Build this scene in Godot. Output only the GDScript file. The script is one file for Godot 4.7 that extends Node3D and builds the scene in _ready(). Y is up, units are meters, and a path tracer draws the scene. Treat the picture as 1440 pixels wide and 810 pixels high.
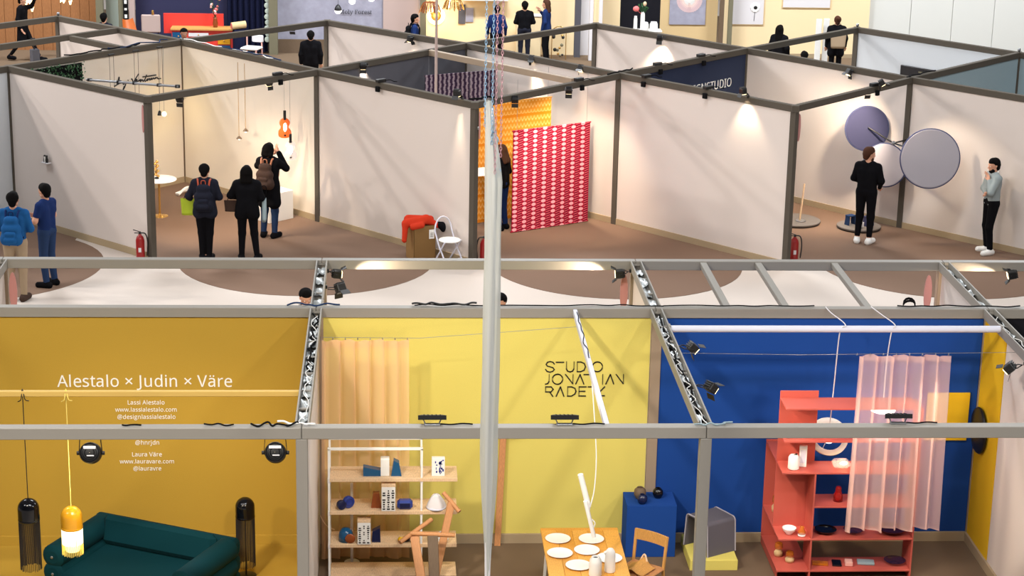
extends Node3D
# A trade fair hall seen from a balcony: one front row of open booths, an aisle, and a lattice of diagonal booths behind.

var mv := PackedVector3Array()
var mn := PackedVector3Array()
var muv := PackedVector2Array()
var mi := PackedInt32Array()
var used := {}
var mats := {}
var rng := RandomNumberGenerator.new()
var H := 3.0
var V := {}

const EXPOSURE := 1.0
const PANEL := 86.0
const FLOOD1 := 118.0
const FLOOD2 := 130.0

func _ready() -> void:
	# camera, sky colour and exposure first
	var cam := Camera3D.new()
	cam.name = "camera"
	add_child(cam)
	cam.position = Vector3(0.86, 9.948, 22.666)
	cam.fov = 16.269
	cam.near = 0.1
	cam.far = 200.0
	var pitch := 0.28752
	var yaw := 0.06316
	var roll := 0.02044
	var fw := Vector3(sin(yaw) * cos(pitch), -sin(pitch), -cos(yaw) * cos(pitch))
	var r := Vector3(cos(yaw), 0, sin(yaw))
	var u := r.cross(fw)
	var r2 := r * cos(roll) + u * sin(roll)
	var u2 := u * cos(roll) - r * sin(roll)
	cam.basis = Basis(r2, u2, -fw)
	cam.current = true
	var we := WorldEnvironment.new()
	we.name = "environment"
	var env := Environment.new()
	env.background_mode = Environment.BG_COLOR
	env.background_color = Color(0.05, 0.05, 0.055)
	env.tonemap_mode = Environment.TONE_MAPPER_LINEAR
	env.tonemap_exposure = EXPOSURE
	env.sdfgi_enabled = true
	env.ssao_enabled = true
	env.ssil_enabled = true
	we.environment = env
	add_child(we)
	rng.seed = 7
	set_plan()
	make_materials()
	# the hall's large lights
	var names := ["first over the aisle in front", "second over the aisle in front", "third over the aisle in front", "first over the booth lattice", "second over the booth lattice", "third over the booth lattice", "first over the farthest row", "second over the farthest row", "third over the farthest row"]
	var k := 0
	for z in [10.0, -9.0, -27.0]:
		for x in [-12.0, 3.0, 18.0]:
			hall_light(Vector3(x, 14.2, z), Vector2(6.0, 1.6), PANEL * (4.0 if z < -20.0 else 1.0), names[k])
			k += 1
	flood(Vector3(-3.9, 11.6, 10.5), Vector3(2.0, 1.2, 0.0), FLOOD1, 34.0, Color(1.0, 0.95, 0.88), "hall floodlight hung high over the aisle in front of the sofa booth")
	flood(Vector3(9.0, 12.6, 12.5), Vector3(3.5, 1.2, 0.0), FLOOD1 * 0.5, 34.0, Color(1.0, 0.97, 0.93), "added unseen fill floodlight high over the aisle in front of the blue booth")  # fill light added to brighten the front row
	for q in [[-9.0, "nearest"], [-15.5, "middle"], [-23.0, "farthest"]]:
		flood(Vector3(-24.0, 14.0, q[0]), Vector3(3.0, 1.5, -15.5), FLOOD2, 26.0, Color(1.0, 0.96, 0.93), "hall floodlight hung high at the far left of the lattice booths, %s of three" % q[1])
	build_hall()
	build_front_walls()
	build_front_frame()
	build_lattice()
	build_far_row()
	build_lamps()
	build_lettering()
	build_sofa_booth()
	build_white_shelf()
	build_stands()
	build_table()
	build_cube_side()
	build_coral_shelf()
	build_lattice_things()
	build_hoist()
	build_people()

# ------------------------------------------------------------------ naming and grouping
func numbered(n: String) -> String:
	if not used.has(n):
		used[n] = 0
		return n
	used[n] += 1
	return "%s_%03d" % [n, used[n]]

func tag(o: Node, label := "", category := "", group := "", kind := "") -> Node:
	if label: o.set_meta("label", label)
	if category: o.set_meta("category", category)
	if group: o.set_meta("group", group)
	if kind: o.set_meta("kind", kind)
	return o

func thing(called: String, label: String, category: String, at := Vector3.ZERO, turn := 0.0, group := "") -> Node3D:
	var o := Node3D.new()
	o.name = numbered(called)
	add_child(o)
	o.position = at
	o.rotation.y = deg_to_rad(turn)
	tag(o, label, category, group)
	return o

func obj(called: String, m: Material, parent: Node = null, label := "") -> MeshInstance3D:
	var o := MeshInstance3D.new()
	if parent == null:
		o.name = numbered(called)
		add_child(o)
	else:
		var k := 0
		var n := called
		while parent.has_node(n):
			k += 1
			n = "%s_%03d" % [called, k]
		o.name = n
		parent.add_child(o, true)
	o.mesh = take()
	o.material_override = m
	if label: o.set_meta("label", label)
	return o

func take() -> ArrayMesh:
	var a := []
	a.resize(Mesh.ARRAY_MAX)
	a[Mesh.ARRAY_VERTEX] = mv
	a[Mesh.ARRAY_NORMAL] = mn
	a[Mesh.ARRAY_TEX_UV] = muv
	a[Mesh.ARRAY_INDEX] = mi
	var me := ArrayMesh.new()
	me.add_surface_from_arrays(Mesh.PRIMITIVE_TRIANGLES, a)
	mv = PackedVector3Array(); mn = PackedVector3Array(); muv = PackedVector2Array(); mi = PackedInt32Array()
	return me

func struct(called: String, m: Material, label: String, category := "wall") -> MeshInstance3D:
	var o := obj(called, m)
	tag(o, label, category, "", "structure")
	return o

# ------------------------------------------------------------------ shapes, added to the mesh being built
func tri(a: Vector3, b: Vector3, c: Vector3, na: Vector3, nb: Vector3, nc: Vector3) -> void:
	var k := mv.size()
	mv.append(a); mv.append(b); mv.append(c)
	mn.append(na); mn.append(nb); mn.append(nc)
	muv.append(Vector2(a.x, a.y)); muv.append(Vector2(b.x, b.y)); muv.append(Vector2(c.x, c.y))
	if (b - a).cross(c - a).dot(na + nb + nc) > 0.0:
		mi.append(k); mi.append(k + 2); mi.append(k + 1)
	else:
		mi.append(k); mi.append(k + 1); mi.append(k + 2)

func quad(a: Vector3, b: Vector3, c: Vector3, d: Vector3, n: Vector3) -> void:
	tri(a, b, c, n, n, n)
	tri(a, c, d, n, n, n)

func bx(c: Vector3, s: Vector3, bev := 0.0, t := Transform3D()) -> void:
	# a box of size s round c with chamfered edges
	var h := s * 0.5
	var e: float = minf(bev, minf(h.x, minf(h.y, h.z)) * 0.9)
	var dirs := [Vector3(1, 0, 0), Vector3(0, 1, 0), Vector3(0, 0, 1)]
	for ax in 3:
		var u: Vector3 = dirs[(ax + 1) % 3]
		var w: Vector3 = dirs[(ax + 2) % 3]
		var hu: float = h[(ax + 1) % 3] - e
		var hw: float = h[(ax + 2) % 3] - e
		for sg in [-1.0, 1.0]:
			var n: Vector3 = dirs[ax] * sg
			var o: Vector3 = c + n * h[ax]
			quad(t * (o - u * hu - w * hw), t * (o + u * hu - w * hw), t * (o + u * hu + w * hw), t * (o - u * hu + w * hw), t.basis * n)
	if e <= 0.0: return
	for ax in 3:
		var a: Vector3 = dirs[ax]
		var u2: Vector3 = dirs[(ax + 1) % 3]
		var w2: Vector3 = dirs[(ax + 2) % 3]
		var L: float = h[ax] - e
		for su in [-1.0, 1.0]:
			for sw in [-1.0, 1.0]:
				var p1: Vector3 = c + u2 * su * h[(ax + 1) % 3] + w2 * sw * (h[(ax + 2) % 3] - e)
				var p2: Vector3 = c + u2 * su * (h[(ax + 1) % 3] - e) + w2 * sw * h[(ax + 2) % 3]
				quad(t * (p1 - a * L), t * (p1 + a * L), t * (p2 + a * L), t * (p2 - a * L), t.basis * (u2 * su + w2 * sw).normalized())
	for sx in [-1.0, 1.0]:
		for sy in [-1.0, 1.0]:
			for sz in [-1.0, 1.0]:
				var q := Vector3(sx, sy, sz)
				var k: Vector3 = c + q * h
				var nn: Vector3 = t.basis * q.normalized()
				tri(t * (k - Vector3(0, sy * e, sz * e)), t * (k - Vector3(sx * e, 0, sz * e)), t * (k - Vector3(sx * e, sy * e, 0)), nn, nn, nn)

func frame_along(a: Vector3, b: Vector3, up := Vector3.UP) -> Transform3D:
	# x along a->b, y near up, origin in the middle
	var x := (b - a).normalized()
	if absf(x.dot(up)) > 0.98: up = Vector3(0, 0, 1)
	var z := x.cross(up).normalized()
	var y := z.cross(x)
	return Transform3D(Basis(x, y, z), (a + b) * 0.5)

func bar(a: Vector3, b: Vector3, hgt: float, wid: float, bev := 0.004, up := Vector3.UP) -> void:
	bx(Vector3.ZERO, Vector3(a.distance_to(b), hgt, wid), bev, frame_along(a, b, up))

func grid(rows: Array, close_u: bool, smooth := true) -> void:
	# rows of points joined to a smooth skin
	var nr := rows.size()
	var nc: int = rows[0].size()
	var k := mv.size()
	var nrm := []
	for i in nr:
		for j in nc:
			var ju: int = (j + 1) % nc if close_u else mini(j + 1, nc - 1)
			var jd: int = (j - 1 + nc) % nc if close_u else maxi(j - 1, 0)
			var du: Vector3 = rows[i][ju] - rows[i][jd]
			var dv: Vector3 = rows[mini(i + 1, nr - 1)][j] - rows[maxi(i - 1, 0)][j]
			var n := du.cross(dv)
			if n.length() < 1e-9:
				var ii: int = mini(maxi(i, 1), nr - 2)
				du = rows[ii][ju] - rows[ii][jd]
				n = du.cross(rows[mini(ii + 1, nr - 1)][j] - rows[maxi(ii - 1, 0)][j])
			mv.append(rows[i][j])
			mn.append(n.normalized())
			muv.append(Vector2(float(j) / nc, float(i) / nr))
	for i in nr - 1:
		for j in (nc if close_u else nc - 1):
			var j2 := (j + 1) % nc
			var a := k + i * nc + j
			var b := k + i * nc + j2
			var c := k + (i + 1) * nc + j2
			var d := k + (i + 1) * nc + j
			if (mv[b] - mv[a]).cross(mv[c] - mv[a]).dot(mn[a] + mn[c]) > 0.0:
				mi.append_array(PackedInt32Array([a, c, b, a, d, c]))
			else:
				mi.append_array(PackedInt32Array([a, b, c, a, c, d]))

func fix_out(start: int, centre: Vector3) -> void:
	# turn normals of the vertices from start on away from a centre, when most look inwards
	var s := 0.0
	for i in range(start, mv.size()):
		s += mn[i].dot(mv[i] - centre)
	if s < 0.0:
		for i in range(start, mv.size()): mn[i] = -mn[i]

func lathe(at: Vector3, prof: Array, seg := 20, t := Transform3D()) -> void:
	# prof: [radius, height] pairs from bottom to top
	var rows := []
	for p in prof:
		var r := []
		for j in seg:
			var a := TAU * j / seg
			r.append(t * (at + Vector3(cos(a) * p[0], p[1], -sin(a) * p[0])))
		rows.append(r)
	grid(rows, true)

func tube(path: Array, r, seg := 8, caps := true) -> void:
	var rows := []
	var prev := Vector3.ZERO
	var n := path.size()
	for i in n:
		var d: Vector3 = (path[mini(i + 1, n - 1)] - path[maxi(i - 1, 0)]).normalized()
		if prev == Vector3.ZERO:
			prev = d.cross(Vector3.UP if absf(d.y) < 0.9 else Vector3.RIGHT).normalized()
		prev = (prev - d * prev.dot(d)).normalized()
		var q := d.cross(prev)
		var rad: float = r[i] if r is Array else r
		var row := []
		for j in seg:
			var a := TAU * j / seg
			row.append(path[i] + (prev * cos(a) + q * sin(a)) * rad)
		rows.append(row)
	grid(rows, true)
	if caps:
		for e in [0, n - 1]:
			var nn: Vector3 = (path[0] - path[1]).normalized() if e == 0 else (path[n - 1] - path[n - 2]).normalized()
			for j in seg:
				tri(path[e], rows[e][j], rows[e][(j + 1) % seg], nn, nn, nn)

func ball(c: Vector3, r: Vector3, seg := 16, rings := 10, t := Transform3D()) -> void:
	var rows := []
	for i in rings + 1:
		var p := PI * i / rings
		var row := []
		for j in seg:
			var a := TAU * j / seg
			row.append(t * (c + Vector3(sin(p) * cos(a) * r.x, -cos(p) * r.y, -sin(p) * sin(a) * r.z)))
		rows.append(row)
	grid(rows, true)

func prism(poly: PackedVector2Array, y0: float, y1: float, t := Transform3D()) -> void:
	# poly in x,z, extruded from y0 to y1
	var idx := Geometry2D.triangulate_polygon(poly)
	for k in range(0, idx.size(), 3):
		for y in [y0, y1]:
			var n: Vector3 = t.basis * Vector3(0, 1 if y == y1 else -1, 0)
			var p := []
			for q in 3:
				var v := poly[idx[k + q]]
				p.append(t * Vector3(v.x, y, v.y))
			tri(p[0], p[1], p[2], n, n, n)
	var ar := 0.0
	for i in poly.size():
		var a := poly[i]
		var b := poly[(i + 1) % poly.size()]
		ar += a.x * b.y - b.x * a.y
	for i in poly.size():
		var a := poly[i]
		var b := poly[(i + 1) % poly.size()]
		var e := (b - a).normalized()
		var n := Vector3(e.y, 0, -e.x) * (1.0 if ar > 0 else -1.0)
		quad(t * Vector3(a.x, y0, a.y), t * Vector3(b.x, y0, b.y), t * Vector3(b.x, y1, b.y), t * Vector3(a.x, y1, a.y), t.basis * n)

func curve(pts: Array, per := 6) -> Array:
	# Catmull-Rom through the points
	var out := []
	for i in pts.size() - 1:
		var p0: Vector3 = pts[maxi(i - 1, 0)]
		var p3: Vector3 = pts[mini(i + 2, pts.size() - 1)]
		for k in per:
			out.append((pts[i] as Vector3).cubic_interpolate(pts[i + 1], p0, p3, float(k) / per))
	out.append(pts[pts.size() - 1])
	return out

# ------------------------------------------------------------------ materials
func noise_tex(sd: int, freq: float, lo: float, hi: float, size := 256, stretch := 1.0) -> ImageTexture:
	var fn := FastNoiseLite.new()
	fn.seed = sd
	fn.frequency = freq
	fn.fractal_octaves = 4
	var im := Image.create(size, size, false, Image.FORMAT_RGB8)
	for y in size:
		for x in size:
			# blended over the edges so that it tiles
			var u := float(x) / size
			var w := float(y) / size
			var a := fn.get_noise_2d(x * stretch, y)
			var b := fn.get_noise_2d((x - size) * stretch, y)
			var c := fn.get_noise_2d(x * stretch, y - size)
			var d := fn.get_noise_2d((x - size) * stretch, y - size)
			var v: float = lerpf(lerpf(a, b, u), lerpf(c, d, u), w)
			var g := lerpf(lo, hi, clampf(v * 1.1 + 0.5, 0, 1))
			im.set_pixel(x, y, Color(g, g, g))
	return ImageTexture.create_from_image(im)

func mat(key: String, c: Color, rough := 0.85, metal := 0.0, tex: Texture2D = null, scl := Vector3.ONE, world := true) -> StandardMaterial3D:
	var m := StandardMaterial3D.new()
	m.resource_name = key
	m.albedo_color = c
	m.roughness = rough
	m.metallic = metal
	if rough >= 0.75: m.metallic_specular = 0.22
	if tex:
		m.albedo_texture = tex
		m.uv1_triplanar = true
		m.uv1_world_triplanar = world
		m.uv1_scale = scl
	mats[key] = m
	return m

func glow(key: String, c: Color, e: float) -> StandardMaterial3D:
	var m := mat(key, c, 0.5)
	m.emission_enabled = true
	m.emission = c
	m.emission_energy_multiplier = e
	return m

func glass(key: String, c: Color, alpha: float, rough := 0.08) -> StandardMaterial3D:
	var m := mat(key, Color(c.r, c.g, c.b, alpha), rough)
	m.transparency = BaseMaterial3D.TRANSPARENCY_ALPHA
	return m

func sheer(key: String, c: Color, alpha: float) -> StandardMaterial3D:
	var m := mat(key, Color(c.r, c.g, c.b, alpha), 0.9)
	m.transparency = BaseMaterial3D.TRANSPARENCY_ALPHA
	m.cull_mode = BaseMaterial3D.CULL_DISABLED
	m.backlight_enabled = true
	m.backlight = c * 0.5
	return m

func C(r: int, g: int, b: int) -> Color:
	return Color8(r, g, b)

func weave_tex(kind: String) -> ImageTexture:
	# the woven patterns of the three hanging textiles
	var s := 64
	var im := Image.create(s, s, false, Image.FORMAT_RGB8)
	for y in s:
		for x in s:
			var c: Color
			if kind == "red":
				# two staggered columns of pale tufts, dark ladder stitches between
				var col := int(x / 32)
				var yy := (y + col * 8) % 16
				var xx := x % 32
				var blob := Vector2((xx - 8.0) / 7.4, (yy - 8.5) / 5.8).length()
				c = C(194, 34, 62)
				if blob < 1.0: c = C(246, 196, 206) if (x * 7 + y * 5) % 3 else C(232, 150, 170)
				elif xx > 16 and (yy + xx / 4) % 8 < 4: c = C(112, 12, 42)
				elif xx > 17 and (yy + xx / 3) % 8 > 5: c = C(236, 130, 140)
				elif yy < 3 and xx < 15: c = C(128, 14, 44)
			elif kind == "orange":
				var yy2 := y % 16
				var arch := absf(sin(x * PI / 8.0)) * 10.0
				c = C(234, 152, 50)
				if absf(yy2 - arch) < 2.5: c = C(246, 194, 116)
				if (y > 56): c = C(228, 136, 30)
			else:
				var band := sin(x * TAU / 64.0 * 10.0 + sin(y * 0.7) * 0.5)
				c = C(84, 70, 88)
				if band > 0.25: c = C(178, 160, 170)
				elif band < -0.6: c = C(58, 40, 64)
				if (x * 13 + y * 31) % 7 == 0: c = c.darkened(0.25)
			im.set_pixel(x, y, c)
	return ImageTexture.create_from_image(im)

func make_materials() -> void:
	var felt := noise_tex(3, 0.16, 0.93, 1.0)
	var speck := noise_tex(4, 0.34, 0.80, 1.0)
	var grain := noise_tex(5, 0.03, 0.86, 1.0, 256, 6.0)
	var cloudy := noise_tex(9, 0.02, 0.9, 1.0)
	mat("frame_shaded", C(88, 82, 74), 0.75)  # same frame as the front row, darkened: lattice shade put into the colour
	mat("frame", C(142, 138, 131), 0.5)
	mat("frame_warm", C(156, 138, 118), 0.6)
	mat("white_wall", C(226, 216, 210), 0.95, 0.0, felt, Vector3.ONE * 2.2)
	mat("cream_wall", C(232, 222, 208), 0.95, 0.0, felt, Vector3.ONE * 2.2)
	mat("cool_wall", C(216, 222, 228), 0.95, 0.0, felt, Vector3.ONE * 2.2)
	mat("ochre", C(188, 153, 62), 0.95, 0.0, felt, Vector3.ONE * 2.2)
	mat("yellow", C(228, 214, 114), 0.95, 0.0, felt, Vector3.ONE * 2.2)
	mat("deep_yellow", C(236, 190, 40), 0.95, 0.0, felt, Vector3.ONE * 2.2)
	mat("blue", C(36, 80, 164), 0.95, 0.0, speck, Vector3.ONE * 2.2)
	mat("black_wall", C(28, 28, 34), 0.9)
	mat("dark_grey", C(96, 96, 104), 0.9, 0.0, felt, Vector3.ONE * 2.0)
	mat("navy", C(50, 58, 82), 0.9, 0.0, felt, Vector3.ONE * 2.0)
	mat("pale_blue", C(160, 180, 188), 0.9, 0.0, felt, Vector3.ONE * 2.0)
	mat("base", C(170, 152, 124), 0.8)
	mat("carpet", C(138, 113, 97), 1.0, 0.0, speck, Vector3.ONE * 3.0)
	mat("carpet_dark", C(128, 108, 88), 1.0, 0.0, speck, Vector3.ONE * 3.0)
	mat("aisle", C(208, 197, 188), 0.9, 0.0, felt, Vector3.ONE * 1.4)
	mat("hall", C(150, 150, 150), 0.95)
	mat("hall_white", C(214, 216, 212), 0.9)
	mat("black", C(20, 20, 22), 0.45)
	mat("black_matt", C(18, 18, 20), 0.9)
	mat("black_gloss", C(12, 13, 20), 0.12)
	mat("white", C(240, 240, 238), 0.5)
	mat("white_gloss", C(244, 244, 244), 0.15)
	mat("off_white", C(222, 220, 224), 0.6)
	mat("lilac_white", C(214, 216, 232), 0.5)
	mat("wood", C(226, 168, 92), 0.55, 0.0, grain, Vector3(2, 2, 2), false)
	mat("pale_wood", C(242, 208, 168), 0.6, 0.0, grain, Vector3(2, 2, 2), false)
	mat("orange_wood", C(232, 164, 66), 0.6, 0.0, grain, Vector3(2, 2, 2), false)
	mat("honey_wood", C(240, 176, 80), 0.6, 0.0, grain, Vector3(2, 2, 2), false)
	mat("pine", C(214, 152, 100), 0.6, 0.0, grain, Vector3(2, 2, 2), false)
	mat("dark_wood", C(112, 92, 72), 0.7, 0.0, grain, Vector3(2, 2, 2), false)
	mat("ply", C(172, 116, 70), 0.7, 0.0, grain, Vector3(1, 1, 1), false)
	mat("platform_grey", C(112, 106, 102), 0.9)
	mat("rail_ochre", C(206, 172, 92), 0.6)
	mat("coral", C(190, 88, 76), 0.55)
	mat("red", C(226, 62, 52), 0.5)
	mat("extinguisher_red", C(150, 26, 28), 0.3)
	mat("steel", C(150, 152, 156), 0.3, 0.8)
	mat("foil", C(176, 182, 184), 0.35, 0.3)
	mat("pink_sign", C(190, 132, 128), 0.6)
	mat("teal_velvet", C(8, 58, 68), 0.75, 0.0, speck, Vector3.ONE * 4.0)
	mats.teal_velvet.rim_enabled = true
	mats.teal_velvet.rim = 0.12
	mats.teal_velvet.rim_tint = 0.6
	mat("mustard_gloss", C(222, 160, 34), 0.2)
	mat("cobalt", C(34, 56, 140), 0.25)
	mat("ink_blue", C(20, 30, 70), 0.25)
	mat("teal_glass", C(14, 80, 124), 0.2)
	mat("amber", C(140, 70, 30), 0.25)
	mat("plum", C(60, 20, 40), 0.2)
	mat("felt_grey", C(112, 108, 118), 0.95, 0.0, speck, Vector3.ONE * 5.0)
	mat("disc_blue", C(66, 68, 98), 0.95, 0.0, speck, Vector3.ONE * 5.0)
	mat("disc_grey", C(188, 184, 194), 0.95, 0.0, speck, Vector3.ONE * 5.0)
	mat("disc_edge", C(70, 76, 108), 0.9)
	mat("skin", C(206, 152, 124), 0.6)
	mat("skin_dark", C(150, 100, 76), 0.6)
	mat("hair_black", C(12, 10, 10), 0.85)
	mat("hair_brown", C(72, 46, 34), 0.8)
	mat("cloth_black", C(15, 15, 19), 0.95)
	mat("cloth_navy", C(28, 46, 92), 0.95)
	mat("cloth_blue", C(30, 84, 140), 0.9)
	mat("cloth_denim", C(40, 58, 92), 0.95)
	mat("cloth_tan", C(160, 140, 116), 0.95)
	mat("cloth_grey", C(142, 152, 154), 0.95)
	mat("cloth_brown", C(70, 54, 48), 0.9)
	mat("cloth_charcoal", C(32, 34, 46), 0.9)
	mat("lime", C(176, 196, 40), 0.7)
	mat("leather_tan", C(180, 116, 84), 0.6)
	mat("orange_leather", C(190, 96, 34), 0.4)
	mat("coat_red", C(196, 56, 34), 0.9)
	mat("kraft", C(140, 108, 68), 0.9, 0.0, felt, Vector3.ONE * 4.0)
	mat("lilac_grey", C(168, 168, 186), 0.9, 0.0, cloudy, Vector3.ONE * 0.6)
	mat("warm_beige", C(242, 220, 178), 0.9)
	mat("gold_beige", C(214, 188, 142), 0.9)
	mat("sage", C(180, 192, 182), 0.9)
	mat("olive_post", C(120, 116, 96), 0.8)
	mat("mauve_post", C(186, 166, 160), 0.8)
	mat("indigo", C(56, 56, 84), 0.95)
	mat("navy_cloth", C(26, 30, 56), 0.95)
	mat("leaf", C(52, 84, 56), 0.8)
	mat("leaf_pale", C(96, 124, 96), 0.8)
	mat("flower_pink", C(236, 120, 120), 0.7)
	mat("gold", C(214, 170, 96), 0.25, 0.8)
	mat("chain_blue", C(140, 176, 206), 0.4, 0.2)
	mat("chain_red", C(186, 142, 152), 0.4, 0.2)
	mat("clay_pink", C(222, 170, 160), 0.8)
	mat("clay_pale", C(214, 188, 192), 0.8)
	mat("blush", C(238, 214, 208), 0.8)
	mat("rust", C(176, 72, 40), 0.6)
	mat("violin_orange", C(214, 96, 40), 0.3)
	glass("smoke", C(50, 30, 50), 0.45)
	glass("amber_glass", C(210, 120, 20), 0.55)
	glass("clear", C(235, 225, 235), 0.3)
	glass("red_glass", C(150, 20, 16), 0.7)
	mat("poly", Color(0.80, 0.81, 0.79, 0.7), 0.3)
	mats.poly.transparency = BaseMaterial3D.TRANSPARENCY_ALPHA_HASH
	mats.poly.cull_mode = BaseMaterial3D.CULL_DISABLED
	sheer("pink_sheer", C(252, 212, 204), 0.38)
	sheer("peach_sheer", C(252, 208, 164), 0.5)
	mat("fringe_dark", C(40, 34, 34), 0.6)
	mat("fringe_yellow", C(246, 224, 120), 0.7)
	glow("lamp_white", C(255, 250, 240), 4.0)
	glow("lamp_warm", C(255, 226, 170), 4.0)
	glow("lamp_yellow", C(255, 250, 205), 1.5)
	glow("hall_panel", C(255, 252, 246), 2.0)
	mat("rug_red", Color.WHITE, 0.95, 0.0, weave_tex("red"), Vector3(2.25, 2.8, 2.25), false)
	mat("rug_orange", Color.WHITE, 0.95, 0.0, weave_tex("orange"), Vector3(1.6, 2.0, 1.6), false)
	mat("rug_purple", Color.WHITE, 0.95, 0.0, weave_tex("purple"), Vector3(1.0, 1.0, 1.0), false)
	for k in ["rug_red", "rug_orange", "rug_purple"]:
		mats[k].texture_filter = BaseMaterial3D.TEXTURE_FILTER_LINEAR_WITH_MIPMAPS

# ------------------------------------------------------------------ things in the lattice booths
func extinguisher(label: String, at: Vector3, turn := 0.0) -> void:
	var t := thing("fire_extinguisher", label, "fire extinguisher", at, turn, "")
	lathe(Vector3.ZERO, [[0.001, 0.0], [0.07, 0.0], [0.078, 0.012], [0.078, 0.37], [0.06, 0.43], [0.028, 0.46], [0.028, 0.48], [0.001, 0.48]], 24)
	obj("cylinder", mats.extinguisher_red, t)
	bx(Vector3(0.0, 0.2, 0.0775), Vector3(0.05, 0.08, 0.004), 0.001)
	obj("label_patch", mats.off_white, t)
	bx(Vector3(0, 0.5, 0), Vector3(0.04, 0.05, 0.04), 0.005)
	bar(Vector3(0, 0.52, 0), Vector3(-0.12, 0.56, 0), 0.012, 0.02, 0.002)
	bar(Vector3(0, 0.5, 0), Vector3(-0.1, 0.5, 0), 0.012, 0.02, 0.002)
	obj("valve", mats.black, t)
	tube(curve([Vector3(0.02, 0.5, 0), Vector3(0.1, 0.48, 0), Vector3(0.135, 0.32, 0), Vector3(0.12, 0.08, 0)], 6), 0.012, 8)
	obj("hose", mats.black, t)

func textile(label: String, a: Vector3, b: Vector3, y0: float, y1: float, m: String) -> void:
	var d := b - a
	var t := thing("hanging_textile", label, "textile", Vector3(a.x, y0, a.z), rad_to_deg(atan2(-d.z, d.x)))
	var L := d2(a, b)
	var rows := []
	for s in 2:
		rows = []
		for i in 9:
			var row := []
			for j in 17:
				row.append(Vector3(L * j / 16.0, (y1 - y0) * i / 8.0, 0.012 * sin(j * 0.9) * (1.0 - i / 9.0) + (0.007 if s == 0 else -0.007)))
			rows.append(row)
		var k := mv.size()
		grid(rows, false)
		for i in range(k, mv.size()):
			if (mn[i].z > 0.0) != (s == 0): mn[i] = -mn[i]
	obj("weave", mats[m], t)
	for y in [0.0, y1 - y0]:
		tube([Vector3(-0.02, y, 0), Vector3(L + 0.02, y, 0)], 0.014, 8)
		obj("rod", mats[m], t)
	for x in [0.08, L - 0.08]:
		tube([Vector3(x, y1 - y0, 0), Vector3(x, 2.98 - y0, 0)], 0.003, 5)
		obj("wire", mats.steel, t)

func violin(label: String, at: Vector3, turn: float, m: String, sc: float) -> void:
	var t := thing("violin_lamp", label, "lamp", at, turn)
	var poly := PackedVector2Array()
	for i in 40:
		var a := TAU * i / 40
		var y := -cos(a)
		var w := (0.1 + 0.02 * -y) * (1.0 - 0.38 * exp(-pow((y - 0.1) / 0.22, 2.0)))
		poly.append(Vector2(sin(a) / maxf(absf(sin(a)), 0.001) * w * sqrt(maxf(1.0 - pow(absf(y), 6.0), 0.0)) * sc, y * 0.17 * sc))
	prism(poly, -0.018, 0.018, Transform3D(Basis(Vector3(1, 0, 0), Vector3(0, 0, -1), Vector3(0, 1, 0)), Vector3.ZERO))
	obj("body", mats[m], t)
	bx(Vector3(0, 0.22 * sc, 0.012), Vector3(0.045 * sc, 0.16 * sc, 0.03), 0.006)
	obj("neck", mats.black, t)
	ball(Vector3(0, 0.02, 0.03), Vector3(0.035, 0.085, 0.012), 14, 10)
	obj("bulb", mats.lamp_white, t)
	bx(Vector3(0.0, -0.12 * sc, 0.022), Vector3(0.04, 0.03, 0.012), 0.003)
	obj("bridge", mats.black, t)
	tube([Vector3(0, 0.29 * sc, 0), Vector3(0, 2.95 - at.y, 0)], 0.003, 5)
	obj("wire", mats.steel, t)

func round_panel(t: Node3D, c: Vector3, r: float, n: Vector3, m: String) -> void:
	var x := n.cross(Vector3.UP).normalized()
	var T := Transform3D(Basis(x, n, x.cross(n)), c)
	lathe(Vector3.ZERO, [[0.001, -0.025], [r * 0.96, -0.025], [r, -0.012], [r, 0.012], [r * 0.96, 0.025], [0.001, 0.03]], 48, T)
	obj("felt_disc", mats[m], t)
	var ring := []
	for i in 49: ring.append(T * Vector3(cos(TAU * i / 48) * r, 0.0, sin(TAU * i / 48) * r))
	tube(ring, 0.017, 6, false)
	obj("edge_band", mats.disc_edge, t)

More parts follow.
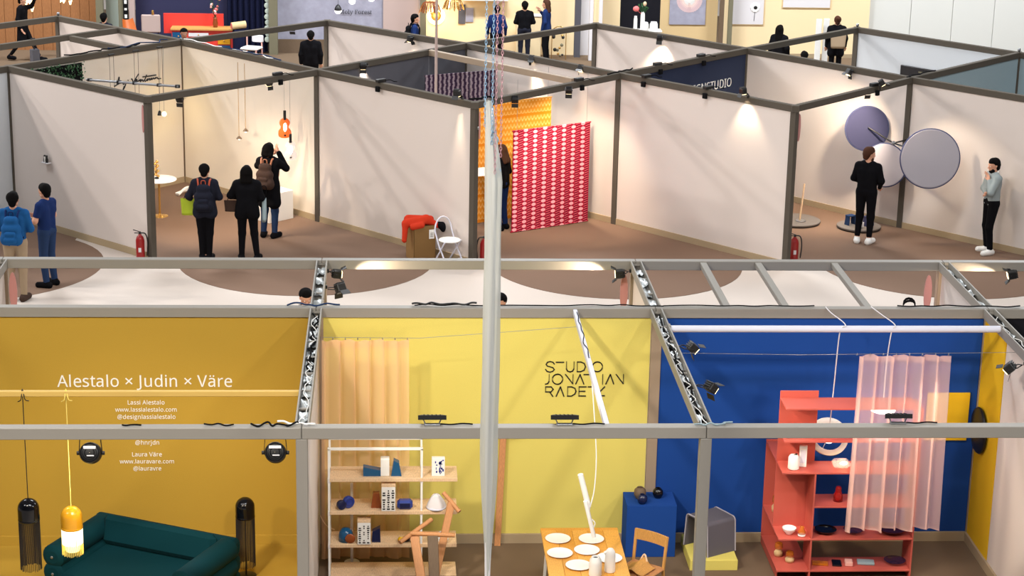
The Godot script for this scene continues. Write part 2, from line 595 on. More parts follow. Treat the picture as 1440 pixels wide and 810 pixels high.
func build_lattice_things() -> void:
	extinguisher("dark red fire extinguisher by the post left of the violin booth", Vector3(-3.62, 0.012, -12.6))
	extinguisher("dark red fire extinguisher by the post right of the folding chair", Vector3(2.56, 0.012, -12.4), 180)
	extinguisher("dark red fire extinguisher by the post of the round panels", Vector3(8.26, 0.012, -12.6))
	textile("orange hanging textile woven with rows of small arches", Vector3(2.3, 0, -15.04), Vector3(4.0, 0, -16.02), 0.06, 2.38, "rug_orange")
	textile("red hanging textile woven with columns of pale pink tufts", Vector3(3.18, 0, -14.58), Vector3(4.72, 0, -15.48), 0.03, 2.0, "rug_red")
	textile("purple striped hanging textile before the dark grey partition", Vector3(1.55, 0, -16.95), Vector3(2.98, 0, -17.62), 1.2, 2.6, "rug_purple")
	# violin booth
	violin("orange violin-shaped lamp, upper of two hanging by the cream partition", Vector3(-1.16, 1.85, -15.42), 20, "violin_orange", 1.15)
	violin("clear violin-shaped lamp, lower of two hanging by the cream partition", Vector3(-1.05, 1.43, -15.32), 20, "clear", 1.1)
	var li := OmniLight3D.new()
	var pn := thing("bulb_pendant", "bare bulb with small black cone glowing by the booth's back corner", "lamp", Vector3(-3.74, 1.62, -17.8))
	ball(Vector3(0.03, 0.0, 0.02), Vector3(0.05, 0.05, 0.05), 14, 10)
	obj("bulb", mats.lamp_warm, pn)
	lathe(Vector3(-0.06, -0.03, 0.0), [[0.05, 0.0], [0.02, 0.09], [0.001, 0.1]], 16)
	obj("cone", mats.black, pn)
	tube([Vector3(-0.06, 0.06, 0), Vector3(-0.03, 1.33, -0.15)], 0.004, 5)
	tube([Vector3(0.03, 0.04, 0.02), Vector3(0.03, 1.33, -0.15)], 0.004, 5)
	obj("cord", mats.steel, pn)
	li.name = "lamp"
	pn.add_child(li)
	li.position = Vector3(0.03, 0, 0.02)
	li.light_color = Color(1, 0.88, 0.62)
	li.light_energy = 0.35
	li.light_size = 0.05
	li.omni_attenuation = 2
	li.shadow_enabled = true
	var k := 0
	for q in [[-2.11, 1.41, -16.45, "long thin wire pendant with a tiny dark cone, lower one by the cream partition"], [-1.97, 1.59, -16.32, "long thin wire pendant with a tiny dark cone, upper one by the cream partition"]]:
		var w := thing("wire_pendant", q[3], "lamp", Vector3(q[0], q[1], q[2]))
		tube([Vector3(0, 0.02, 0), Vector3(0, 2.93 - q[1], 0)], 0.006, 6)
		obj("rod", mats.gold, w)
		lathe(Vector3.ZERO, [[0.06, 0.0], [0.02, 0.05], [0.001, 0.06]], 16)
		obj("cone", mats.dark_wood, w)
		ball(Vector3(0, -0.005, 0), Vector3(0.02, 0.02, 0.02), 10, 8)
		obj("bulb", mats.lamp_white, w)
	for q in [[0.36, "left of three hanging before the handwritten name"], [0.56, "middle of three hanging before the handwritten name"], [0.76, "right of three hanging before the handwritten name"]]:
		var p: Vector3 = V.P0.lerp(V.P8, 0.25 + 0.72 * q[0])
		var w := thing("wire_pair", "pair of thin dark suspension wires, " + q[1], "wire", Vector3(p.x + 0.25, 2.02, p.z + 0.25))
		for s in [-1.0, 1.0]:
			tube([Vector3(s * 0.035, 0, -s * 0.035), Vector3(s * 0.035, 0.95, -s * 0.035)], 0.004, 5)
			obj("wire", mats.cloth_brown, w)
		bx(Vector3(0, 0.965, 0), Vector3(0.14, 0.03, 0.04), 0.003, Transform3D(Basis.from_euler(Vector3(0, PI / 4, 0)), Vector3.ZERO))
		obj("clip", mats.black, w)
		bx(Vector3(0, -0.01, 0), Vector3(0.1, 0.02, 0.02), 0.004, Transform3D(Basis.from_euler(Vector3(0, PI / 4, 0)), Vector3.ZERO))
		obj("crossbar", mats.black, w)
	var rt := thing("round_table", "small round white table in the violin booth", "table", Vector3(-3.62, 0.012, -15.75))
	lathe(Vector3.ZERO, [[0.001, 0.72], [0.33, 0.72], [0.345, 0.735], [0.33, 0.75], [0.001, 0.75]], 36)
	obj("top", mats.white_gloss, rt)
	lathe(Vector3.ZERO, [[0.16, 0.0], [0.16, 0.012], [0.03, 0.03], [0.022, 0.06], [0.022, 0.72]], 20)
	obj("pedestal", mats.gold, rt)
	var vs := thing("glass_ornament", "sparkling gold glass ornament on the round white table", "ornament", Vector3(-3.66, 0.762, -15.75))
	for i in 9: ball(Vector3(0.03 * cos(i * 2.2), 0.05 + 0.035 * i, 0.03 * sin(i * 2.2)), Vector3(0.032, 0.03, 0.032), 10, 8)
	obj("beads", mats.gold, vs)
	lathe(Vector3.ZERO, [[0.001, 0], [0.05, 0], [0.03, 0.03], [0.001, 0.03]], 16)
	obj("foot", mats.black, vs)
	var wl := thing("cable_bundle", "white cable bundle lying along the cream partition's skirting", "cable", Vector3(-3.25, 0.03, -17.6), 40)
	for i in 4: tube(curve([Vector3(-0.3, 0.02, 0.03 * i), Vector3(-0.05, 0.08 + 0.015 * i, 0.05), Vector3(0.15, 0.05, -0.02 + 0.03 * i), Vector3(0.32, 0.1, 0.0)], 5), 0.03, 8)
	obj("loops", mats.white, wl)
	bx(Vector3(0.2, 0.05, 0.05), Vector3(0.2, 0.07, 0.1), 0.01)
	obj("adapter", mats.off_white, wl)
	var wp := book("plinth", "white low plinth beside the visitor with the brown backpack", Vector3(-1.42, 0.012, -15.6), Vector3(0.62, 0.56, 0.5), "white", 44, "plinth")
	bx(Vector3(0, 0.562, 0), Vector3(0.62, 0.006, 0.5), 0.002)
	obj("top", mats.white, wp)
	var rb := thing("roof_bar", "grey bar with black clips spanning the violin booth's front corner", "bar", Vector3(-3.8, 2.98, -13.68))
	tube([Vector3(-0.86, 0.05, -0.28), Vector3(0.86, 0.05, 0.3)], 0.022, 10)
	obj("tube", mats.steel, rb)
	for s in [-0.8, -0.25, 0.05, 0.5, 0.84]:
		bx(Vector3(s, 0.05, s * 0.335), Vector3(0.09, 0.055, 0.055), 0.006, Transform3D.IDENTITY)
		obj("clip", mats.black, rb)
	var gp := thing("plant_panel", "dark green leafy plant panel at the top of the cream partition", "plant", V.P0.lerp(V.P8, 0.235) + Vector3(0.06, -0.72, 0.06), 47)
	bx(Vector3(0, 0.29, 0), Vector3(1.3, 0.58, 0.03), 0.003)
	obj("backing", mats.black_matt, gp)
	rng.seed = 77
	for m in ["leaf", "leaf_pale"]:
		for i in (460 if m == "leaf" else 200):
			var c := Vector3(rng.randf_range(-0.66, 0.66), rng.randf_range(-0.02, 0.6), 0.03 + rng.randf() * 0.09)
			var b := Basis.from_euler(Vector3(rng.randf_range(-0.9, 0.9), rng.randf_range(-0.9, 0.9), rng.randf() * TAU))
			var l := rng.randf_range(0.03, 0.06)
			var p := [c, c + b * Vector3(l * 0.35, l * 0.5, 0.008), c + b * Vector3(0, l, 0), c + b * Vector3(-l * 0.35, l * 0.5, 0.008)]
			var nn := b * Vector3(0, 0, 1)
			quad(p[0], p[1], p[2], p[3], nn)
		var o := obj("leaves" if m == "leaf" else "pale_leaves", mats[m], gp)
		o.set_meta("kind", "stuff")
	var sm := thing("wall_shelf", "tiny shelf with two black and white figures on the white partition at left", "shelf", Vector3(-5.55, 1.33, -14.62), -45)
	bx(Vector3(0, 0, 0.03), Vector3(0.2, 0.015, 0.1), 0.003)
	obj("ledge", mats.off_white, sm)
	for q in [[-0.03, "black"], [0.03, "black"]]:
		lathe(Vector3(q[0], 0.008, 0.03), [[0.001, 0], [0.025, 0], [0.028, 0.05], [0.018, 0.09], [0.022, 0.13], [0.001, 0.14]], 14)
		obj("figure", mats[q[1]], sm)
	lathe(Vector3(0.0, 0.008, 0.05), [[0.001, 0], [0.014, 0], [0.014, 0.11], [0.001, 0.115]], 12)
	obj("white_figure", mats.white, sm)
	# folding chair, box and coat
	var fc := thing("folding_chair", "white tubular folding chair with round back by the white partition", "chair", Vector3(1.93, 0.012, -12.34), 35)
	for s in [-1.0, 1.0]:
		tube([Vector3(s * 0.19, 0.0, 0.2), Vector3(s * 0.18, 0.44, -0.12)], 0.014, 8)
		obj("leg", mats.lilac_white, fc)
		tube([Vector3(s * 0.17, 0.0, -0.24), Vector3(s * 0.18, 0.46, 0.1)], 0.014, 8)
		obj("leg", mats.lilac_white, fc)
	var arch := []
	for i in 17:
		var a := PI * i / 16
		arch.append(Vector3(cos(a) * 0.185, 0.6 + sin(a) * 0.25, -0.19 - 0.03 * sin(a)))
	arch.push_front(Vector3(0.185, 0.3, -0.04))
	arch.append(Vector3(-0.185, 0.3, -0.04))
	tube(arch, 0.014, 8)
	obj("back_hoop", mats.lilac_white, fc)
	lathe(Vector3(0, 0.45, 0.0), [[0.001, 0.0], [0.19, 0.0], [0.2, 0.012], [0.19, 0.025], [0.001, 0.025]], 28)
	obj("seat", mats.white, fc)
	tube([Vector3(-0.19, 0.12, 0.11), Vector3(0.19, 0.12, 0.11)], 0.01, 8)
	obj("stretcher", mats.lilac_white, fc)
	var bn := thing("cardboard_bin", "brown cardboard bin beside the folding chair", "bin", Vector3(1.42, 0.012, -12.75), 20)
	for q in [[Vector3(0, 0.33, 0.2), Vector3(0.42, 0.66, 0.012)], [Vector3(0, 0.33, -0.2), Vector3(0.42, 0.66, 0.012)], [Vector3(0.204, 0.33, 0), Vector3(0.012, 0.66, 0.412)], [Vector3(-0.204, 0.33, 0), Vector3(0.012, 0.66, 0.412)], [Vector3(0, 0.01, 0), Vector3(0.41, 0.02, 0.4)]]:
		bx(q[0], q[1], 0.002)
		obj("side", mats.kraft, bn)
	bx(Vector3(0.13, 0.5, 0.21), Vector3(0.1, 0.17, 0.006), 0.001)
	obj("paper_tag", mats.white, bn)
	for i in 3: bx(Vector3(0.13, 0.46 + 0.03 * i, 0.2145), Vector3(0.06, 0.006, 0.002), 0.0)
	obj("print", mats.black, bn).set_meta("kind", "stuff")
	var co := thing("coat", "rust red coat flung over the cardboard bin", "coat", Vector3(1.4, 0.64, -12.75), 10)
	sdf([[Vector3(-0.26, 0.06, 0.05), Vector3(0.1, 0.12, 0.08), 0.07, 0.085], [Vector3(-0.2, 0.1, -0.08), Vector3(0.2, 0.09, -0.05), 0.08, 0.07], [Vector3(-0.28, 0.05, 0.08), Vector3(-0.31, -0.24, 0.14), 0.06, 0.045], [Vector3(0.1, 0.12, 0.08), Vector3(0.33, 0.0, 0.1), 0.075, 0.05], [Vector3(-0.16, 0.02, 0.2), Vector3(0.0, 0.05, 0.2), 0.06, 0.055]], 0.018, 0.06)
	obj("cloth", mats.coat_red, co)
	sdf([[Vector3(0.33, 0.02, 0.1), Vector3(0.4, -0.03, 0.11), 0.06, 0.055], [Vector3(0.4, 0.02, 0.1), Vector3(0.41, -0.08, 0.11), 0.05, 0.04]], 0.018, 0.04)
	obj("black_cuff", mats.cloth_black, co)
	tangle("cable", "dark cable heap on the floor under the folding chair", "black_matt", Vector3(1.75, 0.03, -12.5), Vector3(2.15, 0.03, -12.35), 0.1, 0.014, 10)
	# round felt panels
	var rp := thing("acoustic_panel_group", "three round felt acoustic panels on thin arms beside the corner post", "acoustic panels", Vector3.ZERO)
	round_panel(rp, Vector3(10.11, 1.95, -15.3), 0.43, Vector3(0.05, 0.15, 1.0).normalized(), "disc_blue")
	round_panel(rp, Vector3(10.42, 1.31, -14.93), 0.42, Vector3(-0.5, 0.08, 0.86).normalized(), "disc_grey")
	round_panel(rp, Vector3(11.03, 1.66, -13.97), 0.56, Vector3(-0.05, 0.12, 1.0).normalized(), "disc_grey")
	for q in [[Vector3(10.12, 1.98, -15.24), Vector3(10.55, 1.75, -14.9)], [Vector3(10.44, 1.5, -14.96), Vector3(10.55, 1.75, -14.9)], [Vector3(11.0, 1.74, -14.02), Vector3(10.55, 1.75, -14.9)], [Vector3(10.55, 1.75, -14.9), Vector3(10.84, 1.77, -15.1)]]:
		tube(q, 0.016, 8)
		obj("arm", mats.black, rp)
	ball(Vector3(10.55, 1.75, -14.9), Vector3(0.045, 0.045, 0.045), 12, 8)
	obj("hub", mats.steel, rp)
	var k2 := 0
	for q in [[10.03, -15.08, 0.43, "grey round low platform behind the bearded person"], [8.85, -15.5, 0.5, "grey round low platform half hidden by the post"]]:
		var ba := thing("round_platform", q[3], "platform", Vector3(q[0], 0.012, q[1]))
		lathe(Vector3.ZERO, [[0.001, 0.0], [q[2] * 0.94, 0.0], [q[2], 0.03], [q[2], 0.05], [q[2] * 0.97, 0.06], [0.001, 0.062]], 48)
		obj("disc", mats.platform_grey, ba)
		lathe(Vector3.ZERO, [[q[2] * 0.93, 0.0], [q[2] * 0.97, -0.004], [q[2] * 0.97, 0.02]], 40)
		obj("skirt", mats.black, ba)
		k2 += 1
	for q in [[9.86, -15.1, 0.02, "cloth_denim", "small dark blue felt stool model on the round platform, left"], [10.2, -15.02, 0.05, "disc_blue", "small blue felt stool model on the round platform, right"], [10.03, -14.86, 0.0, "off_white", "small white card on the round platform"]]:
		var mo := thing("felt_model", q[4], "model", Vector3(q[0], 0.075, q[1]), 30)
		if q[3] == "off_white":
			bx(Vector3(0, 0.05, 0), Vector3(0.12, 0.1, 0.01), 0.001)
			obj("card", mats[q[3]], mo)
			bx(Vector3(0, 0.01, -0.02), Vector3(0.12, 0.02, 0.05), 0.002)
			obj("foot", mats[q[3]], mo)
		else:
			for s in [-1.0, 1.0]:
				bar(Vector3(s * 0.09, 0.0, 0), Vector3(s * 0.07, 0.17, 0), 0.12, 0.025, 0.004, Vector3(0, 0, 1))
			obj("leg", mats[q[3]], mo)
			bx(Vector3(0, 0.18, 0), Vector3(0.18, 0.03, 0.13), 0.01)
			obj("seat", mats[q[3]], mo)
	var yl := thing("thin_stand", "thin pale upright stand on the half-hidden round platform", "stand", Vector3(8.93, 0.076, -15.35))
	tube([Vector3(-0.02, 0.02, 0), Vector3(0.03, 0.75, 0)], 0.018, 8)
	obj("rod", mats.pale_wood, yl)
	lathe(Vector3.ZERO, [[0.001, 0], [0.1, 0], [0.1, 0.015], [0.001, 0.02]], 20)
	obj("base", mats.steel, yl)
	var tv := thing("wall_screen", "dark screen on the bluish white partition at the right", "screen", V.P15.lerp(V.P16, 0.42) + Vector3(-0.03, -1.25, 0.04), rad_to_deg(atan2(-(V.P16 - V.P15).z, (V.P16 - V.P15).x)))
	bx(Vector3(0, 0.3, 0), Vector3(0.95, 0.58, 0.05), 0.006)
	obj("bezel", mats.black, tv)
	bx(Vector3(0, 0.3, 0.027), Vector3(0.9, 0.53, 0.004), 0.0)
	obj("display", mats.black_gloss, tv)
	bx(Vector3(0.05, 0.5, 0.03), Vector3(0.1, 0.03, 0.004), 0.0)
	obj("menu_bar", mats.olive_post, tv)
	var db := thing("hanging_speaker", "dark grey box hanging under the inner beam at the far left", "speaker", Vector3(-6.36, 2.5, -18.46))
	bx(Vector3(0, 0.12, 0), Vector3(0.16, 0.36, 0.14), 0.01, Transform3D(Basis.from_euler(Vector3(0, 0.6, 0)), Vector3.ZERO))
	obj("case", mats.dark_grey, db)
	tube(curve([Vector3(0, 0.3, 0), Vector3(-0.06, 0.5, 0.03), Vector3(0.02, 0.52, 0.0)], 5), 0.012, 6)
	obj("lead", mats.black, db)
	var gpole := thing("grey_pole", "thin pinkish grey pole rising behind the purple textile", "pole", Vector3(1.72, 0.012, -14.95))
	tube([Vector3(0, 0.01, 0), Vector3(0, 6.0, 0)], 0.027, 14)
	obj("tube", mats.mauve_post, gpole)
	lathe(Vector3.ZERO, [[0.001, 0], [0.16, 0], [0.16, 0.012], [0.05, 0.03], [0.001, 0.03]], 24)
	obj("base", mats.steel, gpole)

# ------------------------------------------------------------------ the farthest row
func far_wall(x0: float, x1: float, m: String, label: String, z := -34.4, h := 3.2) -> void:
	bx(Vector3((x0 + x1) * 0.5, h * 0.5, z - 0.05), Vector3(x1 - x0, h, 0.1), 0.0)
	struct("wall_back", mats[m], label)

func far_post(x: float, w: float, m: String, label: String, z := -34.1) -> void:
	bx(Vector3(x, 1.6, z), Vector3(w, 3.2, w), 0.005)
	struct("trim", mats[m], label, "post")

func build_far_row() -> void:
	var w0 := obj("wall_back", mats.ply) if false else null
	bx(Vector3(-11.2, 1.6, -34.45), Vector3(8.0, 3.2, 0.08), 0.0)
	var wb := struct("wall_back", mats.dark_wood, "warm brown wooden plank wall at the far left")
	for i in 30:
		bx(Vector3(-15.05 + 0.262 * i, 1.6, -34.39), Vector3(0.256, 3.2, 0.03 + 0.006 * (i % 3)), 0.006)
		obj("plank", mats.ply, wb)
	far_post(-7.25, 0.2, "olive_post", "olive post right of the far plank wall")
	far_wall(-7.12, -6.72, "sage", "narrow pale green partition behind the dark-haired head")
	far_post(-6.66, 0.14, "olive_post", "olive post left of the black banner")
	var bn := thing("banner", "narrow black banner with pale marks at the far left", "banner", Vector3(-6.52, 0.2, -34.0))
	bx(Vector3(0, 1.3, 0), Vector3(0.14, 2.6, 0.02), 0.002)
	obj("cloth", mats.black_matt, bn)
	for i in 12:
		bx(Vector3(0.0, 0.25 + 0.2 * i, 0.0115), Vector3(0.07, 0.1 if i % 2 else 0.06, 0.002), 0.0)
	obj("print", mats.white, bn)
	far_post(-6.36, 0.16, "mauve_post", "mauve post left of the navy wall")
	far_wall(-6.3, -3.7, "indigo", "dark navy wall behind the red cabinet")
	var ct := thing("curtain", "dark navy pleated curtain at the far navy wall", "curtain", Vector3(-3.72, 0.05, -34.2))
	var rows := []
	for i in 3:
		var row := []
		for j in 91: row.append(Vector3(1.12 * j / 90.0, 3.0 * i / 2.0, 0.06 * sin(j * TAU / 13.0)))
		rows.append(row)
	grid(rows, false)
	obj("cloth", mats.navy_cloth, ct)
	tube([Vector3(-0.05, 3.02, 0), Vector3(1.2, 3.02, 0)], 0.02, 8)
	obj("rail", mats.steel, ct)
	var lace := thing("lace_strip", "pale scalloped lace strip hanging at the navy curtain's edge", "lace", Vector3(-2.6, 0.35, -34.05))
	for i in 18: lathe(Vector3(0.02 * (i % 2), 0.08 + 0.16 * i, 0), [[0.001, -0.01], [0.08, -0.01], [0.08, 0.01], [0.001, 0.01]], 14, Transform3D(Basis.from_euler(Vector3(PI / 2, 0, 0)), Vector3(0, 0.08 + 0.16 * i, 0)) * Transform3D(Basis(), Vector3(0, -0.08 - 0.16 * i, 0)))
	obj("scallops", mats.sage, lace)
	far_post(-2.43, 0.24, "olive_post", "wide olive post right of the navy curtain")
	far_wall(-2.36, 1.72, "lilac_grey", "lilac-grey plaster wall with dark lettering")
	bx(Vector3(-0.4, 0.2, -34.3), Vector3(4.0, 0.4, 0.06), 0.004)
	struct("baseboard", mats.dark_wood, "dark brown skirting of the lilac-grey wall", "baseboard")
	bx(Vector3(1.15, 1.55, -34.33), Vector3(1.0, 2.0, 0.04), 0.004)
	tag(obj("wall_board", mats.mauve_post), "mauve-grey board at the right of the lilac-grey wall", "board")
	far_post(1.78, 0.17, "olive_post", "dark post between the lilac-grey and gold booths")
	far_wall(1.87, 6.1, "warm_beige", "warm beige wall of the far gold booth")
	far_post(6.16, 0.17, "dark_grey", "dark grey post right of the far gold booth")
	far_wall(6.25, 6.85, "off_white", "white partition right of the dark grey post")
	var pil := thing("pillar", "cream and lilac channel pillar behind the pink-lit beam corner", "pillar", Vector3(6.62, 0.01, -33.6))
	bx(Vector3(0, 1.75, 0), Vector3(0.16, 3.5, 0.14), 0.004)
	obj("core", mats.warm_beige, pil)
	for s in [-1.0, 1.0]:
		bx(Vector3(s * 0.13, 1.75, 0.02), Vector3(0.1, 3.5, 0.2), 0.006)
		obj("flange", mats.off_white, pil)
	far_wall(6.85, 7.4, "warm_beige", "cream partition left of the black shelf niche")
	far_wall(7.4, 8.55, "black_wall", "black niche wall behind the white vases")
	far_wall(8.55, 10.2, "gold_beige", "gold beige wall with the sunburst picture")
	far_post(10.27, 0.12, "dark_wood", "thin dark post right of the sunburst picture")
	far_post(10.52, 0.12, "olive_post", "olive post left of the far cream wall")
	far_wall(10.3, 14.6, "warm_beige", "long cream wall with pale framed sheets at the far right")
	bx(Vector3(12.6, 0.06, -34.34), Vector3(4.0, 0.12, 0.04), 0.003)
	struct("baseboard", mats.base, "beige skirting of the long far cream wall", "baseboard")
	# tall white hall wall at the right, of separate panels
	bx(Vector3(22.0, 3.0, -34.6), Vector3(14.8, 6.0, 0.1), 0.0)
	var hw := struct("wall_back", mats.hall_white, "tall white panelled hall wall at the top right")
	for i in 12:
		bx(Vector3(15.22 + 1.22 * i, 3.0, -34.53), Vector3(1.205, 6.0, 0.04), 0.006)
		obj("panel", mats.hall_white, hw)
	# red cabinet and neighbours
	var cb := thing("cabinet", "red cabinet with wooden desk top and coloured drawer fronts", "cabinet", Vector3(-4.5, 0.01, -33.5))
	bx(Vector3(-0.12, 0.9, -0.25), Vector3(1.66, 0.56, 0.05), 0.004)
	obj("back_panel", mats.red, cb)
	bx(Vector3(0.16, 0.81, 0), Vector3(1.75, 0.05, 0.55), 0.004)
	obj("desk_top", mats.wood, cb)
	bx(Vector3(0.16, 0.4, -0.02), Vector3(1.7, 0.76, 0.48), 0.004)
	obj("body", mats.red, cb)
	for q in [[-0.5, 0.62, 0.34, 0.22, "teal_glass"], [0.05, 0.66, 0.55, 0.1, "off_white"], [0.75, 0.5, 0.34, 0.2, "mustard_gloss"], [0.75, 0.28, 0.34, 0.18, "teal_glass"], [0.1, 0.42, 0.6, 0.3, "red"], [-0.5, 0.3, 0.34, 0.3, "red"]]:
		bx(Vector3(q[0], q[1], 0.23), Vector3(q[2], q[3], 0.03), 0.004)
		var dr := obj("drawer", mats[q[4]], cb)
		ball(Vector3(q[0], q[1], 0.255), Vector3(0.02, 0.02, 0.015), 8, 6)
		obj("knob", mats.wood, dr)
	var vf := thing("flower_vase", "dark vase of pink and white flowers on the wooden desk top", "vase", Vector3(-4.0, 0.85, -33.5))
	lathe(Vector3.ZERO, [[0.001, 0], [0.06, 0], [0.075, 0.1], [0.05, 0.24], [0.06, 0.28], [0.001, 0.27]], 18)
	obj("vase", mats.amber, vf)
	rng.seed = 31
	for i in 16:
		var e := Vector3(rng.randf_range(-0.16, 0.16), rng.randf_range(0.4, 0.9), rng.randf_range(-0.12, 0.12))
		tube([Vector3(0, 0.25, 0), e], 0.006, 5)
	obj("stems", mats.leaf, vf)
	for i in 14:
		ball(Vector3(rng.randf_range(-0.15, 0.15), rng.randf_range(0.36, 0.85), rng.randf_range(-0.08, 0.12)), Vector3.ONE * rng.randf_range(0.025, 0.05), 9, 7)
		obj("bloom", mats[["flower_pink", "white", "clay_pink"][i % 3]], vf)
	var sc := thing("padded_screen", "grey padded desk screen left of the red cabinet", "screen", Vector3(-5.74, 0.3, -33.2))
	bx(Vector3(0, 0.68, 0), Vector3(0.52, 0.5, 0.06), 0.028)
	obj("pad", mats.mauve_post, sc)
	for s in [-1.0, 1.0]:
		bar(Vector3(s * 0.2, -0.29, 0), Vector3(s * 0.2, 0.45, 0), 0.03, 0.03, 0.003, Vector3(0, 0, 1))
		obj("leg", mats.black, sc)
	lathe(Vector3(0.06, 0.93, 0), [[0.001, 0], [0.035, 0], [0.03, 0.12], [0.001, 0.12]], 14)
	obj("brass_cup", mats.gold, sc)
	var lc := thing("shell_chair", "orange leather shell chair at the far left", "chair", Vector3(-6.25, 0.01, -32.9), 30)
	rows = []
	for i in 9:
		var v := float(i) / 8
		var row := []
		for j in 11:
			var u := float(j) / 10 * 2 - 1
			var y: float = 0.42 + (0.0 if v < 0.4 else (v - 0.4) * 1.1)
			row.append(Vector3(u * 0.24 * (1.0 - 0.35 * v * v), y + 0.05 * u * u, 0.22 - v * 0.5 + 0.06 * u * u))
		rows.append(row)
	grid(rows, false)
	obj("shell", mats.orange_leather, lc)
	for q in [[-0.2, -0.2], [0.2, -0.2], [-0.2, 0.2], [0.2, 0.2]]:
		tube([Vector3(q[0], 0, q[1]), Vector3(q[0] * 0.6, 0.43, q[1] * 0.6)], 0.012, 6)
		obj("leg", mats.black, lc)
	var wc := thing("white_chair", "white low chair with pink legs by the navy curtain", "chair", Vector3(-2.95, 0.01, -32.6), -20)
	bx(Vector3(0, 0.42, 0), Vector3(0.5, 0.07, 0.46), 0.03)
	obj("seat", mats.white, wc)
	bx(Vector3(0.1, 0.66, -0.2), Vector3(0.34, 0.2, 0.06), 0.025)
	obj("backrest", mats.off_white, wc)
	for q in [[-0.22, -0.2], [0.22, -0.2], [-0.22, 0.2], [0.22, 0.2]]:
		tube([Vector3(q[0], 0, q[1]), Vector3(q[0], 0.42 if q[1] > 0 else 0.75, q[1])], 0.022, 8)
		obj("leg", mats.clay_pink, wc)
	var rl := thing("bolster", "beige roll with pink end at the right end of the desk top", "bolster", Vector3(-3.33, 0.96, -33.1), 20)
	tube([Vector3(-0.2, 0, 0), Vector3(0.2, 0.03, 0)], 0.1, 18)
	obj("roll", mats.gold_beige, rl)
	lathe(Vector3.ZERO, [[0.03, -0.003], [0.085, -0.003], [0.085, 0.004], [0.03, 0.004]], 18, Transform3D(Basis.from_euler(Vector3(0, 0, PI / 2)), Vector3(-0.202, 0, 0)))
	obj("end_disc", mats.flower_pink, rl)
	bx(Vector3(0, -0.5, 0), Vector3(0.3, 0.8, 0.2), 0.01)
	obj("stand", mats.navy_cloth, rl)
	var rc := thing("red_seat", "small red and black seat below the olive post", "chair", Vector3(-2.55, 0.01, -28.6))
	bx(Vector3(0, 0.75, 0), Vector3(0.26, 0.3, 0.08), 0.04)
	obj("backrest", mats.extinguisher_red, rc)
	bx(Vector3(0, 0.45, 0.15), Vector3(0.36, 0.1, 0.36), 0.03)
	obj("seat", mats.black, rc)
	for q in [[-0.14, 0.0], [0.14, 0.0], [-0.14, 0.28], [0.14, 0.28]]:
		tube([Vector3(q[0], 0, q[1]), Vector3(q[0], 0.66 if q[1] == 0.0 else 0.42, q[1])], 0.015, 6)
		obj("leg", mats.black, rc)
	# pale crystal lights in the plank booth
	for q in [[-9.15, 1.42, "pale glowing shard lamp before the plank wall, larger and left"], [-8.1, 1.62, "pale glowing shard lamp before the plank wall, right"]]:
		var st := thing("shard_lamp", q[2], "lamp", Vector3(q[0], q[1] - 0.1, -33.6))
		rng.seed = 9
		for i in 9:
			var c := Vector3(rng.randf_range(-0.16, 0.16), rng.randf_range(0.0, 0.3), rng.randf_range(-0.08, 0.08))
			prism(PackedVector2Array([Vector2(-0.07, 0), Vector2(0.08, 0.02), Vector2(0.02, 0.13)]), -0.004, 0.004, Transform3D(Basis.from_euler(Vector3(1.2 + rng.randf(), rng.randf() * 2, rng.randf() * 3)), c))
		obj("shards", mats.lamp_warm, st)
		tube([Vector3(0, 0.2, 0), Vector3(0, 2.5, 0)], 0.006, 5)
		obj("cord", mats.steel, st)
	# lilac wall: globe pendants
	for q in [[-0.59, 1.3, "half black half white globe pendant before the lilac-grey wall"], [-0.2, 1.66, "clear small globe pendant at the top of the lilac-grey wall, left"], [0.33, 1.74, "clear small globe pendant at the top of the lilac-grey wall, right"]]:
		var gpn := thing("globe_pendant", q[2], "lamp", Vector3(q[0], q[1], -33.2))
		if q[0] == -0.59:
			lathe(Vector3(0, 0.1, 0), [[0.1, 0.0], [0.1, 0.05], [0.07, 0.11], [0.03, 0.16], [0.001, 0.17]], 18)
			obj("black_cap", mats.black, gpn)
			lathe(Vector3(0, 0.1, 0), [[0.001, -0.1], [0.06, -0.08], [0.095, -0.03], [0.1, 0.0]], 18)
			obj("white_globe", mats.lamp_white, gpn)
		else:
			ball(Vector3.ZERO, Vector3.ONE * 0.09, 14, 10)
			obj("globe", mats.lamp_white, gpn)
			lathe(Vector3(0, 0.085, 0), [[0.03, 0.0], [0.03, 0.05], [0.001, 0.05]], 12)
			obj("holder", mats.black, gpn)
		tube([Vector3(0, 0.13, 0), Vector3(0, 2.2, 0)], 0.005, 5)
		obj("cord", mats.black, gpn)
	# gold booth
	var rl2 := thing("ring_light", "round glowing wall lamp in the far gold booth", "lamp", Vector3(2.15, 0.85, -34.4))
	lathe(Vector3.ZERO, [[0.001, 0.0], [0.2, 0.0], [0.26, 0.02], [0.24, 0.05], [0.001, 0.06]], 32, Transform3D(Basis.from_euler(Vector3(PI / 2, 0, 0)), Vector3(0, 0.25, 0)))
	obj("ring", mats.lamp_warm, rl2)
	lathe(Vector3.ZERO, [[0.001, 0.05], [0.15, 0.05], [0.13, 0.09], [0.001, 0.1]], 28, Transform3D(Basis.from_euler(Vector3(PI / 2, 0, 0)), Vector3(0, 0.25, 0)))
	obj("inner_disc", mats.gold, rl2)
	var lo := OmniLight3D.new()
	lo.name = "lamp"
	rl2.add_child(lo)
	lo.position = Vector3(0, 0.25, 0.35)
	lo.light_color = Color(1, 0.8, 0.5)
	lo.light_energy = 0.8
	lo.light_size = 0.2
	lo.omni_attenuation = 2
	lo.shadow_enabled = true
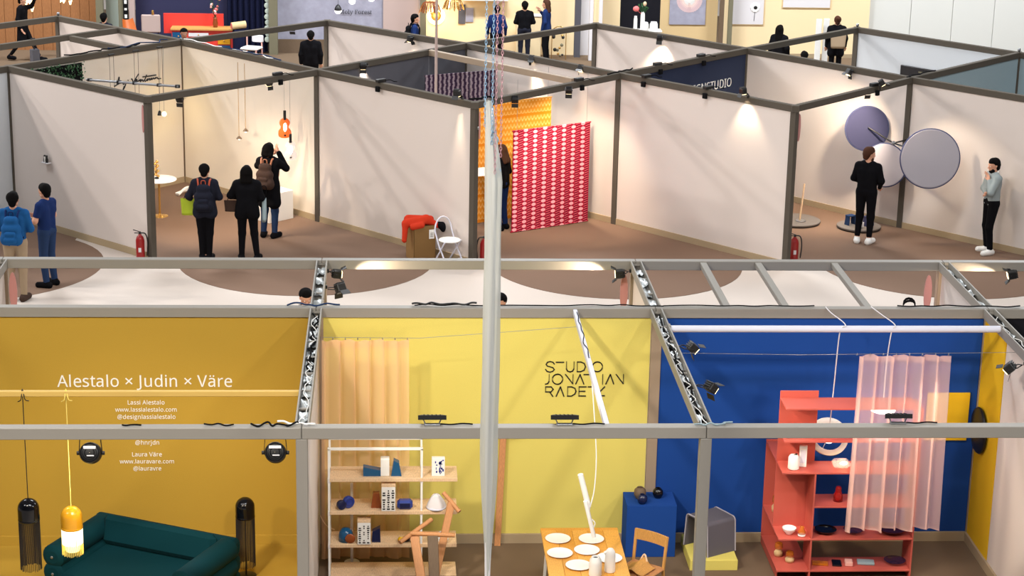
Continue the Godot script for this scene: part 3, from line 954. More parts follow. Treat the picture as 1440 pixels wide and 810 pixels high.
	for q in [[1.95, 1.5, "feathery brown and gold hanging plant at the top of the gold booth, left"], [2.6, 1.6, "feathery brown and gold hanging plant at the top of the gold booth, right"]]:
		var pp := thing("hanging_plant", q[2], "plant", Vector3(q[0], q[1], -33.4))
		rng.seed = 15
		for i in 60:
			var a := rng.randf() * TAU
			var l := rng.randf_range(0.15, 0.34)
			tube(curve([Vector3(0, 0.1, 0), Vector3(cos(a) * l * 0.6, 0.12, sin(a) * l * 0.6), Vector3(cos(a) * l, -0.1 - rng.randf() * 0.1, sin(a) * l)], 3), 0.008, 4, false)
		obj("fronds", mats.gold if q[0] > 2 else mats.amber, pp).set_meta("kind", "stuff")
		tube([Vector3(0, 0.1, 0), Vector3(0, 2.0, 0)], 0.006, 5)
		obj("cord", mats.steel, pp)
	var tl := thing("tube_light", "short bright vertical tube lamp in the gold booth", "lamp", Vector3(2.5, 1.45, -33.6))
	tube([Vector3(0, 0, 0), Vector3(0, 0.34, 0)], 0.035, 10)
	obj("tube", mats.lamp_white, tl)
	tube([Vector3(0, 0.34, 0), Vector3(0, 1.8, 0)], 0.006, 5)
	obj("cord", mats.black, tl)
	var ws := thing("wall_ledge", "long white wall ledge behind the chains", "shelf", Vector3(3.55, 1.6, -34.35))
	bx(Vector3(0, 0, 0.1), Vector3(1.25, 0.05, 0.3), 0.006)
	obj("board", mats.white, ws)
	prism(PackedVector2Array([Vector2(0, -0.05), Vector2(0.35, -0.05), Vector2(0.05, 0.2)]), -0.02, 0.02, Transform3D(Basis(Vector3(1, 0, 0), Vector3(0, 0, 1), Vector3(0, -1, 0)), Vector3(0.2, -0.02, 0.1)))
	obj("bracket", mats.off_white, ws)
	var pc := thing("picture", "dark and grey framed picture on the beige wall of the gold booth", "picture", Vector3(2.98, 0.85, -34.385))
	bx(Vector3(-0.1, 0.3, 0), Vector3(0.2, 0.55, 0.03), 0.003)
	obj("dark_half", mats.dark_grey, pc)
	bx(Vector3(0.12, 0.28, 0), Vector3(0.22, 0.4, 0.02), 0.003)
	obj("pale_half", mats.lilac_grey, pc)
	var ds := thing("white_stand", "white plinth behind the visitors in the gold booth", "plinth", Vector3(4.75, 0.01, -33.9))
	bx(Vector3(0, 0.6, 0), Vector3(0.7, 1.2, 0.35), 0.006)
	obj("body", mats.warm_beige, ds)
	bx(Vector3(0, 1.21, 0), Vector3(0.74, 0.03, 0.39), 0.004)
	obj("top", mats.white, ds)
	var br := thing("brass_rack", "brass rack of dangling pieces right of the visitors in the gold booth", "rack", Vector3(5.6, 0.01, -33.6))
	for s in [-0.2, 0.2]:
		tube([Vector3(s, 0, 0), Vector3(s, 0.85, 0)], 0.012, 6)
		obj("upright", mats.gold, br)
	tube(curve([Vector3(-0.2, 0.85, 0), Vector3(0, 0.95, 0), Vector3(0.2, 0.85, 0)], 5), 0.014, 6)
	obj("top_arch", mats.gold, br)
	rng.seed = 44
	for i in 14:
		ball(Vector3(rng.randf_range(-0.16, 0.16), rng.randf_range(0.1, 0.8), rng.randf_range(-0.1, 0.1)), Vector3.ONE * rng.randf_range(0.03, 0.06), 8, 6)
		obj("pendant_bead", mats[["gold", "black", "olive_post"][i % 3]], br)
	# white vases before the black niche
	var vsH := thing("vase_shelf", "white shelf block carrying white vases before the black niche", "shelf", Vector3(7.98, 0.01, -33.3))
	bx(Vector3(0, 0.45, 0), Vector3(0.9, 0.9, 0.4), 0.006)
	obj("body", mats.off_white, vsH)
	bx(Vector3(0, 0.91, 0), Vector3(0.94, 0.03, 0.44), 0.004)
	obj("top", mats.white, vsH)
	for q in [[7.72, 0.05, 0.36, "slim white bottle vase at the left of the white shelf block"], [7.92, 0.06, 0.5, "tall white vase holding green leaves on the white shelf block"], [7.96, 0.11, 0.22, "wide white drum vase at the front of the white shelf block"], [8.24, 0.11, 0.2, "white ribbed drum vase at the right of the white shelf block"]]:
		var vv := thing("vase", q[3], "vase", Vector3(q[0], 0.94, -33.3 + (0.16 if q[0] == 7.96 else -0.05)))
		var r: float = q[1]
		var hh: float = q[2]
		lathe(Vector3.ZERO, [[0.001, 0], [r, 0], [r * 1.04, hh * 0.1], [r, hh * 0.8], [r * 0.8, hh * 0.95], [r * 0.8, hh], [r * 0.65, hh], [r * 0.6, hh * 0.6], [0.001, hh * 0.5]], 22)
		obj("body", mats.white, vv)
		if q[0] == 7.92:
			for i in 7:
				var a := i * 0.9
				tube([Vector3(0, hh * 0.8, 0), Vector3(cos(a) * 0.14, hh + 0.12 + 0.02 * i, sin(a) * 0.1)], [0.012, 0.03], 6)
			obj("leaves", mats.leaf, vv)
			ball(Vector3(0.04, hh + 0.22, 0.05), Vector3(0.05, 0.07, 0.05), 10, 8)
			obj("cream_bud", mats.pale_wood, vv)
			ball(Vector3(-0.2, hh + 0.08, 0.05), Vector3(0.09, 0.08, 0.05), 12, 8)
			tube([Vector3(0, hh * 0.8, 0), Vector3(-0.2, hh + 0.06, 0.05)], 0.01, 5)
			obj("pink_bloom", mats.flower_pink, vv)
		else:
			lathe(Vector3.ZERO, [[r * 0.7, hh], [r * 0.78, hh + 0.012], [r * 0.84, hh]], 20)
			obj("lip", mats.off_white, vv)
	# sunburst picture: radial strokes around a pale centre
	var sb := thing("picture", "lilac picture with a pale sunburst on the gold beige wall", "picture", Vector3(9.33, 0.92, -34.385))
	bx(Vector3(0, 0.7, 0), Vector3(1.04, 1.4, 0.03), 0.003)
	obj("sheet", mats.lilac_grey, sb)
	lathe(Vector3.ZERO, [[0.001, 0.0], [0.37, 0.0], [0.37, 0.002], [0.001, 0.002]], 40, Transform3D(Basis.from_euler(Vector3(PI / 2, 0, 0)), Vector3(0.04, 0.72, 0.0152)))
	obj("halo", mats.clay_pale, sb)
	lathe(Vector3.ZERO, [[0.001, 0.0], [0.22, 0.0], [0.22, 0.002], [0.001, 0.002]], 40, Transform3D(Basis.from_euler(Vector3(PI / 2, 0, 0)), Vector3(0.04, 0.72, 0.0172)))
	obj("inner_halo", mats.blush, sb)
	for ring in 3:
		for i in 36:
			var a := TAU * (i + 0.5 * ring) / 36.0
			var r0: float = [0.05, 0.15, 0.26][ring]
			var r1: float = [0.17, 0.27, 0.38][ring]
			bar(Vector3(0.04 + cos(a) * r0, 0.72 + sin(a) * r0, 0.02), Vector3(0.04 + cos(a) * r1, 0.72 + sin(a) * r1, 0.02), 0.022 - 0.004 * ring, 0.004, 0.0)
		obj("ray", mats[["white", "blush", "clay_pale"][ring]], sb)
	lathe(Vector3.ZERO, [[0.001, 0.0], [0.1, 0.0], [0.1, 0.01], [0.001, 0.012]], 28, Transform3D(Basis.from_euler(Vector3(PI / 2, 0, 0)), Vector3(0.04, 0.72, 0.021)))
	obj("centre", mats.white, sb)
	# framed sheets on the cream wall
	for q in [[11.05, 0.93, 1.0, "pale framed sheet with a black and white flower on the far cream wall", 0.98], [12.75, 1.43, 1.5, "pale framed sheet right of the flower sheet on the far cream wall", 1.4]]:
		var fs := thing("picture", q[3], "picture", Vector3(q[0], q[1], -34.385))
		bx(Vector3(0, 0.6, 0), Vector3(q[4], 1.2, 0.03), 0.003)
		obj("frame", mats.gold_beige, fs)
		bx(Vector3(0, 0.6, 0.016), Vector3(q[4] - 0.04, 1.16, 0.006), 0.0)
		obj("sheet", mats.off_white, fs)
		if q[0] < 12:
			for i in 10:
				var a := TAU * i / 10
				ball(Vector3(0.22 + cos(a) * 0.09, 0.5 + sin(a) * 0.09, 0.025), Vector3(0.055, 0.055, 0.01), 10, 6)
			obj("petals", mats.white_gloss, fs)
			ball(Vector3(0.23, 0.5, 0.035), Vector3(0.055, 0.05, 0.012), 12, 8)
			obj("flower_centre", mats.black, fs)
			tube([Vector3(0.22, 0.4, 0.024), Vector3(0.2, 0.12, 0.024)], 0.008, 5)
			obj("stem", mats.dark_grey, fs)
	for q in [[12.55, -31.6, "left white upright banner beside the canvas bag"], [12.78, -31.7, "right white upright banner beside the canvas bag"]]:
		var wbn := thing("white_banner", q[2], "banner", Vector3(q[0], 0.01, q[1]))
		bx(Vector3(0, 0.78, 0), Vector3(0.16, 1.52, 0.03), 0.01)
		obj("sheet", mats.white, wbn)
		bx(Vector3(0, 0.015, 0), Vector3(0.22, 0.03, 0.2), 0.006)
		obj("foot", mats.steel, wbn)

# ------------------------------------------------------------------ the scene
func hall_light(at: Vector3, size: Vector2, e: float, n: String) -> void:
	# a luminous ceiling fixture facing down, its light just below its glowing face
	var t := thing("ceiling_panel", "long white luminous panel under the hall ceiling, " + n, "lamp", at)
	bx(Vector3(0, 0.06, 0), Vector3(size.x + 0.1, 0.1, size.y + 0.1), 0.01)
	obj("housing", mats.hall_white, t)
	bx(Vector3(0, 0.0, 0), Vector3(size.x, 0.02, size.y), 0.0)
	obj("panel", mats.hall_panel, t)
	var l := AreaLight3D.new()
	l.name = "lamp"
	t.add_child(l)
	l.position = Vector3(0, -0.03, 0)
	l.rotation.x = -PI / 2
	l.area_size = size
	l.area_normalize_energy = true
	l.light_color = Color(0.97, 0.985, 1.0)
	l.light_energy = e
	l.area_range = 60.0
	l.shadow_enabled = true

func flood(at: Vector3, aim: Vector3, e: float, angle: float, col: Color, label: String) -> void:
	# a floodlight out of view: beam-shadow casters, and one added fill
	var t := thing("hall_floodlight", label, "floodlight", at)
	var b := Basis.looking_at(aim - at)
	bx(Vector3(0, 0, 0.2), Vector3(0.5, 0.4, 0.3), 0.02, Transform3D(b, Vector3.ZERO))
	obj("housing", mats.black, t)
	bx(Vector3(0, 0, 0.04), Vector3(0.44, 0.34, 0.02), 0.0, Transform3D(b, Vector3.ZERO))
	obj("lens", mats.lamp_white, t)
	tube([b * Vector3(0, 0.2, 0.25), Vector3(0, 15.0 - at.y, 0)], 0.03, 8)
	obj("hanger", mats.steel, t)
	var l := SpotLight3D.new()
	l.name = "lamp"
	t.add_child(l)
	l.transform = Transform3D(b, b * Vector3(0, 0, -0.02))
	l.light_color = col
	l.light_energy = e
	l.spot_angle = angle
	l.spot_angle_attenuation = 0.5
	l.spot_range = 80.0
	l.spot_attenuation = 2.0
	l.light_size = 0.4
	l.shadow_enabled = true

func set_plan() -> void:
	for q in [["P0", -6.34, -15.49], ["P1", -3.41, -12.63], ["P2", -0.52, -15.42], ["P3", 2.35, -12.35], ["P4", 5.25, -15.33], ["P5", 8.05, -12.27], ["P6", 10.87, -15.15], ["P8", -3.41, -18.66], ["P9", -6.36, -21.56], ["P10", -0.52, -21.36], ["P12", 2.42, -18.57], ["P13", 5.38, -21.36], ["P14", 8.21, -18.3], ["P15", 11.16, -21.15], ["P16", 13.87, -18.1]]:
		V[q[0]] = Vector3(q[1], H, q[2])


# ------------------------------------------------------------------ people
func sdf(bones: Array, cell: float, k: float) -> void:
	# bones: [a, b, ra, rb]; tapered capsules joined by a smooth minimum, meshed as surface nets
	var lo := Vector3.ONE * 1e9
	var hi := -lo
	for q in bones:
		var r: float = maxf(q[2], q[3]) + cell * 2.0
		lo = lo.min((q[0] as Vector3).min(q[1]) - Vector3.ONE * r)
		hi = hi.max((q[0] as Vector3).max(q[1]) + Vector3.ONE * r)
	var nx := int((hi.x - lo.x) / cell) + 2
	var ny := int((hi.y - lo.y) / cell) + 2
	var nz := int((hi.z - lo.z) / cell) + 2
	var f := PackedFloat32Array()
	f.resize(nx * ny * nz)
	f.fill(1000.0)
	for q in bones:
		var a: Vector3 = q[0]
		var b: Vector3 = q[1]
		var ra: float = q[2]
		var rb: float = q[3]
		var ab := b - a
		var l2 := maxf(ab.length_squared(), 1e-9)
		var r := maxf(ra, rb) + k + cell * 1.5
		var l0 := ((a.min(b) - Vector3.ONE * r - lo) / cell).floor()
		var h0 := ((a.max(b) + Vector3.ONE * r - lo) / cell).ceil()
		for z in range(maxi(0, int(l0.z)), mini(nz, int(h0.z) + 1)):
			for y in range(maxi(0, int(l0.y)), mini(ny, int(h0.y) + 1)):
				var row := (z * ny + y) * nx
				for x in range(maxi(0, int(l0.x)), mini(nx, int(h0.x) + 1)):
					var p := Vector3(lo.x + x * cell, lo.y + y * cell, lo.z + z * cell) - a
					var t := clampf(p.dot(ab) / l2, 0.0, 1.0)
					var d := (p - ab * t).length() - ra - (rb - ra) * t
					var o := f[row + x]
					var h := maxf(k - absf(o - d), 0.0) / k
					f[row + x] = minf(o, d) - h * h * k * 0.25
	var id := PackedInt32Array()
	id.resize(f.size())
	id.fill(-1)
	var first := mv.size()
	var sx := 1
	var sy := nx
	var sz := nx * ny
	var off := [0, sx, sy, sx + sy, sz, sz + sx, sz + sy, sz + sx + sy]
	var corner := [Vector3(0, 0, 0), Vector3(1, 0, 0), Vector3(0, 1, 0), Vector3(1, 1, 0), Vector3(0, 0, 1), Vector3(1, 0, 1), Vector3(0, 1, 1), Vector3(1, 1, 1)]
	var pairs := [[0, 1], [2, 3], [4, 5], [6, 7], [0, 2], [1, 3], [4, 6], [5, 7], [0, 4], [1, 5], [2, 6], [3, 7]]
	var lim := cell * 2.0
	for z in nz - 1:
		for y in ny - 1:
			var row := (z * ny + y) * nx
			for x in nx - 1:
				var i := row + x
				if absf(f[i]) > lim: continue
				var m := 0
				for c in 8:
					if f[i + off[c]] < 0.0: m += 1
				if m == 0 or m == 8: continue
				var s := Vector3.ZERO
				var n := 0
				for e in pairs:
					var u := f[i + off[e[0]]]
					var w := f[i + off[e[1]]]
					if (u < 0.0) != (w < 0.0):
						s += (corner[e[0]] as Vector3).lerp(corner[e[1]], u / (u - w))
						n += 1
				id[i] = mv.size()
				mv.append(lo + (Vector3(x, y, z) + s / n) * cell)
				mn.append(Vector3.ZERO)
				muv.append(Vector2.ZERO)
	for z in range(1, nz - 1):
		for y in range(1, ny - 1):
			var row := (z * ny + y) * nx
			for x in range(1, nx - 1):
				var i := row + x
				if absf(f[i]) > lim: continue
				var inside := f[i] < 0.0
				for ax in 3:
					var st: int = [sx, sy, sz][ax]
					if (f[i + st] < 0.0) == inside: continue
					var s1: int = [sy, sz, sx][ax]
					var s2: int = [sz, sx, sy][ax]
					var a := id[i]
					var b := id[i - s1]
					var c := id[i - s1 - s2]
					var d := id[i - s2]
					if a < 0 or b < 0 or c < 0 or d < 0: continue
					var n := (mv[b] - mv[a]).cross(mv[c] - mv[a]) + (mv[c] - mv[a]).cross(mv[d] - mv[a])
					var want: float = 1.0 if inside else -1.0
					if n[ax] * want > 0.0:
						mi.append_array(PackedInt32Array([a, c, b, a, d, c]))
					else:
						mi.append_array(PackedInt32Array([a, b, c, a, c, d]))
						n = -n
					mn[a] += n; mn[b] += n; mn[c] += n; mn[d] += n
	for i in range(first, mv.size()):
		mn[i] = mn[i].normalized()

var hand_v: Array = []
var head_v: Array = []

func stash() -> Array:
	var r := [mv, mn, mi]
	mv = PackedVector3Array(); mn = PackedVector3Array(); muv = PackedVector2Array(); mi = PackedInt32Array()
	return r

func append_stash(s: Array, t: Transform3D, mirror := false) -> void:
	var k := mv.size()
	for i in s[0].size():
		var p: Vector3 = s[0][i]
		var n: Vector3 = s[1][i]
		if mirror:
			p.x = -p.x
			n.x = -n.x
		mv.append(t * p)
		mn.append((t.basis * n).normalized())
		muv.append(Vector2.ZERO)
	for i in range(0, s[2].size(), 3):
		if mirror:
			mi.append(k + s[2][i]); mi.append(k + s[2][i + 2]); mi.append(k + s[2][i + 1])
		else:
			mi.append(k + s[2][i]); mi.append(k + s[2][i + 1]); mi.append(k + s[2][i + 2])

func make_templates() -> void:
	# a relaxed right hand: wrist at 0, fingers towards -y, palm towards +z, thumb on the +x side
	var hb := [[Vector3(0.012, -0.02, 0), Vector3(0.022, -0.085, 0.004), 0.021, 0.017], [Vector3(-0.012, -0.02, 0), Vector3(-0.024, -0.08, 0.004), 0.02, 0.016],
		[Vector3(0, 0.02, 0), Vector3(0, -0.03, 0), 0.024, 0.024]]
	sdf(hb, 0.005, 0.012)
	var bases := [Vector3(0.029, -0.088, 0.004), Vector3(0.010, -0.093, 0.004), Vector3(-0.010, -0.09, 0.004), Vector3(-0.028, -0.082, 0.004)]
	var lens := [0.038, 0.043, 0.04, 0.031]
	for i in 4:
		var b: Vector3 = bases[i]
		var L: float = lens[i]
		var p1 := b + Vector3(0, -L, 0.012)
		var p2 := p1 + Vector3(0, -L * 0.6, 0.017)
		var p3 := p2 + Vector3(0, -L * 0.35, 0.017)
		sdf([[b + Vector3(0, 0.012, 0), p1, 0.0092, 0.0085], [p1, p2, 0.0085, 0.0078], [p2, p3, 0.0078, 0.007]], 0.004, 0.003)
	sdf([[Vector3(0.02, -0.028, 0.008), Vector3(0.045, -0.06, 0.022), 0.014, 0.0105], [Vector3(0.045, -0.06, 0.022), Vector3(0.05, -0.09, 0.032), 0.0105, 0.008]], 0.004, 0.006)
	hand_v = stash()
	# a head facing +z, centre of the skull near the origin
	sdf([[Vector3(0, 0.035, -0.022), Vector3(0, 0.03, 0.014), 0.086, 0.08], [Vector3(0, -0.02, 0.02), Vector3(0, -0.05, 0.035), 0.07, 0.052],
		[Vector3(0, -0.088, 0.052), Vector3(0, -0.092, 0.058), 0.026, 0.024], [Vector3(-0.04, -0.06, 0.005), Vector3(0.04, -0.06, 0.005), 0.034, 0.034],
		[Vector3(-0.03, 0.022, 0.08), Vector3(0.03, 0.022, 0.08), 0.013, 0.013], [Vector3(0, 0.012, 0.09), Vector3(0, -0.026, 0.112), 0.009, 0.0135],
		[Vector3(-0.014, -0.028, 0.098), Vector3(0.014, -0.028, 0.098), 0.008, 0.008], [Vector3(-0.018, -0.055, 0.086), Vector3(0.018, -0.055, 0.086), 0.008, 0.008],
		[Vector3(-0.015, -0.066, 0.085), Vector3(0.015, -0.066, 0.085), 0.008, 0.008],
		[Vector3(0.083, 0.012, -0.012), Vector3(0.083, -0.018, -0.004), 0.014, 0.010], [Vector3(-0.083, 0.012, -0.012), Vector3(-0.083, -0.018, -0.004), 0.014, 0.010]], 0.008, 0.014)
	head_v = stash()

func grow_bones(bs: Array, by: float) -> Array:
	var o := []
	for q in bs: o.append([q[0], q[1], q[2] + by, q[3] + by])
	return o

func person(label: String, at: Vector3, yaw: float, tall: float, d: Dictionary, group := "") -> Node3D:
	# d: arms ra / la = [elbow, wrist], legs rl / ll = [knee, ankle], head = [yaw, pitch], clothes
	var o := thing("person", label, "person", at, yaw, group)
	var s: float = tall / 1.76
	var cell: float = d.get("cell", 0.017)
	var bend: float = d.get("bend", 0.0)
	var sh := Vector3(0, 1.43, bend)
	var A := {"l": d.get("la", [Vector3(0.25, 1.16, -0.03), Vector3(0.25, 0.92, 0.06)]), "r": d.get("ra", [Vector3(-0.25, 1.16, -0.03), Vector3(-0.25, 0.92, 0.06)])}
	var Lg := {"l": d.get("ll", [Vector3(0.1, 0.5, 0.02), Vector3(0.11, 0.09, -0.03)]), "r": d.get("rl", [Vector3(-0.1, 0.5, 0.02), Vector3(-0.11, 0.09, -0.03)])}
	var w: float = d.get("wide", 1.0)
	var torso := []
	for sg in [-1.0, 1.0]:
		torso.append([Vector3(sg * 0.075 * w, 0.95, 0), Vector3(sg * 0.06 * w, 1.1, bend * 0.3), 0.1, 0.09])
		torso.append([Vector3(sg * 0.06 * w, 1.1, bend * 0.3), Vector3(sg * 0.085 * w, 1.33, bend * 0.8), 0.09, 0.1])
	torso.append([sh + Vector3(-0.155 * w, -0.01, 0), sh + Vector3(0.155 * w, -0.01, 0), 0.058, 0.058])
	torso.append([sh + Vector3(-0.07 * w, 0.025, 0), sh + Vector3(0.07 * w, 0.025, 0), 0.055, 0.055])
	var arms := []
	var fore := []
	for g in ["l", "r"]:
		var sx: float = 1.0 if g == "l" else -1.0
		arms.append([sh + Vector3(sx * 0.175 * w, -0.015, 0), A[g][0], 0.052, 0.042])
		fore.append([A[g][0], A[g][1], 0.042, 0.029])
	var legs := []
	var feet := []
	for g in ["l", "r"]:
		var sx: float = 1.0 if g == "l" else -1.0
		legs.append([Vector3(sx * 0.09 * w, 0.92, 0), Lg[g][0], 0.088, 0.058])
		legs.append([Lg[g][0], Lg[g][1], 0.058, 0.04])
		var an: Vector3 = Lg[g][1]
		var tw: float = d.get("toe_out", 0.25) * sx
		var fw := Vector3(sin(tw), 0, cos(tw))
		var lift := Vector3(0, an.y - 0.09, 0)
		feet.append([Vector3(an.x, 0.045, an.z) + lift - fw * 0.045, Vector3(an.x, 0.04, an.z) + lift + fw * 0.15, 0.04, 0.034])
		feet.append([an, Vector3(an.x, 0.05, an.z) + lift, 0.036, 0.038])
	var hd: Array = d.get("head", [0.0, 0.0])
	var hb := Basis.from_euler(Vector3(deg_to_rad(hd[1]), deg_to_rad(hd[0]), 0))
	var hc := Vector3(0, 1.625, bend * 1.25 + 0.015 + sin(deg_to_rad(hd[1])) * 0.06)
	var neck := [[sh + Vector3(0, 0.02, 0), hc + Vector3(0, -0.06, -0.015), 0.056, 0.052]]
	sdf(grow_bones(torso, -0.012) + arms + fore + grow_bones(legs, -0.006) + feet + neck, cell, 0.05)
	append_stash(head_v, Transform3D(hb, hc))
	for g in ["l", "r"]:
		var y: Vector3 = (A[g][0] - A[g][1]).normalized()
		var z := Vector3(0, 0.35, 1)
		if absf(y.z) > 0.8: z = Vector3(0, 1, 0.2)
		var x := y.cross(z).normalized()
		z = x.cross(y)
		var bs := Basis(x, y, z)
		append_stash(hand_v, Transform3D(bs, A[g][1]), g == "r")
	scale_all(s)
	var body := obj("body", mats[d.get("skin", "skin")], o)
	# eyes
	for sg in [-1.0, 1.0]:
		ball(hc + hb * Vector3(sg * 0.031, 0.002, 0.082), Vector3.ONE * 0.0105, 8, 6)
	scale_all(s)
	obj("eye", mats.white_gloss, body)
	# hair
	var hair := [[Vector3(0, 0.062, -0.03), Vector3(0, 0.07, 0.014), 0.08, 0.072], [Vector3(0, 0.0, -0.055), Vector3(0, -0.04, -0.06), 0.074, 0.055],
		[Vector3(-0.02, 0.05, -0.035), Vector3(0.02, 0.05, -0.035), 0.074, 0.074]]
	if d.get("long", 0.0) > 0.0:
		var ln: float = d.long
		for sg in [-1.0, 0.0, 1.0]:
			hair.append([Vector3(sg * 0.055, 0.02, -0.045), Vector3(sg * 0.07, -ln, -0.085), 0.055, 0.04])
	if d.get("bun", false):
		hair.append([Vector3(0, 0.07, -0.12), Vector3(0, 0.08, -0.13), 0.045, 0.045])
	if d.get("beard", false):
		hair.append([Vector3(-0.042, -0.078, 0.035), Vector3(0.042, -0.078, 0.035), 0.03, 0.03])
		hair.append([Vector3(0, -0.1, 0.055), Vector3(0, -0.095, 0.062), 0.03, 0.028])
	var hh := []
	for q in hair: hh.append([hc + hb * q[0], hc + hb * q[1], q[2] + 0.006, q[3] + 0.006])
	sdf(hh, minf(cell, 0.014), 0.02)
	scale_all(s)
	obj("hair", mats[d.get("hair", "hair_black")], o)
	# clothes
	var thick: float = d.get("thick", 0.012)
	var top := grow_bones(torso, thick) + grow_bones(arms if d.get("sleeve", 1.0) >= 1.0 else [[arms[0][0], (arms[0][0] as Vector3).lerp(arms[0][1], 0.62), 0.055, 0.05], [arms[1][0], (arms[1][0] as Vector3).lerp(arms[1][1], 0.62), 0.055, 0.05]], thick * 0.8)
	if d.get("sleeve", 1.0) >= 1.0:
		for q in fore: top.append([q[0], (q[0] as Vector3).lerp(q[1], 0.93), q[2] + thick * 0.8, q[3] + thick * 0.9])
	if d.get("coat", 0.0) > 0.0:
		for sg in [-1.0, 1.0]:
			top.append([Vector3(sg * 0.08 * w, 1.0, 0), Vector3(sg * 0.1 * w, 1.0 - d.coat, 0), 0.12, 0.125])
	sdf(top, cell, 0.04)
	scale_all(s)
	obj(d.get("top_name", "shirt"), mats[d.get("top", "cloth_black")], o)
	var tr := grow_bones([[Vector3(-0.075 * w, 0.97, 0), Vector3(0.075 * w, 0.97, 0), 0.1, 0.1]] + legs, 0.012)
	if d.get("crop", 0.0) > 0.0:
		for k in [2, 4]: tr[k] = [tr[k][0], (tr[k][0] as Vector3).lerp(tr[k][1], 1.0 - d.crop), tr[k][2], tr[k][3]]
	if d.has("skirt"):
		tr = []
		for sg in [-1.0, 1.0]: tr.append([Vector3(sg * 0.07, 0.98, 0), Vector3(sg * 0.11, d.skirt, 0), 0.115, 0.13])
	sdf(tr, cell, 0.03)
	scale_all(s)
	obj("skirt" if d.has("skirt") else "trousers", mats[d.get("bottom", "cloth_black")], o)
	if d.has("skirt"):
		sdf(grow_bones(legs, 0.004), cell, 0.03)
		scale_all(s)
		obj("tights", mats.cloth_black, o)
	sdf(grow_bones(feet, 0.018), cell, 0.02)
	scale_all(s)
	obj("shoes", mats[d.get("shoe", "cloth_black")], o)
	if d.get("collar", false):
		tube([Vector3(-0.05, 1.48, 0.05), Vector3(-0.072, 1.5, 0.0), Vector3(-0.04, 1.515, -0.055), Vector3(0.04, 1.515, -0.055), Vector3(0.072, 1.5, 0.0), Vector3(0.05, 1.48, 0.05)], 0.02, 6)
		scale_all(s)
		obj("collar", mats.white, o)
	o.set_meta("s", s)
	return o

func scale_all(s: float) -> void:
	for i in mv.size(): mv[i] *= s

func backpack(owner_: Node3D, label: String, body: String, pocket: String, strap: String) -> void:
	# hangs on a person's back: its own thing, placed in that person's frame
	var s: float = owner_.get_meta("s")
	var t := thing("backpack", label, "backpack", owner_.transform * (Vector3(0, 1.02, -0.17) * s), 0.0)
	t.rotation = owner_.rotation
	sdf([[Vector3(-0.08, 0.06, -0.03), Vector3(0.08, 0.06, -0.03), 0.1, 0.1], [Vector3(-0.08, 0.2, -0.02), Vector3(0.08, 0.2, -0.02), 0.09, 0.09], [Vector3(-0.05, 0.34, 0), Vector3(0.05, 0.34, 0), 0.075, 0.075], [Vector3(-0.1, 0.0, -0.02), Vector3(0.1, 0.0, -0.02), 0.08, 0.08]], 0.018, 0.05)
	obj("bag_body", mats[body], t)
	sdf([[Vector3(-0.06, 0.03, -0.11), Vector3(0.06, 0.03, -0.11), 0.055, 0.055], [Vector3(-0.055, 0.13, -0.1), Vector3(0.055, 0.13, -0.1), 0.045, 0.045]], 0.014, 0.04)
	obj("pocket", mats[pocket], t)
	for sg in [-1.0, 1.0]:
		tube(curve([Vector3(sg * 0.09, 0.36, 0.03), Vector3(sg * 0.11, 0.48, 0.1), Vector3(sg * 0.13, 0.4, 0.28), Vector3(sg * 0.15, 0.15, 0.27), Vector3(sg * 0.16, 0.02, 0.1)], 4), 0.018, 6)
		obj("strap", mats[strap], t)
	tube(curve([Vector3(-0.04, 0.42, 0), Vector3(-0.03, 0.48, 0), Vector3(0.03, 0.48, 0), Vector3(0.04, 0.42, 0)], 4), 0.009, 6)
	obj("handle", mats[strap], t)

func tote(owner_: Node3D, label: String, at: Vector3, size: Vector3, m: String, drop: float) -> void:
	var s: float = owner_.get_meta("s")
	var t := thing("bag", label, "bag", owner_.transform * (at * s), 0.0)
	t.rotation = owner_.rotation
	var rows := []
	for i in 7:
		var v := float(i) / 6
		var row := []
		for j in 16:
			var a := TAU * j / 16
			var sq := pow(absf(cos(a)), 0.5) * signf(cos(a))
			var sw := pow(absf(sin(a)), 0.6) * signf(sin(a))
			row.append(Vector3(sq * size.x * 0.5 * (0.9 + 0.12 * v), v * size.y, sw * size.z * 0.5 * (1.0 - 0.75 * v)))
		rows.append(row)
	var base := []
	for j in 16: base.append(Vector3(0, 0, 0))
	rows.insert(0, base)
	grid(rows, true)
	obj("pouch", mats[m], t)
	tube(curve([Vector3(-size.x * 0.28, size.y, 0), Vector3(-0.04, size.y + drop, 0), Vector3(0.04, size.y + drop, 0), Vector3(size.x * 0.28, size.y, 0)], 5), 0.008, 6)
	obj("handle", mats.cloth_black, t)

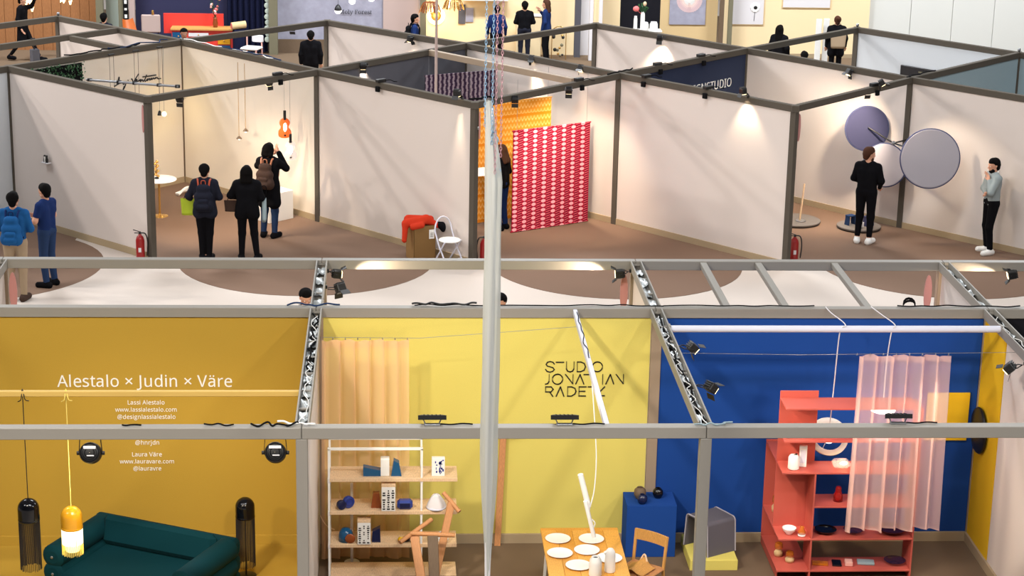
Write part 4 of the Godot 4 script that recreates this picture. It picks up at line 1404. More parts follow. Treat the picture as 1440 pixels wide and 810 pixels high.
func build_people() -> void:
	make_templates()
	var cross := {"la": [Vector3(0.25, 1.17, 0.04), Vector3(0.03, 1.13, 0.2)], "ra": [Vector3(-0.25, 1.17, 0.04), Vector3(-0.02, 1.2, 0.2)]}
	var held := {"la": [Vector3(0.26, 1.17, 0.0), Vector3(0.12, 1.08, 0.24)], "ra": [Vector3(-0.26, 1.17, 0.0), Vector3(-0.12, 1.08, 0.24)]}
	var p1 := person("person seen from behind in a blue shirt and tan trousers at the far left", Vector3(-5.37, 0.006, -10.12), 176, 1.86, {"top": "cloth_blue", "bottom": "cloth_tan", "shoe": "cloth_brown", "la": held.la, "ra": held.ra, "wide": 1.08})
	backpack(p1, "bright blue backpack on the person in tan trousers", "cloth_blue", "cloth_blue", "cloth_navy")
	person("person in a navy t-shirt and jeans with folded arms beside the blue backpack", Vector3(-4.98, 0.006, -10.95), -118, 1.8, {"top": "cloth_navy", "bottom": "cloth_denim", "la": cross.la, "ra": cross.ra, "sleeve": 0.6, "head": [-8, 4]})
	var p3 := person("person in dark jacket and slim trousers looking down, a lime bag at the left arm", Vector3(-2.45, 0.012, -12.62), 178, 1.76, {"top": "cloth_charcoal", "bottom": "cloth_black", "coat": 0.12, "thick": 0.022, "head": [0, 14], "la": [Vector3(0.29, 1.17, 0.02), Vector3(0.22, 1.0, 0.2)], "ra": held.ra, "ll": [Vector3(0.07, 0.5, 0.02), Vector3(0.06, 0.09, -0.02)], "rl": [Vector3(-0.07, 0.5, 0.02), Vector3(-0.06, 0.09, -0.02)]})
	backpack(p3, "charcoal backpack on the person carrying the lime bag", "cloth_charcoal", "cloth_charcoal", "rust")
	tote(p3, "lime green flat shopping bag hanging from an arm", Vector3(0.3, 0.82, 0.06), Vector3(0.28, 0.3, 0.1), "lime", 0.1)
	var p4 := person("long-haired person in a black jacket standing between two visitors with backpacks", Vector3(-1.7, 0.012, -12.62), 178, 1.74, {"top": "cloth_black", "bottom": "cloth_black", "coat": 0.14, "thick": 0.026, "long": 0.14, "la": [Vector3(0.3, 1.2, 0.03), Vector3(0.2, 1.12, 0.24)], "ra": held.ra, "wide": 1.06, "rl": [Vector3(-0.12, 0.5, 0.02), Vector3(-0.17, 0.09, -0.03)]})
	tote(p4, "dark shoulder bag in the crook of the black-jacketed visitor's arm", Vector3(0.27, 0.9, 0.06), Vector3(0.3, 0.2, 0.1), "cloth_brown", 0.2)
	tote(p4, "pale blue paper bag held by the long-haired visitor", Vector3(-0.3, 0.72, 0.1), Vector3(0.08, 0.42, 0.3), "pale_blue", 0.2)
	var p5 := person("person in a long black coat and jeans photographing the violin lamps", Vector3(-1.4, 0.012, -14.22), 160, 1.8, {"top": "cloth_black", "bottom": "cloth_denim", "coat": 0.34, "thick": 0.022, "long": 0.06, "ra": [Vector3(-0.3, 1.3, 0.1), Vector3(-0.1, 1.56, 0.22)], "la": [Vector3(0.27, 1.3, 0.12), Vector3(0.06, 1.5, 0.24)]})
	backpack(p5, "brown backpack with tan straps on the visitor by the violin lamps", "cloth_brown", "cloth_brown", "leather_tan")
	person("bearded person all in black with white trainers before the round blue panel", Vector3(9.86, 0.012, -13.95), 152, 1.86, {"top": "cloth_black", "bottom": "cloth_black", "shoe": "white", "crop": 0.16, "beard": true, "hair": "hair_brown", "head": [-48, 4], "ra": [Vector3(-0.26, 1.17, 0.0), Vector3(-0.18, 1.0, 0.2)], "la": [Vector3(0.26, 1.17, 0.02), Vector3(0.12, 1.05, 0.22)], "wide": 1.06})
	person("person in a grey sweater with white collar, hand on chin, at the right edge", Vector3(12.07, 0.012, -13.27), -80, 1.82, {"top": "cloth_grey", "bottom": "cloth_black", "shoe": "white", "beard": true, "collar": true, "head": [0, 6], "la": [Vector3(0.22, 1.17, 0.15), Vector3(0.06, 1.37, 0.125)], "ra": [Vector3(-0.24, 1.16, 0.06), Vector3(0.1, 1.15, 0.19)], "ll": [Vector3(0.1, 0.5, 0.06), Vector3(0.13, 0.09, 0.02)], "wide": 1.05})
	var p8 := person("brown-haired person in dark clothes reading a leaflet before the orange textile", Vector3(3.0, 0.012, -14.86), -125, 1.66, {"top": "cloth_black", "bottom": "cloth_navy", "hair": "hair_brown", "long": 0.22, "head": [0, 12], "la": held.la, "ra": held.ra, "thick": 0.02, "cell": 0.02})
	tote(p8, "small black handbag on the leaflet reader's arm", Vector3(0.28, 0.84, -0.02), Vector3(0.24, 0.2, 0.1), "cloth_black", 0.25)
	bx(Vector3(0, 0, 0), Vector3(0.32, 0.006, 0.22), 0.002, Transform3D(Basis.from_euler(Vector3(0.6, 0.4, 0)), Vector3(2.58, 1.12, -14.95)))
	tag(obj("leaflet", mats.white), "white open leaflet held up before the orange textile", "leaflet")
	person("dark-haired person in the white aisle, head just above the back beam", Vector3(-0.34, 0.006, -5.0), 8, 1.73, {"cell": 0.022, "top": "cloth_charcoal", "head": [4, 16]})
	person("person in the aisle whose hair shows beside the hanging plastic sleeve", Vector3(2.43, 0.006, -4.8), -30, 1.72, {"cell": 0.022, "top": "cloth_navy", "hair": "hair_black"})
	# the far row
	person("person in a black skirt striding along the far wooden wall, an arm raised", Vector3(-9.15, 0.0, -32.7), 78, 1.78, {"cell": 0.026, "skirt": 0.55, "thick": 0.02, "hair": "hair_black", "la": [Vector3(0.24, 1.45, 0.18), Vector3(0.14, 1.66, 0.32)], "ll": [Vector3(0.09, 0.52, 0.2), Vector3(0.09, 0.1, 0.42)], "rl": [Vector3(-0.09, 0.5, -0.08), Vector3(-0.09, 0.14, -0.36)], "head": [0, 12]})
	person("dark-haired person whose head shows before the pale green partition", Vector3(-6.6, 0.0, -30.2), 170, 1.72, {"cell": 0.028, "top": "cloth_charcoal"})
	person("person facing us before the red cabinet, only the head in view", Vector3(-4.3, 0.0, -27.9), 10, 1.72, {"cell": 0.028, "top": "cloth_grey", "skin": "skin_dark"})
	person("broad person in a black jacket seen from behind before the grey lettered wall", Vector3(-1.13, 0.0, -27.6), 182, 1.74, {"cell": 0.024, "wide": 1.12, "thick": 0.024})
	var pb := person("person in profile with a dark rucksack beside the dark post of the gold booth", Vector3(1.5, 0.0, -30.6), 92, 1.72, {"cell": 0.026, "top": "cloth_navy"})
	backpack(pb, "dark rucksack on the person in profile by the gold booth", "cloth_black", "cloth_black", "cloth_black")
	person("person in a dark teal jacket seen through the hanging chains", Vector3(3.77, 0.0, -32.3), 178, 1.72, {"cell": 0.026, "top": "cloth_navy"})
	person("person in a black shirt and grey trousers in the far gold booth", Vector3(4.58, 0.0, -33.0), 182, 1.74, {"cell": 0.026, "bottom": "cloth_charcoal", "wide": 1.08, "la": held.la, "ra": held.ra})
	person("long-haired person in a blue jacket in the far gold booth, turned left", Vector3(5.2, 0.0, -33.2), -110, 1.76, {"cell": 0.026, "top": "cloth_navy", "hair": "hair_brown", "long": 0.18, "coat": 0.1, "ra": [Vector3(-0.24, 1.2, 0.1), Vector3(-0.08, 1.42, 0.2)]})
	person("long-haired person in black before the far cream wall", Vector3(11.05, 0.0, -29.4), 150, 1.72, {"cell": 0.026, "long": 0.26, "coat": 0.3, "thick": 0.024})
	person("person whose dark crown shows above the pink-grey partition at the right", Vector3(10.9, 0.0, -25.4), 180, 1.72, {"cell": 0.03})
	var pt := person("brown-haired person with a large canvas bag by the far cream wall", Vector3(12.9, 0.0, -30.9), 176, 1.74, {"cell": 0.026, "hair": "hair_brown", "thick": 0.026, "coat": 0.25, "bun": true, "wide": 1.1})
	tote(pt, "beige canvas tote slung over a black-clad back", Vector3(-0.02, 0.92, -0.22), Vector3(0.42, 0.4, 0.12), "cloth_tan", 0.25)

# ------------------------------------------------------------------ hall, walls, frames
func d2(a: Vector3, b: Vector3) -> float: return Vector2(a.x - b.x, a.z - b.z).length()

func wall_between(called: String, a: Vector3, b: Vector3, m: String, label: String, y0 := 0.0, y1 := 2.9, th := 0.05, trim := true) -> void:
	var d := (b - a).normalized()
	var e := 0.05
	bar(Vector3(a.x, (y0 + y1) * 0.5, a.z) + d * e, Vector3(b.x, (y0 + y1) * 0.5, b.z) - d * e, y1 - y0, th, 0.0)
	struct(called, mats[m], label)
	if trim:
		bar(Vector3(a.x, 0.065, a.z) + d * e, Vector3(b.x, 0.065, b.z) - d * e, 0.13, th + 0.03, 0.004)
		struct("baseboard", mats.base, "beige skirting board of the " + label, "baseboard")

func disc_poly(c: Vector2, r: float, n := 56) -> PackedVector2Array:
	var p := PackedVector2Array()
	for i in n:
		var a := TAU * i / n
		p.append(c + Vector2(cos(a), sin(a)) * r)
	return p

func build_hall() -> void:
	bx(Vector3(2, -0.15, -6), Vector3(66, 0.3, 84), 0.0)
	struct("floor", mats.aisle, "off-white hall floor of the aisle between the booth rows", "floor")
	bx(Vector3(2, 15.2, -6), Vector3(66, 0.4, 84), 0.0)
	struct("ceiling", mats.hall, "grey hall ceiling high above the booths", "ceiling")
	bx(Vector3(2, 7.5, 36.2), Vector3(66, 15, 0.4), 0.0)
	struct("wall_front", mats.hall, "hall wall behind the viewer's balcony")
	bx(Vector3(2, 7.5, -48.2), Vector3(66, 15, 0.4), 0.0)
	struct("wall_back", mats.hall, "hall wall behind the farthest booths")
	bx(Vector3(-31.2, 7.5, -6), Vector3(0.4, 15, 84), 0.0)
	struct("wall_left", mats.hall, "hall wall far out on the left side")
	bx(Vector3(35.2, 7.5, -6), Vector3(0.4, 15, 84), 0.0)
	struct("wall_right", mats.hall, "hall wall far out on the right side")
	# brown carpet: the lattice booths and the rounded forecourts that reach into the aisle
	var polys := [PackedVector2Array([Vector2(V.P1.x, V.P1.z), Vector2(V.P3.x, V.P3.z), Vector2(V.P12.x, V.P12.z), Vector2(V.P10.x, V.P10.z), Vector2(-9.2, -18.6), Vector2(V.P0.x, V.P0.z)]),
		PackedVector2Array([Vector2(V.P3.x, V.P3.z), Vector2(V.P5.x, V.P5.z), Vector2(V.P14.x, V.P14.z), Vector2(V.P13.x, V.P13.z), Vector2(V.P12.x, V.P12.z)]),
		PackedVector2Array([Vector2(V.P5.x, V.P5.z), Vector2(13.7, -12.3), Vector2(16.8, -15.3), Vector2(V.P16.x, V.P16.z), Vector2(V.P15.x, V.P15.z), Vector2(V.P14.x, V.P14.z)])]
	var k := 0
	for c in [[Vector2(-6.56, -12.27), Vector2(V.P0.x, V.P0.z)], [Vector2(-0.65, -12.7), Vector2(V.P2.x, V.P2.z)], [Vector2(4.96, -12.55), Vector2(V.P4.x, V.P4.z)], [Vector2(11.0, -12.6), Vector2(V.P6.x, V.P6.z)]]:
		var o: Vector2 = c[0]
		var p := disc_poly(o, 2.31)
		var q: Vector2 = c[1]
		var u := Vector2(0.7071, 0.7071) * 2.2
		var w := Vector2(-0.7071, 0.7071) * 2.2
		p = Geometry2D.merge_polygons(p, PackedVector2Array([o - u, o - u + (q - o) * 0.75 , q, o - w + (q - o) * 0.75, o - w, o]))[0]
		prism(p, 0.0, 0.004 + 0.0015 * k)
		struct("floor", mats.carpet, ["brown rounded carpet at the far left of the aisle", "brown rounded carpet before the violin booth", "brown rounded carpet before the red textile booth", "brown rounded carpet before the booth of round panels"][k], "carpet")
		k += 1
	for p in polys:
		prism(p, 0.0, 0.010)
		struct("floor", mats.carpet, ["brown carpet inside the violin booth and the textile booth", "brown carpet inside the middle lattice booths", "brown carpet inside the booth of round panels"][k - 4], "carpet")
		k += 1
	bx(Vector3(2, 0.004, -34), Vector3(60, 0.008, 16), 0.0)
	struct("floor", mats.carpet_dark, "brown carpet of the farthest booth row", "carpet")
	bx(Vector3(4.6, 0.004, 1.2), Vector3(9.2, 0.008, 6.6), 0.0)
	struct("floor", mats.carpet_dark, "grey-brown carpet of the yellow and blue booth", "carpet")
	bx(Vector3(-4, 0.005, 2.2), Vector3(8.0, 0.010, 4.6), 0.0)
	struct("floor", mats.ochre, "ochre floor covering of the sofa booth", "carpet")

func build_front_walls() -> void:
	wall_between("wall_back", Vector3(-8, 0, 0), Vector3(0.0, 0, 0), "ochre", "ochre back wall lettered in white behind the dark green sofa", 0, 2.9, 0.08, false)
	bx(Vector3(-4, 0.065, 0.05), Vector3(7.9, 0.13, 0.03), 0.003)
	struct("baseboard", mats.ochre, "ochre skirting board behind the dark green sofa", "baseboard")
	wall_between("wall_back", Vector3(0.0, 0, 0), Vector3(4.0, 0, 0), "yellow", "bright yellow back wall with black stencil lettering", 0, 2.9, 0.08, false)
	wall_between("wall_back", Vector3(4.0, 0, 0), Vector3(8.0, 0, 0), "blue", "deep blue back wall behind the coral shelving", 0, 2.9, 0.08, false)
	bx(Vector3(4.0, 0.065, 0.05), Vector3(7.9, 0.13, 0.03), 0.003)
	struct("baseboard", mats.base, "beige skirting board along the yellow and blue walls", "baseboard")
	bx(Vector3(8.0, 1.45, 0.49), Vector3(0.07, 2.9, 0.84), 0.0)
	struct("wall_right", mats.deep_yellow, "narrow yellow side wall beside the blue wall")
	bx(Vector3(8.0, 1.45, 2.43), Vector3(0.06, 2.9, 3.0), 0.0)
	struct("wall_right", mats.white_wall, "pinkish white side wall in front of the narrow yellow wall")
	bx(Vector3(7.96, 0.065, 2.0), Vector3(0.04, 0.13, 3.9), 0.003)
	struct("baseboard", mats.base, "beige skirting board along the right side wall", "baseboard")
	bx(Vector3(0.0, 1.45, 2.0), Vector3(0.06, 2.9, 3.9), 0.0)
	struct("wall_left", mats.white_wall, "white partition between the sofa booth and the yellow booth")
	bx(Vector3(-0.035, 1.45, 2.0), Vector3(0.01, 2.9, 3.88), 0.0)
	struct("wall_right", mats.ochre, "ochre right side of the sofa booth partition")
	wall_between("wall_back", Vector3(8.0, 0, 0), Vector3(12.0, 0, 0), "black_wall", "black back wall of the booth beyond the yellow side wall", 0, 2.9, 0.08, false)
	for x in [-4.0, 0.0, 4.0, 8.0]:
		bx(Vector3(x, 1.45, -1.03), Vector3(0.05, 2.9, 1.86), 0.0)
		struct("wall_side", mats.white_wall, {-4.0: "white short partition at the far left behind the ochre wall", 0.0: "white short partition behind the ochre and yellow walls", 4.0: "white short partition behind the yellow and blue walls", 8.0: "white short partition behind the black wall"}[x])

func frame_beam(f: Node3D, a: Vector3, b: Vector3, m := "frame", hgt := 0.12, wid := 0.11, called := "beam") -> MeshInstance3D:
	bar(a, b, hgt, wid, 0.006)
	return obj(called, mats[m], f)

func post(f: Node3D, p: Vector3, turn := 0.0, top := 2.88, m := "frame", w := 0.115) -> void:
	bx(Vector3(0, top * 0.5, 0), Vector3(w, top, w), 0.006, Transform3D(Basis.from_euler(Vector3(0, deg_to_rad(turn), 0)), p))
	obj("post", mats[m], f)

func trough(f: Node3D, a: Vector3, b: Vector3) -> void:
	# an open channel: two side rails, a bottom plate and cross ties
	var d := (b - a).normalized()
	var s := Vector3(-d.z, 0, d.x)
	var o := Vector3.ZERO
	for sg in [-1.0, 1.0]:
		o = s * sg * 0.062
		bar(a + o, b + o, 0.12, 0.018, 0.003)
	bar(a + Vector3(0, -0.054, 0), b + Vector3(0, -0.054, 0), 0.012, 0.11, 0.0)
	var n := int(a.distance_to(b) / 0.5)
	for i in n + 1:
		var p := a + d * a.distance_to(b) * (float(i) / n)
		bar(p - s * 0.06, p + s * 0.06, 0.02, 0.03, 0.002)
	obj("channel_beam", mats.frame, f)

func foil(parent: Node3D, x: float, z0: float) -> void:
	var pts := []
	for i in 4:
		var row := []
		for j in 4:
			row.append(Vector3(x - 0.045 + 0.03 * i, 2.945 + rng.randf_range(-0.02, 0.025), z0 + 0.09 * j + rng.randf_range(-0.02, 0.02)))
		pts.append(row)
	grid(pts, false)
	obj("crumple", mats.foil, parent)

func wander(a: Vector3, b: Vector3, spread: float, r: float, waves: int) -> void:
	var pts := []
	var d := (b - a).normalized()
	var s := Vector3(-d.z, 0, d.x)
	for i in waves + 1:
		var t := float(i) / waves
		pts.append(a.lerp(b, t) + s * rng.randf_range(-spread, spread) + Vector3(0, rng.randf_range(0.0, spread * 0.35), 0) + d * rng.randf_range(-0.5, 0.5) * spread)
	tube(curve(pts, 4), r, 6)

func tangle(called: String, label: String, m: String, a: Vector3, b: Vector3, spread: float, r: float, waves: int, category := "cable", group := "") -> void:
	wander(a, b, spread, r, waves)
	tag(obj(called, mats[m]), label, category, group)

func build_front_frame() -> void:
	var f := thing("booth_frame", "grey-beige beam and post frame over the front row of booths", "frame", Vector3.ZERO)
	var y := 2.94
	for z in [4.0, 0.0, -2.06]:
		var xs := [-8.0, -4.0, 0.0, 4.0, 8.0, 12.0]
		for i in 5:
			frame_beam(f, Vector3(xs[i] + 0.003, y, z), Vector3(xs[i + 1] - 0.003, y, z), "frame", 0.12, 0.12)
	for x in [-4.0, 0.0, 4.0, 8.0]:
		trough(f, Vector3(x, y + 0.01, 0.07), Vector3(x, y + 0.01, 3.93))
		trough(f, Vector3(x, y + 0.01, -1.99), Vector3(x, y + 0.01, -0.07))
		post(f, Vector3(x, 0, -2.06), 0, 2.88, "frame_warm")
	for x in [-4.0, 0.0, 4.0, 8.0]:
		if x != -4.0: post(f, Vector3(x, 0, 4.0))
		bx(Vector3(x + 0.02, 1.45, 0.035), Vector3(0.125, 2.88, 0.05), 0.004)
		obj("post", mats.frame_warm, f)
	frame_beam(f, Vector3(3.04, 2.955, 0.06), Vector3(3.02, 2.955, 3.94), "lilac_white", 0.07, 0.05, "thin_beam")
	for x in [4.87, 5.58, 6.57]:
		frame_beam(f, Vector3(x, 2.955, -2.0), Vector3(x, 2.955, -0.06), "frame", 0.07, 0.085, "thin_beam")
	frame_beam(f, Vector3(-7.9, 2.95, 2.9), Vector3(-0.07, 2.95, 2.9), "rail_ochre", 0.06, 0.05, "lamp_rail")
	# what lies in the open channels
	for q in [[0.0, "left channel beam beside the peach curtain"], [4.0, "middle channel beam above the blue cube"], [8.0, "right channel beam above the narrow yellow wall"]]:
		var cb := thing("cable_bundle", "black cables bundled in the " + q[1], "cable")
		for k in 3:
			wander(Vector3(q[0], 2.92 + 0.02 * k, 0.2), Vector3(q[0], 2.92 + 0.02 * k, 3.8 if q[0] > 0 else 2.2), 0.04, 0.011, 14)
			obj("cable", mats.black_matt, cb)
		tangle("cable", "white cable looped in the " + q[1], "white", Vector3(q[0], 2.965, 0.3), Vector3(q[0], 2.965, 3.9), 0.042, 0.005, 24)
		var fo := thing("foil_lining", "crumpled pale foil lying in the " + q[1], "foil")
		for k in 9: foil(fo, q[0], 0.3 + 0.4 * k)
	for q in [[0.0, "behind the ochre and yellow walls"], [4.0, "behind the yellow and blue walls"], [8.0, "behind the black wall"]]:
		var fo := thing("foil_lining", "crumpled pale foil in the short channel beam " + q[1], "foil")
		for k in 4: foil(fo, q[0], -1.8 + 0.45 * k)
	# cables along the beams
	tangle("cable", "long black cable along the back beam above the yellow wall", "black_matt", Vector3(1.15, 3.012, -0.02), Vector3(4.1, 3.012, -0.02), 0.025, 0.007, 18)
	tangle("cable", "thick black cable bundle on the back beam left of the plastic sleeve", "black", Vector3(1.1, 3.02, -0.03), Vector3(1.9, 3.02, -0.03), 0.045, 0.012, 9)
	tangle("cable", "black cable along the back beam above the blue wall", "black_matt", Vector3(4.1, 3.012, -0.02), Vector3(5.9, 3.012, -0.02), 0.025, 0.007, 10)
	tangle("cable", "dark cable along the back beam at the narrow yellow wall", "black_matt", Vector3(6.9, 3.012, -0.02), Vector3(8.4, 3.012, -0.02), 0.03, 0.008, 10)
	tangle("cable", "blue-grey cable tangle where the left channel meets the back beam", "cloth_denim", Vector3(-0.35, 3.014, 0.0), Vector3(0.3, 3.014, 0.0), 0.05, 0.01, 9)
	tangle("cable", "black cable tangle on the front beam below the left channel", "black_matt", Vector3(-0.5, 3.012, 4.0), Vector3(-0.02, 3.012, 4.0), 0.05, 0.01, 9)
	tangle("cable", "white cable loop on the front beam below the left channel", "white", Vector3(-0.25, 3.016, 3.95), Vector3(0.15, 3.016, 4.03), 0.05, 0.011, 7)
	tangle("cable", "pale blue cable knot on the front beam at the middle post", "pale_blue", Vector3(3.9, 3.012, 4.0), Vector3(4.25, 3.012, 4.0), 0.05, 0.009, 8)
	tangle("cable", "dark cable curl on the front beam above the white lettering", "black_matt", Vector3(-1.75, 3.012, 4.0), Vector3(-1.55, 3.012, 4.02), 0.03, 0.008, 4)
	tangle("cable", "thin dark cable on the front beam left of the round black spotlight by the post", "black_matt", Vector3(-0.95, 3.012, 4.0), Vector3(-0.65, 3.012, 4.0), 0.03, 0.008, 4)
	tangle("cable", "dark cable running along the thin lilac roof bar", "black_matt", Vector3(3.04, 2.995, 0.2), Vector3(3.03, 2.995, 1.9), 0.018, 0.005, 10)
	var coil := []
	for i in 25: coil.append(Vector3(7.05 + cos(TAU * i / 12.0) * 0.07, 3.02 + 0.001 * i + absf(sin(TAU * i / 12.0)) * 0.06, -0.03 + sin(TAU * i / 12.0) * 0.04))
	tube(coil, 0.009, 6)
	tag(obj("cable", mats.black_matt), "small coiled cable on the back beam above the pink curtain", "cable")

func build_lattice() -> void:
	var f := thing("booth_frame", "beam and post lattice with shade put into its colour, over the diagonal booths behind the aisle", "frame", Vector3.ZERO)
	V["Q0"] = Vector3(-9.2, 3, -12.5)
	V["Q1"] = Vector3(-9.2, 3, -18.6)
	V["Q7"] = Vector3(13.75, 3, -12.05)
	V["Q8"] = Vector3(16.75, 3, -15.2)
	for e in ["Q0 P0", "P0 P1", "P1 P2", "P0 P8", "P8 P2", "P2 P3", "P3 P4", "P4 P5", "P5 P6", "P6 Q7", "P2 P12", "P12 P4", "P4 P14", "P14 P6", "P6 P16", "P16 Q8", "P8 P10", "P10 P12", "P12 P13", "P13 P14", "P14 P15", "P15 P16", "P9 P8", "Q1 P9"]:
		var s: PackedStringArray = e.split(" ")
		var a: Vector3 = V[s[0]]
		var b: Vector3 = V[s[1]]
		var d := (b - a).normalized()
		frame_beam(f, a + d * 0.05 - Vector3(0, 0.06, 0), b - d * 0.05 - Vector3(0, 0.06, 0), "frame_shaded", 0.12, 0.1)
	for k in ["P0", "P1", "P2", "P3", "P4", "P5", "P6", "P9", "P10", "P12", "P13", "P14", "P15", "P16"]:
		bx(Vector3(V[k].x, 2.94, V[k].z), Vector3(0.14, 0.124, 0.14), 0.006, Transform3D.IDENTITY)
		obj("corner_block", mats.frame_shaded, f)
		post(f, Vector3(V[k].x, 0, V[k].z), 45, 2.88, "frame_shaded")
	post(f, Vector3(V.P8.x, 0, V.P8.z), 45, 2.98, "dark_wood", 0.07)
	frame_beam(f, Vector3(1.61, 2.94, -17.75), Vector3(4.3, 2.94, -14.7), "frame_warm", 0.12, 0.1, "inner_beam")
	frame_beam(f, Vector3(-6.93, 2.94, -17.85), Vector3(-4.92, 2.94, -20.02), "frame_shaded", 0.12, 0.1, "inner_beam")
	frame_beam(f, Vector3(-9.2, 2.94, -15.4), Vector3(-6.93, 2.94, -17.85), "frame_shaded", 0.12, 0.1, "inner_beam")
	frame_beam(f, Vector3(-5.69, 2.94, -18.97), Vector3(-4.4, 2.94, -17.65), "frame_shaded", 0.12, 0.1, "inner_beam")
	for k in [["P9", "round metal knob"], ["P16", ""], ["P15", ""]]:
		ball(Vector3(V[k[0]].x, 3.04, V[k[0]].z), Vector3(0.035, 0.04, 0.035), 10, 8)
		obj("end_cap", mats.steel, f)
	wall_between("wall_side", V.Q0, V.P0, "cool_wall", "bluish white partition at the far left edge")
	wall_between("wall_side", V.P0, V.P1, "white_wall", "white partition behind the two people at the left")
	wall_between("wall_side", V.P2, V.P3, "white_wall", "white partition behind the folding chair")
	wall_between("wall_side", V.P8, V.P2, "cream_wall", "cream partition behind the violin lamps")
	wall_between("wall_side", V.P0, V.P8, "cream_wall", "cream partition with the handwritten name")
	wall_between("wall_side", V.P4, V.P5, "white_wall", "white partition right of the red textile")
	wall_between("wall_side", V.P2, V.P12, "dark_grey", "dark grey partition behind the hanging textiles")
	wall_between("wall_side", V.P12, V.P4, "white_wall", "white partition behind the red textile")
	wall_between("wall_side", V.P6, V.Q7, "white_wall", "white partition behind the large pale round panel")
	wall_between("wall_side", V.P4, V.P14, "navy", "dark navy partition with white lettering")
	wall_between("wall_side", V.P14, V.P6, "white_wall", "pinkish white partition behind the round blue panel")
	wall_between("wall_side", V.P13, V.P14, "white_wall", "white partition with the bright pool of spotlight")
	wall_between("wall_side", V.P15, V.P16, "cool_wall", "bluish white partition with the dark screen")
	wall_between("wall_side", V.P6, V.P16, "pale_blue", "blue-grey partition at the right")
	wall_between("wall_side", V.P16, V.Q8, "pale_blue", "blue-grey partition at the far right corner")
	wall_between("wall_side", V.P10, V.P12, "white_wall", "white partition right of the broad man in black")
	wall_between("wall_side", V.P9, V.P8, "white_wall", "white partition under the small inner beams at the left")
	# pink half-round number plates on the posts
	var n := 0
	for q in [[V.P1 + Vector3(-0.1, 0, -0.06), "beside the violin booth"], [V.P3 + Vector3(0.09, 0, 0.02), "at the orange textile, seen edge-on"], [V.P5 + Vector3(0.1, 0, -0.06), "by the booth of round panels"],
		[Vector3(-3.88, 3, -2.0), "at the far left short partition"], [Vector3(3.86, 3, -2.0), "behind the yellow wall"], [Vector3(7.82, 3, -2.0), "behind the blue wall"]]:
		var t := thing("number_plate", "pale pink rounded plate fixed to the post " + q[1], "sign", Vector3(q[0].x, 2.33, q[0].z), 0.0)
		if n < 3: t.rotation.y = deg_to_rad(-45 if n == 0 else (80 if n == 1 else 45))
		var poly := PackedVector2Array()
		for i in 9:
			var a := -PI * 0.5 + PI * i / 8
			poly.append(Vector2(cos(a) * 0.05, 0.25 + 0.25 * sin(a)))
		for i in 9:
			var a := PI * 0.5 + PI * i / 8
			poly.append(Vector2(cos(a) * 0.05 * (0.4 if n < 3 else 1.0), 0.25 + 0.25 * sin(a)))
		prism(poly, -0.01, 0.01, Transform3D(Basis(Vector3(1, 0, 0), Vector3(0, 0, -1), Vector3(0, 1, 0)), Vector3(0, 0, 0)))
		obj("plate", mats.pink_sign, t)
		bx(Vector3(0.0, 0.2, -0.02), Vector3(0.05, 0.05, 0.03), 0.004)
		obj("bracket", mats.steel, t)
		n += 1
	# cables on lattice beams
	tangle("cable", "tangled dark cable on the beam above the handwritten name", "black_matt", V.P8.lerp(V.P0, 0.68) + Vector3(0, 0.015, 0), V.P8.lerp(V.P0, 0.25) + Vector3(0, 0.015, 0), 0.06, 0.014, 16)
	tangle("cable", "blue-grey cable loops on the beam above the handwritten name", "cloth_denim", V.P8.lerp(V.P0, 0.45) + Vector3(0, 0.02, 0), V.P8.lerp(V.P0, 0.1) + Vector3(0, 0.02, 0), 0.08, 0.012, 12)
	tangle("cable", "pale cable along the beam over the violin booth's back corner", "white", V.P8.lerp(V.P2, 0.03) + Vector3(0, 0.015, 0), V.P8.lerp(V.P2, 0.7) + Vector3(0, 0.015, 0), 0.04, 0.01, 14)
	tangle("cable", "blue-grey cable on the beam behind the violin lamps", "cloth_denim", V.P8.lerp(V.P2, 0.3) + Vector3(0, 0.02, 0), V.P8.lerp(V.P2, 0.75) + Vector3(0, 0.02, 0), 0.05, 0.012, 12)
	tangle("cable", "dark cable knot where four beams meet left of the navy partition", "black_matt", V.P4.lerp(V.P3, 0.1) + Vector3(0, 0.015, 0), V.P4.lerp(V.P14, 0.1) + Vector3(0, 0.015, 0), 0.05, 0.014, 8)
	tangle("cable", "dark cable knot on the corner above the large pale round panel", "black_matt", V.P6.lerp(V.P5, 0.06) + Vector3(0, 0.015, 0), V.P6.lerp(V.P16, 0.2) + Vector3(0, 0.015, 0), 0.05, 0.013, 8)
	tangle("cable", "dark cable on the corner over the orange textile", "black_matt", V.P3.lerp(V.P2, 0.04) + Vector3(0, 0.015, 0), V.P3.lerp(V.P4, 0.12) + Vector3(0, 0.015, 0), 0.04, 0.018, 8)

